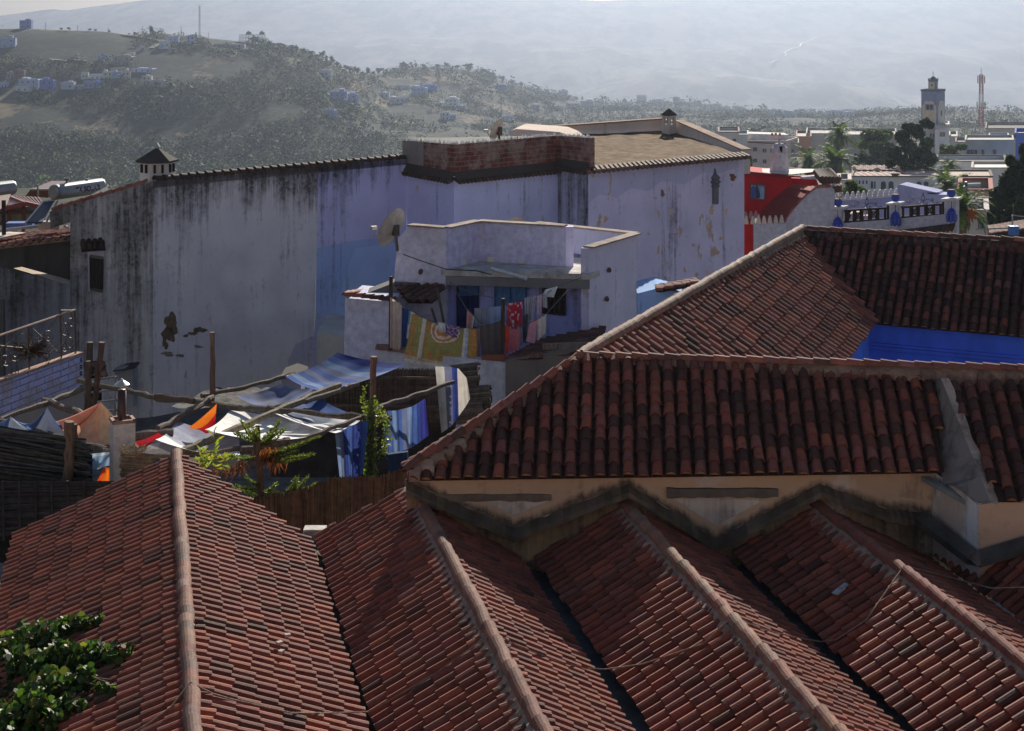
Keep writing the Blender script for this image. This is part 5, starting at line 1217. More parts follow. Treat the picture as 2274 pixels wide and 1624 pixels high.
cab = [RL(r_, surf(r_), v_)+Z*(.10 if (r_, v_) in ((.06, 1539), (.533, 1425), (.93, 1387), (1.304, 1276)) else .075) for r_, v_ in CP]+[P(2200, 1306, 18.4), P(2300, 1303, 18.2)]
sm = []
for i in range(len(cab)-1):
    for k in range(6): sm.append(L3(cab[i], cab[i+1], k/6))
rope(sm, 'thin pale cable draped over all four front roof ridges', .008, (.34, .26, .20), 'cable', 'cable', None, WOOD, 5)
mb = MB(); q = RL(1.145, 6.953, 1328)+Z*.085; M_ = Matrix.Rotation(-.5, 3, 'Y') @ Matrix.Rotation(.4, 3, 'Z'); mb.box(q, (.14, .11, .02), 0, (.40, .42, .43), 0, M_); mb.box(q+Vector((.06, .02, .045)), (.09, .08, .02), 0, (.36, .38, .40), 0, M_); solo(mb, 'tin_scrap', CONC, 'grey scrap of board lying on the shaded slope of the right-hand roof', 'scrap')
for (r_, v) in ((.20, 1442), (.215, 1425), (.20, 1462)):
    q = RL(r_, 6.95, v)+Z*.07; mb = MB(); mb.box(q, (.06, .05, .03), rnd(0, 3), (.45, .36, .30)); solo(mb, 'tile_shard', TILE, 'small pale broken piece of tile on the sunlit slope of the widest roof', 'tile shard', 'broken tile pieces')
# ---------------------------------------------------------------- the red house
random.seed(41)
YR = 76.0
rh = thing('red_house', 'bright red house with flat white roof, tapering chimney and steep dark red ramp wall', 'house', P(1700, 480, YR)-Z*3)
RED = (.52, .022, .028); DRED = (.26, .03, .032); RW = (.58, .57, .66)
def pr(pts, Y, depth, col, mat, name, dx=0.0):
    mb = MB(); mb.prism([P(u, v, Y) for u, v in pts], (dx, depth, 0), col); return mb.build(name, mat, rh)
f = pr(((1640, 383), (1758, 394), (1760, 412), (1686, 476), (1640, 520)), YR, 3.0, RED, CLEAN, 'front_wall', .4)
pr(((1652, 498), (1674, 498), (1674, 570), (1652, 570)), YR-3, .3, (.60, .02, .02), CLEAN, 'red_panel')
mb = MB(); mb.poly([P(1640, 384, YR+.1), P(1757, 394.5, YR+.1), P(1800, 392, YR+1), P(1830, 384, YR+2.4), P(1745, 374, YR+2.6), P(1640, 382, YR+2.6)], (.72, .68, .62)); 
for i, q in enumerate(mb.v): mb.v[i] = (q[0], q[1], P(1650, 388, YR).z)
mb.build('flat_roof', CLEAN, rh)
mb = MB(); zt = P(1650, 388, YR).z
mb.bar(P(1640, 382, YR), P(1758, 393, YR), .3, .14, DRED); mb.bar(P(1758, 393, YR), P(1812, 394, YR+.6), .3, .14, (.40, .15, .14))
mb.prism([P(1640, 381, YR+2.6), P(1744, 372, YR+2.6), P(1744, 380, YR+2.6), P(1640, 388, YR+2.6)], (0, .3, 0), (.33, .04, .04)); mb.prism([P(1744, 372, YR+2.6), P(1836, 382, YR+2.4), P(1836, 391, YR+2.4), P(1744, 382, YR+2.6)], (0, .3, 0), (.25, .04, .04)); mb.prism([P(1799, 385, YR+1.4), P(1836, 382, YR+1.4), P(1812, 391, YR+1.4), P(1799, 392, YR+1.4)], (0, .2, 0), (.34, .04, .04)); mb.build('parapet', CLEAN, rh)
wn = MB(); wn.prism([P(u, v, YR-.02) for u, v in ((1665, 408), (1699.5, 411), (1698.5, 445.5), (1664.5, 442))], (0, .05, 0), (.20, .12, .09)); wo = wn.build('window', WOOD, rh)
mb = MB(); mb.poly([P(u, v, YR-.06) for u, v in ((1667, 411), (1697.5, 413.5), (1696.5, 443), (1666.5, 440))], (.20, .30, .42)); 
mb.poly([P(u, v, YR-.07) for u, v in ((1667, 418), (1671, 413), (1675, 415), (1677, 420), (1676, 441), (1666.5, 440))], (.05, .10, .33)); mb.poly([P(u, v, YR-.07) for u, v in ((1677, 413), (1681, 411.5), (1684, 420), (1688, 436), (1684, 441), (1677, 441))], (.03, .04, .12)); mb.poly([P(u, v, YR-.07) for u, v in ((1688, 420), (1692, 415), (1696, 419), (1696, 443), (1687, 442))], (.30, .42, .58)); sub(mb, 'pane', GLASS, wo)
mb = MB()        # curved ramp wall
L0 = [(1762, 408), (1748, 416), (1730, 430), (1710, 448), (1690, 470), (1684, 480)]
R0 = [(1811, 416), (1798, 424), (1780, 440), (1762, 460), (1745, 482), (1738, 500)]
for k in range(5):
    a, b = L0[k], L0[k+1]; c, d = R0[k], R0[k+1]
    mb.poly([P(*a, YR-.1), P(*c, YR-2.5), P(*d, YR-2.8), P(*b, YR-.1)], (.27, .05, .045) if k else (.34, .10, .08))
mb.poly([P(1684, 480, YR-.1), P(1738, 500, YR-2.8), P(1740, 540, YR-2.8), P(1684, 540, YR-.1)], (.40, .03, .03)); mb.build('ramp', CLEAN, rh)
pr(((1811, 416), (1842, 414), (1852, 421), (1852, 540), (1738, 540), (1738, 500), (1762, 460), (1780, 440), (1798, 424)), YR-2.6, .5, RW, ROUGHW, 'side_wall')
mb = MB(); mb.bar(P(1811, 415, YR-2.4), P(1842, 413, YR-2.4), .5, .1, (.42, .16, .13)); 
for a, b in zip(R0, R0[1:]): mb.bar(P(*a, YR-2.5), P(*b, YR-2.5), .3, .08, (.36, .12, .09))
mb.build('wall_coping', CONC, rh)
pr(((1842, 414), (1853, 405), (1853, 540), (1842, 540)), YR-2.5, 2, (.50, .50, .60), ROUGHW, 'corner_pier', .3)
pr(((1781, 394), (1812, 391), (1812, 399), (1781, 398)), YR-1, .5, (.62, .60, .64), ROUGHW, 'roof_upstand')
pr(((1758, 396), (1812, 398), (1818, 414), (1762, 410)), YR-.8, .3, (.46, .025, .03), CLEAN, 'upper_wall')
for (a, b, c, d) in (((1808, 387), (1843, 384), (1862, 395), (1822, 394)), ((1823, 400), (1850, 406), (1862, 414), (1838, 418))):
    mb = MB(); A, B, C, D = P(*a, YR-1), P(*b, YR-1.6), P(*c, YR-2.6), P(*d, YR-2.2)
    n = 5
    for k in range(n):
        m0, m1 = L3(A, B, (k+.5)/n), L3(D, C, (k+.5)/n); mb.tube([m0+Z*.1, m1-Z*.12], [.16, .19], 8, jit((.13, .075, .055), .25))
    mb.prism([A-Z*.05, B-Z*.05, C-Z*.2, D-Z*.2], (0, 0, -.08), (.10, .06, .05)); mb.build('tiled_awning', TILE, rh)
pr(((1673, 498), (1746, 497), (1746, 560), (1673, 560)), YR-3.2, .3, RW, ROUGHW, 'low_wall')
cm = MB(); cb = P(1730, 386, YR+1.4)
cm.lathe(cb-Z*.25, [(.50, 0), (.37, 1.50), (.30, 1.55), (.22, 1.68), (.06, 1.72), (.05, 1.9), (.01, 1.95)], 12, (.60, .57, .60)); c_ = cm.build('chimney', ROUGHW, rh, False); c_['label'] = 'white tapering chimney on the red house roof'
cm = MB(); cm.box(cb+Vector((0, -.44, .04)), (.22, .1, .12), 0, (.20, .05, .04)); cm.box(cb+Vector((.02, -.33, 1.18)), (.13, .1, .3), 0, (.02, .02, .02)); sub(cm, 'smoke_hole', DARK, c_)
def merlon(mb, base, w, h, col, t=.14):
    pr_ = [(-.5, 0), (-.42, .12), (-.5, .28), (-.38, .36), (-.30, .42), (-.42, .55), (-.30, .68), (-.20, .72), (-.24, .84), (-.12, .97), (.12, .97), (.24, .84), (.20, .72), (.30, .68), (.42, .55), (.30, .42), (.38, .36), (.5, .28), (.42, .12), (.5, 0)]
    mb.prism([base+Vector((x*w, -t/2, z*h)) for x, z in pr_], (0, t, 0), col)
for (u, v) in ((1656, 492), (1671, 492), (1684, 491.5), (1696, 491), (1709, 490.5), (1722, 490), (1735, 489)):
    mb = MB(); merlon(mb, P(u, v+6, YR-3.2), .21, .36, (.64, .52, .46)); mb.build('merlon', CLEAN, rh)
for (u, v) in ((1655, 482), (1667, 481), (1678, 480)):
    mb = MB(); merlon(mb, P(u, v+4, YR-1.0), .21, .33, (.45, .33, .30)); mb.build('merlon', CLEAN, rh)
# ---------------------------------------------------------------- terrace with blue lanterns, pots and dark balustrade
YT = 72.0
tr = thing('roof_terrace', 'white terrace wall with three capped piers and dark wooden balustrade', 'terrace', P(1990, 520, YT)-Z*2)
T0, T1 = P(1850, 470, 73.5), P(2126, 448, 70.5)
def onT(u, v): return ON((T0.x, T0.y), (T1.x, T1.y), u, v)
dT = T1-T0; dT.z = 0; dT.normalize(); nT = Vector((-dT.y, dT.x, 0))
mb = MB(); q = [onT(u, v) for u, v in ((1872, 496), (1973, 488), (2100, 476), (2124, 474), (2124, 540), (1850, 540), (1850, 498))]; mb.prism(q, nT*.3, (.54, .53, .60)); mb.build('wall', ROUGHW, tr)
for (ua, ub, vt) in ((1851, 1869, 460), (1975, 1995, 451), (2097, 2123, 441)):
    mb = MB(); mb.prism([onT(ua, vt)-nT*.08, onT(ub, vt-1)-nT*.08, onT(ub, 520)-nT*.08, onT(ua, 520)-nT*.08], nT*.5, (.60, .58, .62)); o = mb.build('pier', ROUGHW, tr)
    mb = MB(); a, b = onT(ua-6, vt), onT(ub+5, vt-1); mb.prism([a-nT*.2, b-nT*.2, b-nT*.2-Z*.09, a-nT*.2-Z*.09], nT*.75, (.66, .63, .62)); sub(mb, 'cap', CLEAN, o)
BR = (.045, .026, .022)
for (u0, u1, vt0, vt1, vb0, vb1) in ((1872, 1973, 469, 462.5, 494, 487), (1999, 2096, 461.5, 454, 484, 477)):
    mb = MB(); W = u1-u0
    def bp(s, t): return onT(u0+W*s, L3(Vector((vt0, vb0, 0)), Vector((vt1, vb1, 0)), s)[0]*(1-t)+L3(Vector((vt0, vb0, 0)), Vector((vt1, vb1, 0)), s)[1]*t)+nT*.1
    mb.bar(bp(0, 0), bp(1, 0), .1, .09, BR); mb.bar(bp(0, 1), bp(1, 1), .1, .09, BR)
    for s in (.04, .21, .40, .55, .75, .90): mb.bar(bp(s, 0), bp(s, 1), .09, .09, BR)
    mb.bar(bp(.985, -.25), bp(.985, 1.05), .16, .14, (.05, .022, .018))
    for sa, sb_ in ((.21, .40), (.55, .75)):
        for t0, t1 in ((.10, .22), (.78, .90)):
            mb.bar(bp(sa, (t0+t1)/2), bp(sa+.06, (t0+t1)/2), .06, .07, BR); mb.bar(bp(sb_-.06, (t0+t1)/2), bp(sb_, (t0+t1)/2), .06, .07, BR)
        for t in (.27, .73): mb.bar(bp(sa, t), bp(sb_, t), .06, .06, BR)
        mb.prism([bp(sa+.01, .3), bp(sa+.06, .3), bp(sa+.06, .7), bp(sa+.01, .7)], nT*.05, BR); mb.prism([bp(sb_-.06, .3), bp(sb_-.01, .3), bp(sb_-.01, .7), bp(sb_-.06, .7)], nT*.05, BR)
        mb.bar(bp(sa+.05, .3), bp(sb_-.05, .7), .05, .05, BR); mb.bar(bp(sa+.05, .7), bp(sb_-.05, .3), .05, .05, BR)
    if u0 < 1900: mb.lathe(bp(.085, 1), [(.06, 0), (.06, .12), (.16, .30), (.09, .38), (.17, .46), (.07, .55)], 8, BR)
    mb.build('balustrade', WOOD, tr)
    mb = MB(); c = bp(.5, 0); sc = .0205*1.0
    def cv(pts): mb.tube([c+dT*(x*sc)+Z*(z*sc)+Z*.03 for x, z in pts], .013, 5, (.05, .04, .04))
    def spiral(cx, cz, r, a0, tn, n=14): return [(cx+r*(1-.75*i/n)*math.cos(a0+tn*6.283*i/n), cz+r*(1-.75*i/n)*math.sin(a0+tn*6.283*i/n)) for i in range(n+1)]
    for s in (-1, 1):
        cv([(0, 6), (s*6, 12), (s*12, 14), (s*20, 9), (s*28, 3), (s*30, 1)]); cv([(s*x, z) for x, z in spiral(31, 5, 4, -1.6, 1.1)]); cv([(s*x, z) for x, z in spiral(20, 13, 3, -1.6, 1.1)])
        cv([(0, 4), (s*2, 1), (s*5, 1), (s*7, 3)]); cv([(s*x, z) for x, z in spiral(8, 3, 3, 3.1, -1.0)]); cv([(0, 8), (s*3, 13), (s*4, 18), (s*2, 21), (0, 18)]); cv([(0, 20), (s*1.2, 24), (0, 27)])
    mb.build('scroll_crest', METAL, tr)
mb = MB(); n = 18; a, b = onT(1985, 519)-nT*.1, onT(2122, 497)-nT*.1
a, b = onT(1950, 528)-nT*.1, onT(2122, 506)-nT*.1
n = 20
for k in range(n):
    m0 = L3(a, b, (k+.5)/n); mb.tube([m0+Z*.16, m0-nT*.3-Z*.05], .085, 7, jit((.10, .055, .045), .25))
mb.prism([a+Z*.22, b+Z*.22, b-nT*.3, a-nT*.3], (0, 0, -.06), (.07, .045, .04)); mb.build('tile_eave', TILE, tr)
LBL = (.025, .05, .36)
for u, v0, v1, lab in ((1864, 478, 514, 'left'), (1992, 465, 501, 'middle'), (2116, 458, 493, 'right')):
    mb = MB(); top, bt = onT(u, v0)-nT*.25, onT(u, v1)-nT*.25; H = (top-bt).z; w = .225
    mb.lathe(bt+Z*H*.10, [(w*.92, 0), (w, .02), (w, H*.42), (w*.9, H*.46), (w*.85, H*.60), (w*.5, H*.75), (w*.12, H*.82), (.02, H*.92)], 8, LBL)
    for k in range(8):
        an = k*math.pi/4+.39; q = bt+Z*H*.10+Vector((w*math.cos(an), w*math.sin(an), 0)); mb.add([q+Vector((-math.sin(an), math.cos(an), 0))*.09, q-Vector((-math.sin(an), math.cos(an), 0))*.09, q-Z*H*.10], [[0, 1, 2]], LBL)
        for z in (.12, .24, .36):
            mb.box(q*1+Vector((math.cos(an), math.sin(an), 0))*.0+Z*H*z, (.05, .05, .05), an+.78, (.12, .18, .55))
    mb.tube([top+Z*.02, top+Z*.22], .015, 5, LBL)
    solo(mb, 'wall_lantern', METAL, {'left': 'blue lantern half hidden by the tiled ridge, on the pier next to the red house', 'middle': 'blue pierced lantern hanging on the middle white pier', 'right': 'blue pierced lantern hanging on the right white pier by the palm'}[lab], 'lantern', 'blue lanterns on the terrace piers')
for u, v, lab in ((1859, 459, 'blue plant pot with bare twigs on the pier next to the red house'), (1986, 449, 'blue plant pot on the middle white pier'), (2110, 439, 'blue plant pot on the right white pier, against the palm')):
    t = thing('plant_pot', lab, 'plant pot', onT(u, v)+nT*.1, 'blue pots on the terrace piers')
    mb = MB(); mb.lathe(onT(u, v)+nT*.1, [(.10, 0), (.15, .05), (.19, .16), (.175, .26), (.14, .30), (.15, .33), (.13, .33), (.11, .27)], 14, (.06, .12, .42)); mb.build('pot', CLEAN, t, True)
    mb = MB(); mb.lathe(onT(u, v)+nT*.1+Z*.325, [(.15, 0), (.152, .015), (.13, .015)], 14, (.36, .16, .11)); mb.build('rim', CLEAN, t)
    if u < 1900:
        mb = MB(); random.seed(2)
        for k in range(7): q = onT(u, v)+nT*.1+Z*.28; mb.tube([q, q+Vector((rnd(-.1, .3), 0, .25)), q+Vector((rnd(-.15, .5), 0, .6))], .008, 4, (.28, .2, .16))
        mb.build('twigs', WOOD, t)
# blue walls behind
YB = 80
mb = MB(); mb.prism([P(u, v, YB) for u, v in ((1856, 447), (1992, 437), (1992, 520), (1856, 520))], (0, .3, 0), (.36, .38, .62)); bwall = solo(mb, 'merlon_wall', CLEAN, 'pale lilac wall topped by a row of white stepped merlons', 'wall')
for k in range(12):
    s = k/11; mb = MB(); merlon(mb, P(1857+133*s, 448-10*s, YB+.1), .27, .44, (.66, .66, .72)); o = sub(mb, 'merlon', CLEAN, bwall)
mb = MB(); mb.prism([P(u, v, YB-.6) for u, v in ((1992, 520), (1992, 414), (1996, 410.5), (2000, 410.5), (2079, 428), (2058, 428), (2056, 431), (2100, 433), (2110, 520))], (.6, 1.0, 0), (.38, .40, .64)); solo(mb, 'garden_wall', CLEAN, 'smooth lilac blue wall sloping down to the right behind the balustrade', 'wall')
tb = thing('terrace_table', 'pale wooden table with chair behind the left balustrade', 'table', P(1885, 500, 76))
mb = MB(); mb.box(P(1884, 473, 76), (1.25, .9, .06), 0, (.62, .46, .34)); mb.build('tabletop', WOOD, tb)
for dx in (-.5, .5):
    for dy in (-.3, .3): mb = MB(); mb.box(P(1884, 486, 76)+Vector((dx, dy, 0)), (.06, .06, .55), 0, (.2, .11, .08)); mb.build('leg', WOOD, tb)
ct = thing('terrace_chair', 'folding wooden chair beside the pale table', 'chair', P(1921, 500, 76))
mb = MB(); mb.box(P(1918, 479, 76), (.4, .4, .04), 0, (.62, .48, .38)); mb.build('seat', WOOD, ct)
for a, b in (((1912, 497), (1926, 466)), ((1925, 497), (1910, 478))): mb = MB(); mb.bar(P(*a, 75.9), P(*b, 75.9), .05, .05, (.3, .2, .16)); mb.build('leg', WOOD, ct)
lm = thing('street_lamp', 'small black street lamp with white lantern beyond the tile awnings', 'street lamp', P(1869, 460, 90))
mb = MB(); mb.tube([P(1868, 460, 90), P(1867, 409, 90)], .035, 6, (.03, .03, .03)); mb.tube([P(1867, 412, 90), P(1863, 408, 90)], .03, 5, (.03, .03, .03)); mb.build('pole', METAL, lm)
mb = MB(); mb.lathe(P(1863, 405, 90), [(.09, 0), (.17, .2), (.03, .33)], 6, (.62, .62, .58)); mb.build('lantern', GLASS, lm)
mb = MB(); mb.lathe(P(1863, 398, 90), [(.22, 0), (.06, .14), (.02, .25)], 6, (.03, .03, .03)); mb.build('lantern_cap', METAL, lm)
# ---------------------------------------------------------------- the town beyond
random.seed(51)
WN = (.035, .035, .04)
TOWN = m_plain('town_render', .92, 0, .1, .2, .35, .15, .03)
def bldg(name, label, cat, u0, u1, vt, vb, Y, col, depth=10, side=None, rows=(), wh=8, ww=9, roofc=None, par=.6, grp=None, wc=WN, mat=None, dv=0, frame_=None, extra=None):
    # a flat roofed block: front face u0..u1 at Y; side=(u2, vt2, vb2) adds a visible return at the right
    mat = mat or TOWN; col = tuple(min(.82, c_*1.22) for c_ in col)
    t = thing(name, label, cat, P((u0+u1)/2, vb, Y), grp)
    a, b = P(u0, vt, Y), P(u1, vt+dv, Y); zb = P(u0, vb, Y).z-4
    bk = Vector(((a.x+b.x)/2/Y*depth, depth, 0))
    if side: c = P(side[0], side[1], Y+side[2])-b; c.z = 0; bk = c
    q = [a, b, b+bk, a+bk]; mb = MB()
    for i in range(4):
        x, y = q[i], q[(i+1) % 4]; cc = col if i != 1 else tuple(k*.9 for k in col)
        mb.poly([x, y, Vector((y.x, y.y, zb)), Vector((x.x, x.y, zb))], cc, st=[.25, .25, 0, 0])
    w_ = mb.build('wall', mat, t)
    mb = MB(); rz = par; mb.poly([x-Z*rz for x in q], roofc or (.5, .47, .43)); mb.build('roof', CLEAN, t)
    mb = MB(); s_ = Y/3600
    for i in range(4): mb.bar(q[i]+Z*.06, q[(i+1) % 4]+Z*.06, .35, .16, tuple(min(1, k*.8) for k in col) if not frame_ else frame_)
    mb.build('parapet_coping', CLEAN, t)
    for (us, v, w2, h2) in rows:
        for u in us:
            mb = MB(); fr = P(u, v, Y-.05); W, H = w2*s_, h2*s_
            mb.box(fr, (W, .1, H), 0, wc); o = mb.build('window', GLASS, t)
            mb = MB(); mb.box(fr+Vector((0, -.04, -H/2-.06)), (W*1.2, .12, .1), 0, tuple(min(.8, k*1.1) for k in col)); 
            mb.box(fr+Vector((0, -.055, 0)), (.06, .03, H), 0, (.4, .38, .36)); sub(mb, 'sill', CLEAN, o)
    if extra: extra(t, Y)
    return t
PINK = (.68, .54, .49)
def pinkx(t, Y):
    mb = MB()
    for v in (315,): mb.bar(P(1652, 315.5, Y-.2), P(1744, 320, Y-.2), .3, .25, (.16, .07, .06))
    mb.build('cornice', CLEAN, t)
    mb = MB(); mb.prism([P(u, v, Y+6) for u, v in ((1658, 297), (1750, 300), (1752, 318), (1654, 314))], (0, 6, 0), (.66, .63, .62)); mb.build('roof_storey', CLEAN, t)
    for (u, v) in ((1714, 299), (1722, 298.5), (1731, 299)): mb = MB(); mb.box(P(u, v, Y+5), (.5, .4, .7), 0, (.45, .12, .06)); mb.build('roof_pot', CLEAN, t)
bldg('pink_block', 'pale pink apartment block with arched windows and white roof storey', 'building', 1651, 1745, 314, 380, 400, PINK, side=(1771, 322, 10), rows=(((1658, 1676), 332, 9, 9), ((1697, 1714), 335, 8, 8), ((1658, 1676), 357, 9, 8), ((1697, 1714), 359, 8, 8), ((1759,), 337, 4, 6)), extra=pinkx, par=.3)
bldg('grey_annex', 'grey side wing with small windows behind the pink block', 'building', 1744, 1772, 318, 380, 404, (.40, .37, .33), 12, rows=(((1752, 1762), 352, 5, 6), ((1760,), 335, 4, 6)))
bldg('brown_shed_block', 'low ochre roofed block right of the pink apartment block', 'building', 1768, 1800, 304, 322, 470, (.42, .22, .14), 20)
bldg('long_grey_block', 'long pale grey block with rooftop clutter behind the palms', 'building', 1790, 1884, 297, 330, 480, (.46, .44, .42), 20)
bldg('grey_wall_block', 'plain grey block standing behind the tall palm', 'building', 1872, 1990, 300, 345, 430, (.30, .285, .26), 20, rows=())
bldg('chimney_house', 'small pale house with dark roof left of the pink block', 'building', 1595, 1640, 294, 330, 330, (.60, .54, .50), 12, rows=(((1630,), 312, 7, 6),), frame_=(.16, .1, .09))
bldg('flat_house', 'low white flat house at the edge of the mossy roof', 'building', 1636, 1660, 300, 330, 390, (.55, .53, .52), 12)
bldg('white_house', 'white three storey house below the minaret with roof railing', 'building', 2041, 2074, 286, 340, 415, (.50, .49, .48), side=(2106, 279, 10), par=.4, rows=(((2066, 2072), 302, 3.5, 9), ((2060, 2069), 318, 3.5, 8)))
bldg('white_gable_block', 'white side block with dark windows right of the dark cypress', 'building', 2075, 2106, 280, 340, 412, (.62, .60, .60), 14, rows=(((2092,), 299, 11, 10), ((2091,), 324, 9, 8)), par=.3)
bldg('narrow_house', 'narrow beige house with small door between minaret and grey house', 'building', 2108, 2124, 304, 340, 420, (.46, .43, .38), 16)
bldg('low_brown_house', 'low house with brown roof slabs left of the grey green house', 'building', 2122, 2145, 316, 345, 390, (.46, .43, .42), 12, frame_=(.2, .13, .11))
bldg('beige_block', 'large beige block with dark flat roof at the far right', 'building', 2188, 2290, 286, 335, 430, (.58, .48, .40), 20, rows=(((2236, 2252), 303, 6, 9),), frame_=(.13, .12, .13), roofc=(.1, .1, .1))
bldg('pale_blue_house', 'small pale blue rooftop storey before the beige block', 'building', 2196, 2238, 303, 322, 400, (.36, .45, .60), 8, rows=(((2202,), 309, 5, 4),))
bldg('grey_green_house', 'grey green house with balcony door and wide window', 'building', 2143, 2249, 312, 368, 350, (.42, .42, .36), 12, rows=(((2150, 2158, 2166), 338, 6, 10), ((2182,), 341, 5, 16), ((2208,), 338, 7, 10)), par=.4)
bldg('blue_house', 'bright blue house at the right picture edge', 'building', 2254, 2300, 297, 345, 330, (.08, .16, .55), 12, rows=(((2271,), 320, 6, 4),), frame_=(.06, .12, .45))
bldg('white_block', 'white cube like block with sunlit flat roof', 'building', 2158, 2238, 374, 402, 255, (.58, .57, .57), 9, roofc=(.8, .76, .7), par=.25, frame_=(.5, .42, .36))
bldg('courtyard_block', 'white low block with dark parapet edge behind the small palm', 'building', 2078, 2232, 359, 400, 275, (.56, .56, .58), 10, frame_=(.10, .09, .09), rows=(((2085,), 396, 9, 7),))
def arcx(t, Y):
    for (u, v, w, h) in ((1901, 405, 3, 8), (1908, 405, 3, 8), (1916, 405, 3, 8), (1924, 405, 3, 8), (1935.5, 411, 5, 16), (1942, 411, 3, 16), (1961, 412, 11, 18), (1978, 412, 11, 18), (2140, 414, 9, 16), (2156, 414, 11, 18), (2040, 412, 10, 17), (2056, 412, 10, 17)):
        s = Y/3600; c = P(u, v, Y-.1); W, H = w*s/2, h*s/2
        mb = MB(); mb.poly([c+Vector((W*math.cos(a*math.pi/8), 0, H-W+W*math.sin(a*math.pi/8))) for a in range(9)]+[c+Vector((-W, 0, -H)), c+Vector((W, 0, -H))], (.045, .06, .085)); mb.build('arched_window', GLASS, t)
bldg('arcaded_house', 'long white house with a row of arched windows and dark cornice', 'building', 1890, 2202, 393, 470, 225, (.58, .58, .62), 8, extra=arcx, frame_=(.11, .085, .08), roofc=(.50, .38, .32), par=.1)
rr = thing('red_roof_house', 'house with long pale red tiled hip roof above the arcade', 'house', P(1950, 400, 238))
def rq(pts, Ys): return [P(u, v, y) for (u, v), y in zip(pts, Ys)]
random.seed(5); mb = MB(); tile_slope(mb, rq(((1893, 371), (1996, 371), (2002, 383), (1893, 384)), (246, 246, 234, 234)), .9, .9, .7, .1); tile_slope(mb, rq(((1893, 382), (2010, 382), (2010, 394), (1893, 394)), (234, 234, 227, 227)), .9, .9, .7, .1); mb.build('roof', TILE, rr)
mb = MB()
for (a, b) in (((1893, 370), (1902, 382)), ((1989, 370), (1998, 381)), ((1936, 380), (1946, 374)), ((1946, 374), (1956, 381))): mb.bar(P(*a, 233), P(*b, 233), .4, .4, (.66, .5, .42))
mb.build('hip_ridge', CLEAN, rr)
mb = MB(); mb.prism([P(u, v, 226) for u, v in ((1890, 393), (2010, 393), (2010, 420), (1890, 420))], (0, .3, 0), (.5, .48, .5)); mb.build('wall', PLASTER, rr)
for (u, v, lab) in ((1987, 387, 'small rooftop vent house on the arcade, left of the dark cypress'), (2139, 390, 'small rooftop vent house on the arcade, right of the palms')):
    mb = MB(); mb.box(P(u, v+3, 224), (.8, .5, .5), 0, (.2, .13, .11)); mb.box(P(u, v, 224), (1.1, .7, .2), 0, (.12, .09, .08)); solo(mb, 'roof_vent', CONC, lab, 'vent')
bldg('garden_pavilion', 'low white pavilion roof among bushes behind the street lamp', 'building', 1862, 1886, 402, 440, 150, (.60, .57, .56), 5, frame_=(.55, .45, .42))
bldg('beige_house', 'beige house with red edged roof behind the right palm', 'house', 2130, 2200, 424, 520, 130, (.50, .38, .30), 8, rows=(((2172,), 448, 4, 16), ((2148,), 492, 6, 10)), frame_=(.34, .10, .08))
bldg('garden_house', 'pale garden house with dark window at the lower right', 'house', 2125, 2190, 470, 540, 110, (.48, .44, .42), 6, rows=(((2174, 2181), 500, 4, 16),))
hs = thing('red_tile_house', 'low house with plain red tile roof at the right edge', 'house', P(2240, 520, 95)); random.seed(6)
mb = MB(); tile_slope(mb, rq(((2195, 508), (2280, 486), (2290, 512), (2198, 516)), (98, 100, 94, 93)), .3, .4, .22, .1); mb.build('roof', TILE, hs)
mb = MB(); mb.tube([P(2166, 510, 92), P(2260, 506, 92)], .04, 5, (.4, .36, .36)); mb.tube([P(2247, 478, 92), P(2247, 512, 92)], .05, 5, (.4, .36, .36)); mb.tube([P(2247, 478, 92), P(2290, 484, 92)], .04, 5, (.4, .36, .36)); mb.box(P(2250, 512, 91), (.5, .4, .5), 0, (.06, .16, .45)); mb.build('fixtures', METAL, hs)
sp = thing('solar_water_heater', 'small solar water heater on the beige house roof by the palms', 'water heater', P(2160, 420, 128))
mb = MB(); mb.tube([P(2148, 412, 128), P(2176, 411, 128)], .18, 8, (.7, .7, .7)); mb.build('tank', STEEL, sp)
mb = MB(); mb.prism([P(2128, 428, 127), P(2142, 412, 128), P(2152, 413, 128), P(2138, 430, 127)], (0, .1, 0), (.42, .42, .44)); mb.build('collector', METAL, sp)
mb = MB(); mb.tube([P(2144, 404, 128), P(2146, 432, 128)], .1, 6, (.12, .12, .13)); mb.build('stand', METAL, sp)
# railing of the white house
mb = MB()
for a, b in (((2026, 283), (2072, 283)), ((2072, 283), (2106, 277))):
    for dv in (0, 4): mb.tube([P(a[0], a[1]+dv, 410), P(b[0], b[1]+dv, 410)], .08, 4, (.55, .42, .38))
    for k in range(9): mb.tube([L3(P(*a, 410), P(*b, 410), k/8), L3(P(*a, 410), P(*b, 410), k/8)-Z*.9], .06, 4, (.55, .42, .38))
solo(mb, 'roof_railing', METAL, 'pale railing round the roof under the minaret', 'railing')
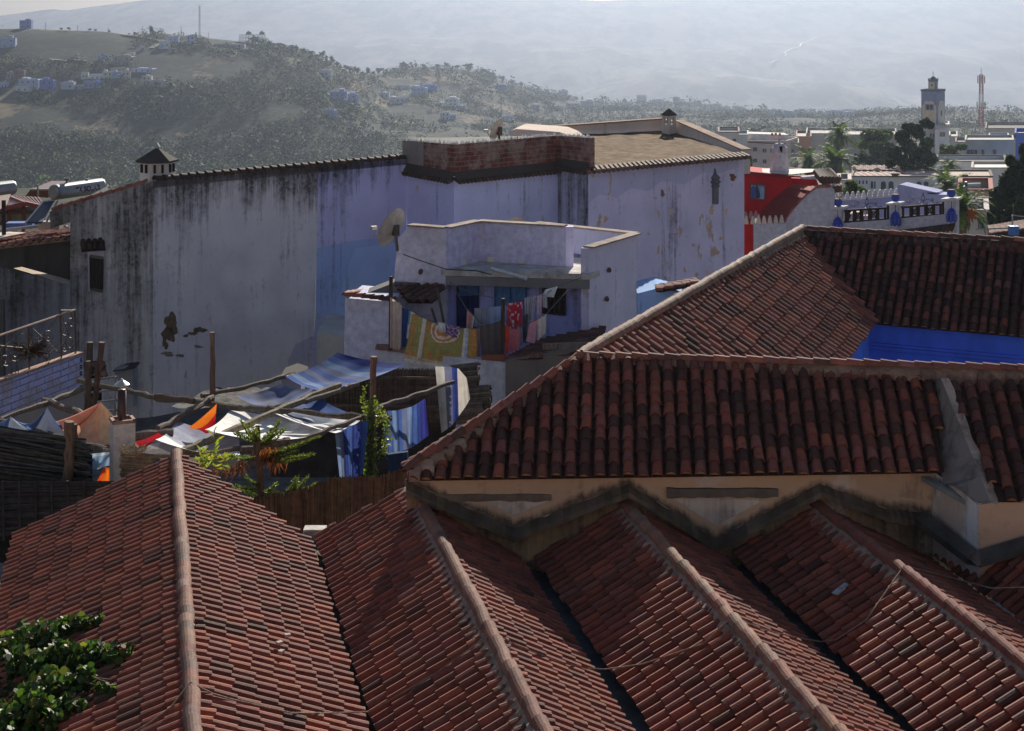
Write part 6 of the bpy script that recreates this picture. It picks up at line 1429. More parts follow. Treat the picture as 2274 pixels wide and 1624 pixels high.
# minaret
mt = thing('minaret', 'square ochre minaret with grey blue borders and small lantern turret', 'minaret', P(2070, 330, 420))
YM = 420; OC = (.82, .62, .44); OC2 = (.74, .66, .58); BL = (.30, .33, .48)
m0, mc, m1 = P(2045, 203, YM+1.5), P(2080.5, 203, YM), P(2097.5, 203, YM+4); zb = P(2070, 340, YM).z
lk = m0+(m1-mc); corners = [m0, mc, m1, lk]
mb = MB()
for i in range(4):
    a, b = corners[i], corners[(i+1) % 4]; mb.poly([zc(a, mc.z), zc(b, mc.z), zc(b, zb), zc(a, zb)], BL)
mb.build('shaft', CLEAN, mt)
mb = MB()
for a, b, s0, s1, cc in ((m0, mc, .06, .93, OC), (mc, m1, .10, .92, OC2)):
    n_ = Vector(((b-a).y, -(b-a).x, 0)).normalized()*.06; d = b-a; zt = mc.z-2.6
    p = [a+d*s0, a+d*s1]; pts_ = [(s0, zt-1.2), (s0+.10, zt-.9), (s0+.15, zt-.1), (s0+.3, zt), (s1-.3, zt), (s1-.15, zt-.1), (s1-.10, zt-.9), (s1, zt-1.2), (s1, zb), (s0, zb)]
    mb.poly([Vector(((a+d*s).x, (a+d*s).y, z))+n_ for s, z in pts_], cc)
mb.build('panel', CLEAN, mt)
for (a, b, s, v, w, h) in ((m0, mc, .52, 239, .8, 1.3), (mc, m1, .5, 253, .5, 1.3)):
    d = b-a; q = a+d*s; q.z = P(0, v, YM).z; n_ = Vector((d.y, -d.x, 0)).normalized()*.12
    for sg in ((-1, 1) if w > .6 else (0,)):
        mb = MB(); mb.box(q+n_+d.normalized()*sg*.45, (w*.8, .1, h), math.atan2(d.y, d.x), (.05, .05, .07)); o = mb.build('window', GLASS, mt)
    mb = MB(); mb.box(q+n_*.6, (w*2.9 if w > .6 else w*1.6, .1, h*1.25), math.atan2(d.y, d.x), (.36, .37, .45)); sub(mb, 'frame', CLEAN, o)
mb = MB()
for a, b in zip(corners, corners[1:]+corners[:1]):
    n = 8
    for k in range(n): mb.box(zc(L3(a, b, (k+.5)/n), mc.z+.18), (.38, .38, .5), math.atan2((b-a).y, (b-a).x), (.16, .16, .2))
    mb.bar(zc(a, mc.z), zc(b, mc.z), .4, .25, (.17, .17, .22))
mb.build('battlement', CLEAN, mt)
ctr = (m0+m1)/2; lant = MB(); r_ = 1.25; z0 = mc.z; z1 = P(2070, 181, YM).z
rm = math.atan2((mc-m0).y, (mc-m0).x)
lant.box(zc(ctr, (z0+z1)/2), (2.2, 2.0, z1-z0), rm, (.30, .31, .42)); ln = lant.build('lantern_turret', CLEAN, mt)
mb = MB()
for k, off_ in ((0, -1.06), (1, 1.06)):
    dirx = Vector((math.cos(rm), math.sin(rm), 0)); diry = Vector((-dirx.y, dirx.x, 0))
    if k == 0: mb.box(zc(ctr-diry*1.01-dirx*.15, (z0+z1)/2), (1.35, .06, (z1-z0)*.72), rm, OC)
    else: mb.box(zc(ctr+dirx*1.11, (z0+z1)/2), (.06, 1.2, (z1-z0)*.72), rm, OC2)
mb.box(zc(ctr-diry*1.06-dirx*.15, (z0+z1)/2+.2), (.35, .06, .6), rm, (.04, .04, .05)); sub(mb, 'turret_panel', CLEAN, ln)
mb = MB(); mb.box(zc(ctr, z1+.15), (2.4, 2.2, .3), rm, (.17, .17, .22))
for sx in (-1, -.33, .33, 1):
    for sy in (-1, 1): mb.box(zc(ctr+dirx*sx*1.0+diry*sy*.95, z1+.45), (.35, .3, .35), rm, (.17, .17, .2))
mb.lathe(zc(ctr, z1+.3), [(.75, 0), (.65, .45), (.35, .75), (.05, .9), (.05, 1.4), (.14, 1.55), (.04, 1.7), (.10, 1.85), (.02, 2.1), (.02, 2.4)], 12, (.14, .15, .16)); sub(mb, 'dome', CLEAN, ln)
# red and white lattice mast
def mast(loc, H, w0, w1, lab, bands, ant=True, spire=.1):
    t = thing('radio_mast', lab, 'mast', loc); loc = Vector(loc)
    nseg = 22
    for bi, (f0, f1, c) in enumerate(bands):
        mb = MB(); n = max(2, int(nseg*(f1-f0)))
        for k in range(n):
            a, b = f0+(f1-f0)*k/n, f0+(f1-f0)*(k+1)/n; wa, wb = w0+(w1-w0)*a, w0+(w1-w0)*b
            for i in range(4):
                x0, y0 = ((-1, -1), (1, -1), (1, 1), (-1, 1))[i]; x1, y1 = ((-1, -1), (1, -1), (1, 1), (-1, 1))[(i+1) % 4]
                A = loc+Vector((x0*wa, y0*wa, a*H)); B = loc+Vector((x0*wb, y0*wb, b*H)); C = loc+Vector((x1*wb, y1*wb, b*H))
                mb.tube([A, B], w0*.13, 4, c, cap=False); mb.tube([A, C], w0*.09, 4, c, cap=False); mb.tube([B, C], w0*.08, 4, c, cap=False)
        mb.build('lattice', METAL, t)
    mb = MB(); mb.tube([loc+Z*H, loc+Z*H*(1+spire)], w0*.12, 5, (.4, .38, .38)); mb.build('spire', METAL, t)
    if ant:
        for f, n_, rr in ((.93, 6, 1.6), (.55, 6, 1.9)):
            for k in range(n_):
                an = k*2*math.pi/n_+.3; mb = MB(); c = loc+Vector((math.cos(an)*rr, math.sin(an)*rr, f*H)); mb.box(c, (.34, .22, 3.4), an, (.55, .52, .46)); mb.tube([c, loc+Z*f*H], .06, 4, (.4, .38, .36)); mb.build('antenna', METAL, t)
    return t
RR, WW = (.42, .07, .06), (.62, .58, .56)
mast(P(2178, 318, 700), 29.5, .95, .62, 'red and white lattice telephone mast with panel antennas', ((0, .24, WW), (.24, .52, RR), (.52, .72, WW), (.72, 1, RR)))
# ---------------------------------------------------------------- palms and town trees
def palm(name, label, c, r0_, th, nf=46, droop=1.0, tr=.35, seed=1, trunkc=(.16, .11, .08), skirt=True, grp='palms'):
    r = r0_*1.32; random.seed(seed); c = Vector(c); t = thing(name, label, 'palm', c-Z*th, grp)
    mb = MB(); mb.tube([c-Z*th, c-Z*th*.5, c-Z*.2], [tr*1.1, tr, tr*1.25], 9, trunkc)
    for k in range(int(th*5)):
        z = -th*rnd(0, 1); an = rnd(0, 6.28); mb.box(c+Vector((math.cos(an)*tr, math.sin(an)*tr, z)), (.16, .12, .22), an, jit(trunkc, .4))
    mb.build('trunk', WOOD, t)
    mb = MB(); G = [(.12, .19, .045), (.08, .13, .03), (.17, .24, .055), (.055, .09, .028)]
    def frond(an, el, L, col, w=.17):
        d = Vector((math.cos(an), math.sin(an), 0)); n = 9; p = c.copy(); e = el; pts = [p.copy()]
        for i in range(n): p = p+(d*math.cos(e)+Z*math.sin(e))*L/n; e -= droop*(.05+.028*i)*rnd(.8, 1.2); pts.append(p.copy())
        for i in range(1, n+1):
            a, b = pts[i-1], pts[i]; dd = (b-a).normalized(); x = dd.cross(Z)
            x = x.normalized() if x.length > .05 else Vector((1, 0, 0)); f = math.sin(math.pi*min(.97, i/n*.8+.18))
            for s in (-1, 1):
                for h in (0, .33, .66):
                    q = L3(a, b, h); tip = q+(x*s*.8+dd*.55+Z*rnd(-.3, .2)).normalized()*L*w*f*1.5; o = dd*L*.026
                    mb.add([q-o, q+o, tip], [[0, 1, 2]], jit(col, .2))
    for k in range(int(nf*.7)):
        el = math.asin(rnd(-.35, .97)); frond(rnd(0, 6.28), el, r*rnd(.85, 1.12), random.choice(G), .13)
    mb.build('fronds', FARLEAF, t)
    if skirt:
        mb = MB()
        for k in range(nf//2): frond(rnd(0, 6.28), rnd(-1.2, -.5), r*rnd(.55, .8), random.choice([(.20, .12, .05), (.15, .08, .04), (.12, .09, .04)]), .12)
        mb.build('dead_fronds', FARLEAF, t)
    return t
def pr_(px, Y): return px/3600*Y
palm('palm_tree', 'tall palm with brown skirt of dead fronds standing above the other palms', P(1863, 300, 330), pr_(40, 330), 9, 60, 1.0, .6, 1)
palm('palm_tree', 'left palm of the clump with dark green drooping fronds', P(1795, 358, 300), pr_(42, 300), 8, 60, 1.1, .6, 2, skirt=False)
palm('palm_tree', 'largest palm of the clump, in front of the tall palm', P(1852, 360, 290), pr_(50, 290), 9, 74, 1.15, .6, 3)
palm('palm_tree', 'small palm with short trunk before the white blocks', P(2109, 366, 262), pr_(30, 262), 4, 46, .9, .45, 4, skirt=False)
palm('palm_tree', 'dark palm in front of the arcaded house', P(2103, 412, 190), pr_(52, 190), 5, 60, 1.0, .5, 5, skirt=False)
palm('palm_tree', 'bright sunlit palm beside the right terrace pier', P(2134, 462, 105), pr_(62, 105), 3.0, 60, 1.05, .32, 6)
mb = MB(); random.seed(8)
for k in range(140): q = P(2156+random.gauss(0, 5), 476+random.gauss(0, 6), 104); mb.box(q, (.07, .07, .09), rnd(0, 3), jit((.45, .13, .02), .3))
solo(mb, 'date_cluster', LEAF, 'orange cluster of dates hanging under the right palm crown', 'dates')
def tree(name, label, base, H, W, cols, n, lobes=None, seed=1, trunk=.12, leaf=.35, grp=None, cat='tree', tc=(.10, .08, .06), mat=None):
    random.seed(seed); base = Vector(base); t = thing(name, label, cat, base, grp)
    lobes = lobes or [(rnd(-.3, .3), rnd(-.3, .3), rnd(.35, .9), rnd(.2, .32)) for _ in range(9)]
    mb = MB(); mb.tube([base, base+Z*H*.3, base+Z*H*.6], [W*trunk*.5, W*trunk*.35, W*trunk*.15], 7, tc)
    for (x, y, z, r) in lobes[:7]: mb.tube([base+Z*H*min(.5, z*.5), base+Vector((x*W*.9, y*W*.9, z*H))], [W*trunk*.18, W*trunk*.05], 5, tc)
    mb.build('trunk', WOOD, t)
    mb = MB(); per = n//len(lobes)
    for (x, y, z, r) in lobes:
        c0 = base+Vector((x*W, y*W, z*H)); tint = rnd(.75, 1.2)
        for k in range(per):
            d = Vector((random.gauss(0, 1), random.gauss(0, 1), random.gauss(0, 1))).normalized()*(random.random()**.45)
            p = c0+Vector((d.x*r*W, d.y*r*W, d.z*r*H*.62)); a = Vector((rnd(-1, 1), rnd(-1, 1), rnd(-1, 1))).normalized(); b = a.cross(Vector((rnd(-1, 1), rnd(-1, 1), rnd(-1, 1)))).normalized(); s = leaf*rnd(.5, 1.3)
            cc = jit(random.choice(cols), .25); cc = tuple(q*tint for q in cc)
            mb.add([p-a*s, p+b*s*.6, p+a*s, p-b*s*.6], [[0, 1, 2, 3]], cc)
    mb.build('crown', mat or FARLEAF, t)
    return t
DK = [(.028, .045, .022), (.04, .055, .028), (.02, .032, .018), (.055, .07, .03)]
MD = [(.07, .11, .035), (.10, .15, .045), (.05, .08, .03), (.13, .18, .06)]
def trP(u, vb, Y): return P(u, vb, Y)
dkl = [(0, 0, .88, .16), (-.18, .05, .76, .2), (.14, 0, .8, .16), (.30, -.05, .66, .2), (-.08, 0, .6, .26), (-.36, 0, .52, .2), (.2, .1, .5, .26), (.38, 0, .42, .2), (-.2, -.1, .38, .24), (.05, -.1, .3, .28), (-.42, .1, .36, .12), (.30, 0, .24, .2), (-.12, 0, .18, .2), (0, .1, .08, .2)]
random.seed(99)
dkl = [(x, y, z, r*.80) for x, y, z, r in dkl]+[(rnd(-.52, .52), rnd(-.2, .2), rnd(.15, .98), rnd(.06, .11)) for _ in range(16)]
dkl = [q for q in dkl if abs(q[0]) < .6-.45*max(0, q[2]-.55)]
tree('dark_cypress', 'big dark spreading cypress below the minaret, left of the white block', P(2023, 418, 240), pr_(150, 240), pr_(108, 240), DK, 9000, dkl, 3, leaf=.34)
rkl = [(.25, 0, .94, .12), (.3, 0, .82, .18), (.1, 0, .74, .2), (.32, 0, .66, .28), (-.08, 0, .62, .2), (.2, 0, .5, .34), (-.28, 0, .48, .18), (0, 0, .4, .3), (.35, 0, .34, .3), (-.30, 0, .28, .22), (.1, 0, .22, .34), (-.05, 0, .12, .3), (.35, 0, .1, .3)]
rkl = [(x, y, z, r*.85) for x, y, z, r in rkl]+[(rnd(-.5, .5), 0, rnd(.1, .9), rnd(.06, .12)) for _ in range(14)]
tree('dark_cypress', 'tall very dark cypress filling the right picture edge', P(2246, 545, 125), pr_(225, 125), pr_(115, 125), DK, 12000, rkl, 4, leaf=.22)
tree('broad_tree', 'light green feathery tree left of the big dark cypress', P(1945, 352, 330), pr_(62, 330), pr_(82, 330), MD, 3200, None, 5, leaf=.42)
tree('broad_tree', 'dark green rounded tree under the light feathery tree', P(1962, 372, 300), pr_(58, 300), pr_(60, 300), [(.045, .07, .03), (.06, .09, .035)], 2400, None, 6, leaf=.38)
tree('broad_tree', 'dull green tree in front of the white house, right of the big cypress', P(2112, 362, 300), pr_(44, 300), pr_(60, 300), MD[:3], 2200, None, 7, leaf=.36)
tree('garden_bush', 'bushy garden shrub behind the white merlons', P(1903, 455, 130), pr_(52, 130), pr_(60, 130), MD, 2600, None, 8, leaf=.17, cat='bush')
tree('garden_bush', 'small pale shrub at the roof corner of the tall house', P(1662, 385, 300), pr_(40, 300), pr_(28, 300), MD, 700, None, 9, leaf=.3, cat='bush')
tree('garden_bush', 'shrub on the terrace of the grey green house', P(2216, 366, 330), pr_(22, 330), pr_(40, 330), MD, 500, None, 10, leaf=.35, cat='bush')
tree('garden_bush', 'dark shrub at the foot of the right cypress', P(2268, 510, 118), pr_(75, 118), pr_(30, 118), DK, 1200, None, 12, leaf=.2, cat='bush')
mb = MB(); random.seed(13)
for k in range(1500):
    s = rnd(0, 1); p = P(1896+85*s, 340+26*rnd(0, 1)+6*math.sin(s*20), 318+rnd(-2, 2)); a = Vector((rnd(-1, 1), rnd(-1, 1), rnd(-1, 1))).normalized(); b = a.cross(Z).normalized(); z = rnd(.25, .5); mb.add([p-a*z, p+b*z*.6, p+a*z, p-b*z*.6], [[0, 1, 2, 3]], jit(random.choice([(.035, .055, .025), (.05, .08, .03)]), .3))
solo(mb, 'hedge', FARLEAF, 'long dark hedge behind the palms and the red roofed house', 'hedge')
# ---------------------------------------------------------------- land: one sheet from the town down into the valley, up the hills and on to the mountain
def lerp_tab(tab, x):
    if x <= tab[0][0]: return tab[0][1]
    for (a, b), (c, d) in zip(tab, tab[1:]):
        if x <= c: return b+(d-b)*(x-a)/(c-a)
    return tab[-1][1]
RIDGE = [(-900, 95), (-300, 72), (0, 64), (63, 63), (125, 66), (234, 71), (281, 78), (330, 76), (365, 75), (427, 81), (521, 90), (592, 100), (642, 112), (714, 131), (752, 150), (800, 166), (830, 169), (850, 162), (908, 152), (1017, 156), (1064, 165), (1126, 187), (1186, 202), (1239, 215), (1331, 233), (1421, 236), (1504, 236), (1599, 244), (1682, 254), (1750, 257), (1866, 257), (2014, 256), (2118, 266), (2273, 273), (2600, 280), (3200, 285)]
RY = [(-900, 1500), (700, 1500), (800, 1600), (860, 1900), (1100, 2200), (1300, 2700), (1600, 3000), (2300, 3000), (3200, 3000)]
BASEV = [(-900, 470), (0, 452), (300, 425), (600, 390), (900, 350), (1200, 318), (1500, 302), (1700, 300), (2300, 300), (3200, 300)]
BY = [(-900, 1020), (0, 1020), (600, 1040), (900, 1200), (1300, 1400), (1600, 1300), (2300, 1100), (3200, 1100)]
MTN = [(-1800, 60), (-600, 45), (0, 36), (20, 33), (60, 28), (90, 24), (110, 21), (150, 24), (200, 16), (260, 9), (320, 1), (420, -6), (600, -10), (1000, -6), (1250, -2), (1330, 3), (1440, -2), (1700, -14), (2273, -30), (2600, -40), (4200, 0)]
random.seed(61)
def hn(x, y, s): return mnoise.fractal(Vector((x/s, y/s, 3.7)), 1.0, 2.0, 5, noise_basis='PERLIN_ORIGINAL')
def prof(u):
    ry, by = lerp_tab(RY, u), lerp_tab(BY, u); rv, bv = lerp_tab(RIDGE, u), lerp_tab(BASEV, u)
    rh, bh = (rv+10)*ry/3600, (bv+10)*by/3600
    mid = (u-1600)/700; mid = max(0, min(1, mid))
    t = [(-30, 16), (20, 16), (62, 17), (100, 19), (250, 40+5*mid), (420, 50), (560, (1-mid)*85+mid*54)]
    t.append((760, bh*(.86 if by < 1250 else .70)))
    t += [(by, bh)]
    for f, g in ((.25, .18), (.5, .45), (.75, .76), (.9, .93)): t.append((by+(ry-by)*f, bh+(rh-bh)*g))
    t += [(ry, rh), (ry+90, rh+4), (ry+500, rh+150), (4200, 380), (4700, 400)]
    mv = lerp_tab(MTN, u)
    for f, vv in ((5200, 235), (6400, 160), (7600, 90)): t.append((f, (vv+10+(mv+10-20)*.3)*f/3600))
    t += [(9000, (mv+10)*2.5), (10500, 300)]
    return t
def hgt(u, Y):
    h = lerp_tab(prof(u), Y); x = (u-U0)/F*Y
    ry = lerp_tab(RY, u)
    if Y > 500:
        am = 9*min(1, (Y-500)/400)*max(.12, min(1, abs(Y-ry)/160.0)) if Y < ry+200 else (30 if Y < 3400 else 60 if Y < 4800 else 120*max(.06, min(1, (9000-Y)/2500)) if Y < 9000 else 0)
        s = 170 if Y < 3400 else 900
        h += am*hn(x, Y, s)
    return h
us = [-900+4100*i/230 for i in range(231)]
ysx = [-30, 20, 62, 80, 100, 150, 200, 250, 320, 420, 500, 560, 640]
y = 700
while y < 3100: ysx.append(y); y += 22 if y < 1650 else 36
ysx += [3120, 3250, 3400, 3600, 3900]+[4150+240*k for k in range(20)]+[9000, 9300, 10500]
mb = MB(); nu = len(us)
for Y in ysx:
    for u in us:
        Yc = max(Y, 20.0); x = (u-U0)/F*(Yc if Y > 100 else 100); mb.v.append((x, Y, -hgt(u, Yc)))
for j in range(len(ysx)-1):
    for i in range(nu-1):
        a = j*nu+i; mb.f.append([a, a+1, a+nu+1, a+nu]); mb.m.append(0); mb.c.append((1, 0, 0) if us[i] > 1480 and ysx[j] < 820 else (0, 0, 0))
mb2 = MB()                                   # unseen pale town slope behind the viewer, added to bounce sun onto the walls
def back(s, t_): 
    x = -420+840*s; y = -42-330*t_; return Vector((x, y, -15+145*t_**.9+4*hn(x, y, 60)))
mb2.grid(back, 60, 24, lambda s, t_: jit(random.choice(((.38, .345, .33), (.33, .31, .32), (.26, .21, .18), (.40, .37, .35))), .15))
struct(mb2, 'bounce_slope', CLEAN)
def m_land():
    m, nt = newmat('hillside'); t = NT(nt); p = t.pos()
    n1 = t.noise(p, .0085, 7, .62); n2 = t.noise(p, .06, 5, .7); n3 = t.noise(t.mapping(p, (1, .45, 1)), .021, 6, .6)
    scrub = t.mix(t.ramp(n2, .35, .65), (.016, .022, .013, 1), (.048, .050, .030, 1))
    field = t.mix(t.ramp(n2, .3, .7), (.10, .08, .048, 1), (.22, .17, .105, 1))
    mask = t.ramp(t.math('ADD', t.math('MULTIPLY', n1, .6), t.math('MULTIPLY', n3, .55)), .645, .662)
    bush = t.ramp(t.noise(p, .16, 4, .65), .52, .58)
    scrub = t.mix(t.math('MULTIPLY', bush, .85), scrub, (.012, .017, .011, 1)); field = t.mix(t.math('MULTIPLY', bush, .35), field, (.05, .05, .03, 1))
    c = t.mix(mask, scrub, field)
    sx = t.n('ShaderNodeSeparateXYZ'); t.l(p, sx.inputs[0])
    far = t.ramp(t.math('MULTIPLY', sx.outputs[1], .0001), .28, .34)
    fn = t.noise(t.mapping(p, (1, .35, 1.5)), .0065, 9, .66)
    c = t.mix(far, c, t.mix(t.ramp(fn, .42, .58), (.045, .05, .042, 1), (.20, .175, .14, 1)))
    c = t.mix(t.attr('col').outputs['Color'], c, (.46, .42, .38, 1))
    t.out(t.bsdf(c, .95, 0, .05, n2, .3, 1.0)); return m
g = mb.build('terrain', m_land(), None, True); g['kind'] = 'structure'
def G(u, Y): return P(u, V0, Y)-Z*hgt(u, Y)
def hillY(u, v):                            # where on the hill face the sheet is seen at u,v
    ry, by = lerp_tab(RY, u), lerp_tab(BY, u); lo, hi = by*.8, ry; 
    best = hi
    for k in range(120):
        Y = lo+(hi-lo)*k/119
        if F*hgt(u, Y)/Y+V0 <= v: best = Y; break
    return best
# paths and tracks
def track(pts, w, label=None):
    mb = MB(); q = [G(u, hillY(u, v) if Y is None else Y)+Z*.8 for u, v, Y in pts]
    d2 = []
    for i in range(len(q)-1):
        for k in range(6): d2.append(L3(q[i], q[i+1], k/6))
    for a, b in zip(d2, d2[1:]):
        n = Vector((0, w, 0)) if abs((b-a).x) > abs((b-a).y) else Vector((w*.6, 0, 0))
        mb.poly([a-n, b-n, b+n, a+n], (.34, .29, .23))
    struct(mb, 'dirt_track', MORTAR)
track([(270, 78, None), (310, 84, None), (345, 92, None), (365, 95, None), (330, 112, None)], 4)
track([(110, 135, None), (150, 137, None), (175, 132, None), (152, 136, None), (200, 142, None)], 3.5)
track([(533, 196, None), (650, 200, None), (720, 205, None), (760, 215, None), (830, 190, None)], 3.5)
track([(1050, 200, None), (1090, 205, None), (1130, 204, None)], 3.5)
def far_track(pts, Y0, Y1, w):
    mb = MB(); n = len(pts)
    q = []
    for i, (u, v) in enumerate(pts):
        lo, hi = 5200.0, 8900.0; best = hi
        for k in range(160):
            Y = lo+(hi-lo)*k/159
            if F*hgt(u, Y)/Y+V0 <= v: best = Y; break
        q.append(P(u, V0, best-8)-Z*(hgt(u, best)-4))
    for a, b in zip(q, q[1:]):
        d = Vector((b.x-a.x, b.y-a.y, 0)).normalized(); n = Vector((d.y, -d.x, 0))*w+Z*w*.15
        mb.poly([a-n, b-n, b+n, a+n], (.82, .80, .76))
    struct(mb, 'mountain_road', CLEAN)
far_track([(1708, 144), (1720, 138), (1738, 132), (1746, 124), (1740, 119), (1752, 114), (1776, 106), (1778, 98), (1800, 92), (1812, 86)], 0, 0, 3.5)
# ---------------------------------------------------------------- houses on the hills
LI, BLU, WHI, CRM, BRN, GRY, RBK = (.42, .45, .66), (.12, .20, .58), (.66, .65, .66), (.62, .56, .48), (.34, .29, .25), (.36, .35, .36), (.22, .09, .07)
HH = []
def z1(l): return [(x0*.2604, y0*.2604, x1*.2604, y1*.2604, c, lab) for x0, y0, x1, y1, c, lab in l]
def z2(l): return [(533+x0*.3124, y0*.3124, 533+x1*.3124, y1*.3124, c, lab) for x0, y0, x1, y1, c, lab in l]
def z3(l): return [(1184+x0*.237, 118+y0*.237, 1184+x1*.237, 118+y1*.237, c, lab) for x0, y0, x1, y1, c, lab in l]
def z4(l): return [(1598.6+x0*.2968, 148+y0*.2968, 1598.6+x1*.2968, 148+y1*.2968, c, lab) for x0, y0, x1, y1, c, lab in l]
HH += z1([(165, 185, 262, 244, (.16, .20, .50), 'lone blue violet house on the skyline of the left hill'), (0, 335, 125, 415, (.34, .42, .60), 'light blue house at the left edge below the skyline house'), (830, 475, 910, 530, LI, 'pale lilac house under the bare dark slope'), (955, 490, 1130, 560, BRN, 'wide grey brown unfinished block on the left hill'), (1085, 458, 1145, 480, WHI, 'small white house above the grey brown block'),
 (1425, 320, 1520, 366, LI, 'lilac house left in the hilltop row by the mast'), (1580, 315, 1655, 378, LI, 'lilac house right in the hilltop row by the mast'), (1350, 362, 1440, 420, WHI, 'white house below the hilltop row'), (120, 608, 205, 685, RBK, 'dark red brick house at the left of the hill village'), (50, 628, 115, 688, GRY, 'grey house beside the dark red brick house'), (0, 712, 70, 765, LI, 'bluish house at the left edge of the hill village'),
 (155, 688, 330, 768, (.46, .48, .62), 'wide lilac white house in the hill village'), (340, 692, 460, 778, (.13, .18, .56), 'strong blue cubic house in the hill village'), (130, 745, 260, 797, WHI, 'white house lowest at the left of the hill village'), (520, 712, 630, 778, (.50, .51, .62), 'lilac white house right of the strong blue cube'), (635, 735, 705, 778, GRY, 'low grey house in the middle of the hill village'), (710, 703, 800, 768, (.30, .33, .56), 'blue violet house in the middle of the hill village'), (805, 700, 875, 752, BLU, 'small blue house in the middle of the hill village'),
 (690, 628, 750, 692, CRM, 'beige house above the middle of the hill village'), (765, 643, 860, 692, WHI, 'white house above the middle of the hill village'), (870, 622, 960, 690, CRM, 'beige house with stepped roof in the upper hill village'), (950, 625, 1030, 695, (.36, .42, .62), 'pale blue house in the upper hill village'), (1030, 618, 1105, 692, CRM, 'tall cream house at the right of the upper hill village'), (940, 588, 1080, 622, BRN, 'brown block behind the upper hill village'), (1205, 658, 1290, 728, CRM, 'cream house with dark windows right of the hill village'), (1285, 693, 1415, 738, CRM, 'long cream wall house at the right end of the hill village'), (1130, 593, 1310, 622, LI, 'long low bluish house above the cream houses'), (1195, 408, 1230, 436, LI, 'tiny bluish hut under the hilltop row'), (1820, 385, 2080, 410, GRY, 'long pale retaining wall house under the two concrete frames'), (2035, 425, 2150, 450, GRY, 'low grey shed under the concrete frames')])
HH += z2([(565, 508, 640, 552, WHI, 'white house alone in the wood left of the saddle'), (615, 662, 755, 732, (.26, .31, .62), 'wide blue violet house on the middle slope'), (755, 678, 835, 737, (.36, .40, .62), 'blue and white house joined to the wide violet one'), (990, 668, 1060, 707, (.52, .55, .66), 'white house with blue trim on the middle slope'), (1060, 700, 1170, 742, WHI, 'long white house with dark windows on the middle slope'), (1150, 685, 1205, 727, WHI, 'white cube house beside the long white one'), (1225, 630, 1325, 682, (.34, .42, .68), 'light blue mosque hall under the tiny minaret'), (1310, 612, 1395, 655, BLU, 'blue house beside the tiny minaret'), (1105, 615, 1215, 640, WHI, 'white flat roofed house left of the tiny minaret'), (1385, 738, 1475, 768, WHI, 'low white wall house on the middle slope'), (1455, 708, 1555, 758, WHI, 'white house with two towers on the middle slope'), (1545, 758, 1605, 786, LI, 'small pale blue house right of the white towers'), (585, 788, 680, 832, LI, 'pale lilac house low on the middle slope'), (1425, 808, 1485, 857, WHI, 'pale house low behind the brick parapet'), (1485, 822, 1530, 852, LI, 'bluish house next to the pale low house'), (1815, 612, 1895, 655, BLU, 'blue house right of the grassy knoll'), (1870, 830, 1945, 870, WHI, 'white house behind the satellite dish'), (2065, 750, 2125, 778, WHI, 'white roofed house right of the grassy knoll'), (2225, 758, 2272, 782, WHI, 'small white house far right on the middle slope')])
HH += z3([(235, 360, 325, 425, WHI, 'white stepped house at the end of the middle ridge'), (310, 478, 435, 525, (.56, .56, .60), 'long pale house above the mossy roof'), (445, 456, 570, 525, (.60, .60, .62), 'white house with dark windows above the mossy roof'), (975, 405, 1060, 468, WHI, 'white four storey block on the far skyline'), (1105, 440, 1220, 478, LI, 'low bluish house right of the four storey block'), (1310, 420, 1370, 472, GRY, 'grey tower house on the far skyline'), (1520, 452, 1570, 474, LI, 'small lilac house on the far skyline behind the chimney'), (1635, 480, 1760, 512, CRM, 'long beige house on the far skyline'), (1760, 508, 1840, 532, GRY, 'low grey house on the falling skyline'), (1990, 542, 2070, 572, WHI, 'small white house left of the pink block')])
HH += z4([(0, 308, 75, 342, GRY, 'grey house on the skyline over the pink block'), (200, 328, 250, 352, CRM, 'beige hut on the skyline over the pink block'), (370, 328, 440, 372, LI, 'bluish house on the skyline left of the tall palm'), (480, 340, 555, 378, WHI, 'white house on the skyline left of the tall palm'), (555, 333, 620, 368, GRY, 'grey house on the skyline above the palms'), (645, 325, 700, 362, GRY, 'grey tower house on the skyline above the palms'), (805, 335, 930, 378, LI, 'wide bluish house on the skyline right of the tall palm'), (930, 325, 990, 352, BLU, 'blue house on the skyline right of the tall palm'), (940, 350, 1000, 388, WHI, 'white house just below the blue skyline house'), (1350, 320, 1420, 352, CRM, 'beige block on the skyline left of the minaret')])
random.seed(71)
wmesh = None
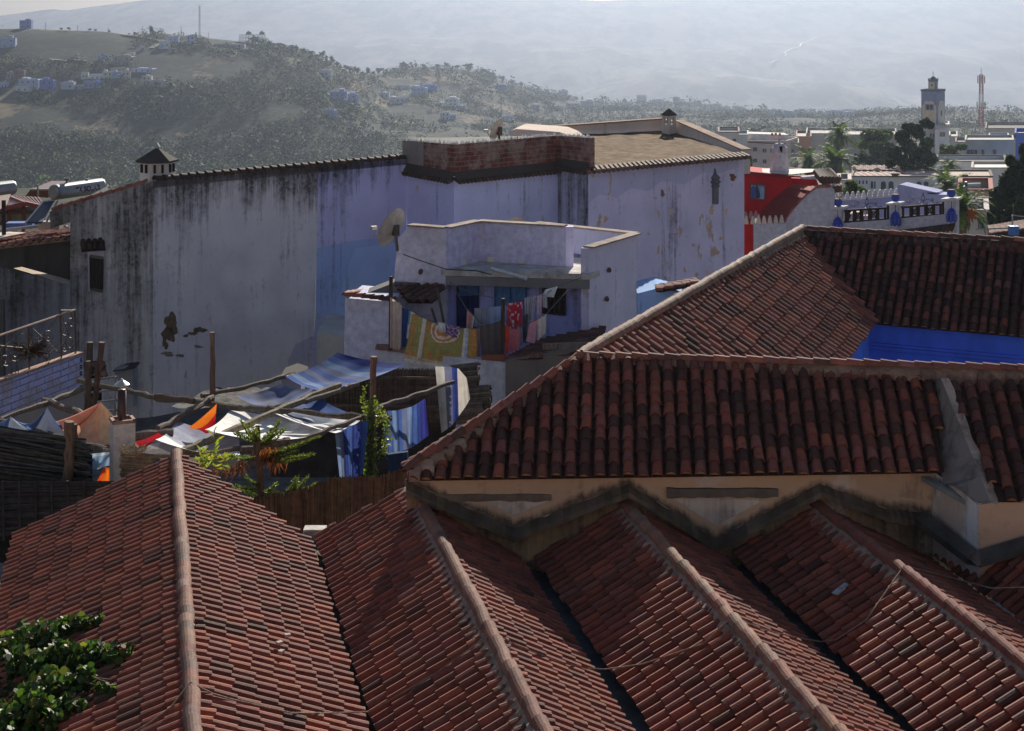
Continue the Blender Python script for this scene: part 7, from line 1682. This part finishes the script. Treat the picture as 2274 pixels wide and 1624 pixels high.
for (u0, v0, u1, v1, c, lab) in HH:
    um = (u0+u1)/2; Y = hillY(um, v1); g0 = G(um, Y); k = Y/3600
    W, H = (u1-u0)*k, (v1-v0)*k*1.04
    loc = P(um, v1, Y)
    t = thing('hill_house', lab, 'house', loc, 'houses on the hills'); D = W*rnd(.6, .9) if W < 22 else 12; ry_ = rnd(-.25, .25)
    mb = MB(); M = Matrix.Rotation(ry_, 3, 'Z'); cc = loc+Vector((0, D/2, H/2-2)); mb.box(cc, (W, D, H+4), ry_, c)
    r = rnd(0, 1); st = H*rnd(.2, .32)
    if r < .7: mb.box(cc+M @ Vector((W*rnd(-.28, .28), 0, (H+4)/2+st/2)), (W*rnd(.25, .42), D*.5, st), ry_, tuple(min(.8, x*1.05) for x in c))
    mb.build('wall', CLEAN, t)
    mb = MB(); mb.box(cc+Z*((H+4)/2+.05), (W*.96, D*.96, .1), ry_, (.62, .58, .53))
    for s in (-1, 1): mb.box(cc+M @ Vector((0, s*D*.49, (H+4)/2+.35)), (W, .3, .7), ry_, c)
    mb.build('roof', CLEAN, t)
    nw = max(2, min(5, int(W/4.5))); rows = 2 if H > 6.5 else 1
    if H > 13: rows = 4
    for rr_ in range(rows):
        for q in range(nw):
            if rnd(0, 1) < .12: continue
            mb = MB(); mb.box(cc+M @ Vector(((q+.5)/nw*W*.84-W*.42, -D/2-.04, -H/2+2+(rr_+.55)*H/rows)), (1.1, .12, 1.5), ry_, (.04, .045, .06)); mb.build('window', GLASS, t)
# two concrete frames on the hilltop
for (u0, u1, lab) in ((531.5, 558, 'left unfinished concrete frame house on the hilltop'), (562, 587, 'right unfinished concrete frame house on the hilltop')):
    Y = hillY((u0+u1)/2, 95); k = Y/3600; a = P(u0, 92, Y); W = (u1-u0)*k; t = thing('concrete_frame', lab, 'building', a, 'unfinished houses'); CC = (.27, .26, .24)
    mb = MB()
    for z in (0, 3.0, 6.0): mb.box(a+Vector((W/2, 4, z)), (W, 8, .35), 0, CC)
    mb.build('floor_slab', CONC, t)
    for x in range(5):
        for dy in (.4, 7.6): mb = MB(); mb.box(a+Vector((W*x/4.0*.96+.2, dy, 2.2)), (.4, .4, 7.5), 0, CC); mb.build('column', CONC, t)
    mb = MB(); mb.prism([a+Vector((W*.52, 2, 6.2)), a+Vector((W*.95, 2, 6.2)), a+Vector((W*.95, 2, 8)), a+Vector((W*.735, 2, 9.6)), a+Vector((W*.52, 2, 8))], (0, 4, 0), CC); mb.build('stair_hut', CONC, t)
# tiny minaret, hill mast, poles
Y = hillY(936, 213); a = P(936, 213, Y); t = thing('small_minaret', 'tiny pale minaret beside the blue house on the middle slope', 'minaret', a)
mb = MB(); mb.box(a+Z*6, (3.4, 3.4, 16), .3, (.55, .57, .70)); mb.build('shaft', CLEAN, t); mb = MB(); mb.box(a+Z*15.5, (1.8, 1.8, 4), .3, (.55, .57, .7)); mb.lathe(a+Z*17.5, [(1, 0), (.1, 1.6)], 8, (.4, .42, .5)); mb.build('turret', CLEAN, t)
mast(P(443, 84, lerp_tab(RY, 443)), 29.5, .62, .5, 'thin lattice mast on the left hill top', ((0, 1, (.12, .09, .10)),), False, .06)
for i, (u, v0, v1, lab) in enumerate(((101, 52, 64, 'pole nearest the blue skyline house'), (172, 57, 68, 'second pole from the skyline house'), (241, 62, 71, 'pole above the bare dark slope'), (316, 59, 75, 'pole left of the lone skyline tree'), (402, 60, 77, 'tall pole left of the lattice mast'), (463, 73, 86, 'short pole right of the lattice mast'), (322, 100, 112, 'pole standing by the white house below the hilltop'))):
    Y = lerp_tab(RY, u) if i < 6 else hillY(u, v1); mb = MB(); mb.tube([P(u, v1+2, Y), P(u, v0, Y)], .22, 4, (.2, .19, .19)); mb.bar(P(u, v0+1, Y)-Vector((1, 0, 0)), P(u, v0+1, Y)+Vector((1, 0, 0)), .2, .2, (.2, .19, .19)); solo(mb, 'utility_pole', WOOD, 'wooden utility '+lab+' on the left hill', 'utility pole', 'utility poles on the left hill')
# ---------------------------------------------------------------- trees of the hills
random.seed(81)
def crownmesh(seed, n, cols, W, H, tr=True):
    random.seed(seed); mb = MB(); lob = [(rnd(-.3, .3), rnd(-.3, .3), rnd(.4, .85), rnd(.22, .36)) for _ in range(7)]
    for k in range(n):
        x, y, z, r = random.choice(lob); d = Vector((random.gauss(0, 1), random.gauss(0, 1), random.gauss(0, 1))).normalized()*(random.random()**.4)
        p = Vector((x*W+d.x*r*W, y*W+d.y*r*W, z*H+d.z*r*H*.6)); a = Vector((rnd(-1, 1), rnd(-1, 1), rnd(-1, 1))).normalized(); b = a.cross(Vector((rnd(-1, 1), rnd(-1, 1), rnd(-1, 1)))).normalized(); s = rnd(.35, .8)
        mb.add([p-a*s, p+b*s*.7, p+a*s, p-b*s*.7], [[0, 1, 2, 3]], jit(random.choice(cols), .3))
    return mb
HC = [(.020, .029, .018), (.030, .040, .022), (.015, .023, .014), (.048, .058, .030)]
protos = []
for i, (nm, lab, W, H) in enumerate((('hill_tree', 'rounded dark tree standing out on the hill skyline', 8, 7), ('hill_tree', 'rounded dark tree standing out on the hill skyline', 6, 8), ('hill_pine', 'slender dark tree standing up from the hill skyline', 4, 9))):
    t = thing(nm, lab, 'tree', (0, 0, 0), ('rounded trees on the skyline', 'rounded trees on the skyline', 'slender trees on the skyline')[i])
    mb = crownmesh(90+i, 220, HC, W, H); mb.build('crown', FARLEAF, t)
    mb = MB(); mb.tube([(0, 0, -1), (0, 0, H*.5)], [.35, .2], 5, (.08, .065, .05)); mb.build('trunk', WOOD, t); protos.append(t)
first = [True]*3
def place(i, u, v, sc):
    Y = lerp_tab(RY, u)-4; loc = G(u, Y)-Z*.6
    if first[i]: protos[i].location = loc; protos[i].scale = (sc, sc, sc); first[i] = False
    else: dup(protos[i], loc, rz=rnd(0, 6.28), sc=sc)
random.seed(82)
for u in (137, 154, 197, 211, 245, 287, 300, 388, 431): place(0, u+rnd(-2, 2), 0, rnd(.35, .6))
place(2, 334, 0, 1.0)
u = 560
while u < 1250:
    place(random.choice((0, 0, 1, 1, 2)) if u < 830 else random.choice((0, 0, 1)), u, 0, rnd(.6, 1.15) if u < 830 else rnd(.5, 1.3)); u += rnd(5, 14) if u < 820 else rnd(9, 26)
while u < 2280: place(random.choice((0, 1, 1, 2)), u, 0, rnd(.5, 1.2)); u += rnd(9, 24)
place(0, 1040, 0, 1.9); place(0, 1071, 0, 1.4); place(0, 1090, 0, 1.4); place(0, 1115, 0, 1.5); place(2, 923, 0, .9); place(0, 899, 0, 1.1); place(2, 1386, 0, 1.5)
# the wood itself: far too many crowns to count, one mass
random.seed(83); mb = MB(); cnt = 0
ok = 0
boxes = [(a-3, b-3, c+3, d+1) for a, b, c, d, _, _ in HH]
for k in range(25000):
    u = rnd(-120, 2300); ry, by = lerp_tab(RY, u), lerp_tab(BY, u); f = rnd(-.25, 1.0)
    Y = by+(ry-by)*f-3
    if u > 1500 and Y < 1100: continue
    x = (u-U0)/F*Y; dn_ = mnoise.noise(Vector((x/120, Y/70, .3)))+.5*mnoise.noise(Vector((x/40, Y/40, 5)))
    h = hgt(u, Y); v = F*h/Y+V0
    if u < 420 and 68 < v < 128 and not (300 < u): dn_ -= .40
    if u < 480 and v < 180: dn_ -= .12
    if 560 < u < 830 and v < 210: dn_ += .5
    if v > 300: dn_ += .15
    if dn_ < -.24: continue
    if any(a < u < c and b < v < d+2 for a, b, c, d in boxes): continue
    s = (rnd(.45, 1.15)+.6*max(0, mnoise.noise(Vector((x/60, Y/60, 9)))))*(1.0 if rnd(0, 1) < .85 else 1.5)*(1.0 if Y < 1700 else Y/1700); base = Vector((x, Y, -h)); yel = rnd(0, 1)
    col = jit(random.choice(HC), .25) if yel > .06 else jit((.12, .14, .05), .2)
    if v > 340 and u < 500: col = tuple(q*1.2 for q in col)
    W, H = 3.0*s, 3.4*s
    for q in range(13):
        d = Vector((random.gauss(0, 1), random.gauss(0, 1), random.gauss(0, 1))).normalized()
        p = base+Vector((d.x*W, d.y*W, H*.9+d.z*H*.75)); n_ = (d+Vector((rnd(-.5, .5), rnd(-.5, .5), rnd(-.3, .6)))).normalized(); a = n_.cross(Vector((rnd(-1, 1), rnd(-1, 1), rnd(-1, 1)))).normalized(); b = n_.cross(a); r_ = rnd(.5, .95)*s
        mb.add([p-a*r_, p+b*r_*.8, p+a*r_*.8, p-b*r_], [[0, 1, 2, 3]], jit(col, .22))
    cnt += 1
wd_ = mb.build('hillside_wood', FARLEAF); wd_['kind'] = 'stuff'
# greenery in the valley just behind the town, left
random.seed(84); mb = MB()
for k in range(2600):
    u = rnd(-80, 1700); Y = rnd(560, 950); h = hgt(u, Y); s = rnd(.7, 1.6); base = P(u, V0, Y)-Z*h
    col = random.choice([(.045, .07, .028), (.065, .09, .035), (.035, .05, .024), (.10, .13, .04)])
    for q in range(16):
        d = Vector((random.gauss(0, 1), random.gauss(0, 1), random.gauss(0, 1))).normalized(); p = base+Vector((d.x*3*s, d.y*3*s, 3*s+d.z*2.6*s)); a = d.cross(Vector((rnd(-1, 1), rnd(-1, 1), rnd(-1, 1)))).normalized(); b = d.cross(a); r_ = rnd(.6, 1.2)*s
        mb.add([p-a*r_, p+b*r_*.8, p+a*r_*.8, p-b*r_], [[0, 1, 2, 3]], jit(col, .25))
wd_ = mb.build('valley_wood', FARLEAF); wd_['kind'] = 'stuff'
# ---------------------------------------------------------------- light, sky, air, camera
SUN_EL, SUN_AZ = 24.5, 9.0
w = bpy.data.worlds.new('World'); SC.world = w; w.use_nodes = True
nt = w.node_tree; nt.nodes.clear()
sky = nt.nodes.new('ShaderNodeTexSky'); sky.sky_type = 'NISHITA'; sky.sun_disc = False
sky.sun_elevation = R(SUN_EL); sky.sun_rotation = R(SUN_AZ); sky.altitude = 600; sky.air_density = 1.0; sky.dust_density = 1.0; sky.ozone_density = 1.0
bg = nt.nodes.new('ShaderNodeBackground'); bg.inputs['Strength'].default_value = SKY_STRENGTH
wo = nt.nodes.new('ShaderNodeOutputWorld'); nt.links.new(sky.outputs[0], bg.inputs[0]); nt.links.new(bg.outputs[0], wo.inputs[0])
sl = bpy.data.lights.new('Sun', 'SUN'); sl.energy = SUN_STRENGTH; sl.angle = R(.53); sl.color = (1.0, .93, .82)
so = bpy.data.objects.new('Sun', sl); COL.objects.link(so)
sd = Vector((math.sin(R(SUN_AZ))*math.cos(R(SUN_EL)), math.cos(R(SUN_AZ))*math.cos(R(SUN_EL)), math.sin(R(SUN_EL))))
so.rotation_euler = sd.to_track_quat('Z', 'Y').to_euler()
if HAZE > 0:
    mb = MB(); x0, x1, y0, y1, z0, z1 = -9000, 9000, -420, 11500, -1401, 150
    mb.box(((x0+x1)/2, (y0+y1)/2, (z0+z1)/2), (x1-x0, y1-y0, z1-z0))
    m, nt2 = newmat('hazy_air'); t = NT(nt2)
    pv = t.n('ShaderNodeVolumePrincipled'); pv.inputs['Color'].default_value = HAZE_COL; pv.inputs['Density'].default_value = HAZE
    pv.inputs['Anisotropy'].default_value = HAZE_G
    o = t.n('ShaderNodeOutputMaterial'); t.l(pv.outputs[0], o.inputs['Volume'])
    hz = mb.build('haze', m); hz['kind'] = 'stuff'
cam = bpy.data.cameras.new('Camera'); cam.sensor_fit = 'HORIZONTAL'; cam.sensor_width = 36
cam.lens = F/2273*36; cam.shift_y = -(812-V0)/2273; cam.clip_end = 40000; cam.clip_start = .5
co = bpy.data.objects.new('Camera', cam); COL.objects.link(co); co.rotation_euler = (R(90), 0, 0); SC.camera = co
SC.view_settings.view_transform = 'Standard'; SC.view_settings.look = 'None'; SC.view_settings.exposure = EXPOSURE; SC.view_settings.gamma = 1.0
SC.cycles.use_denoising = True; SC.cycles.max_bounces = 6; SC.cycles.diffuse_bounces = 3; SC.cycles.volume_bounces = 1
SC.cycles.transparent_max_bounces = 4; SC.cycles.glossy_bounces = 2; SC.cycles.sample_clamp_indirect = 4
for o in bpy.data.objects:
    if '_w' in o: del o['_w']
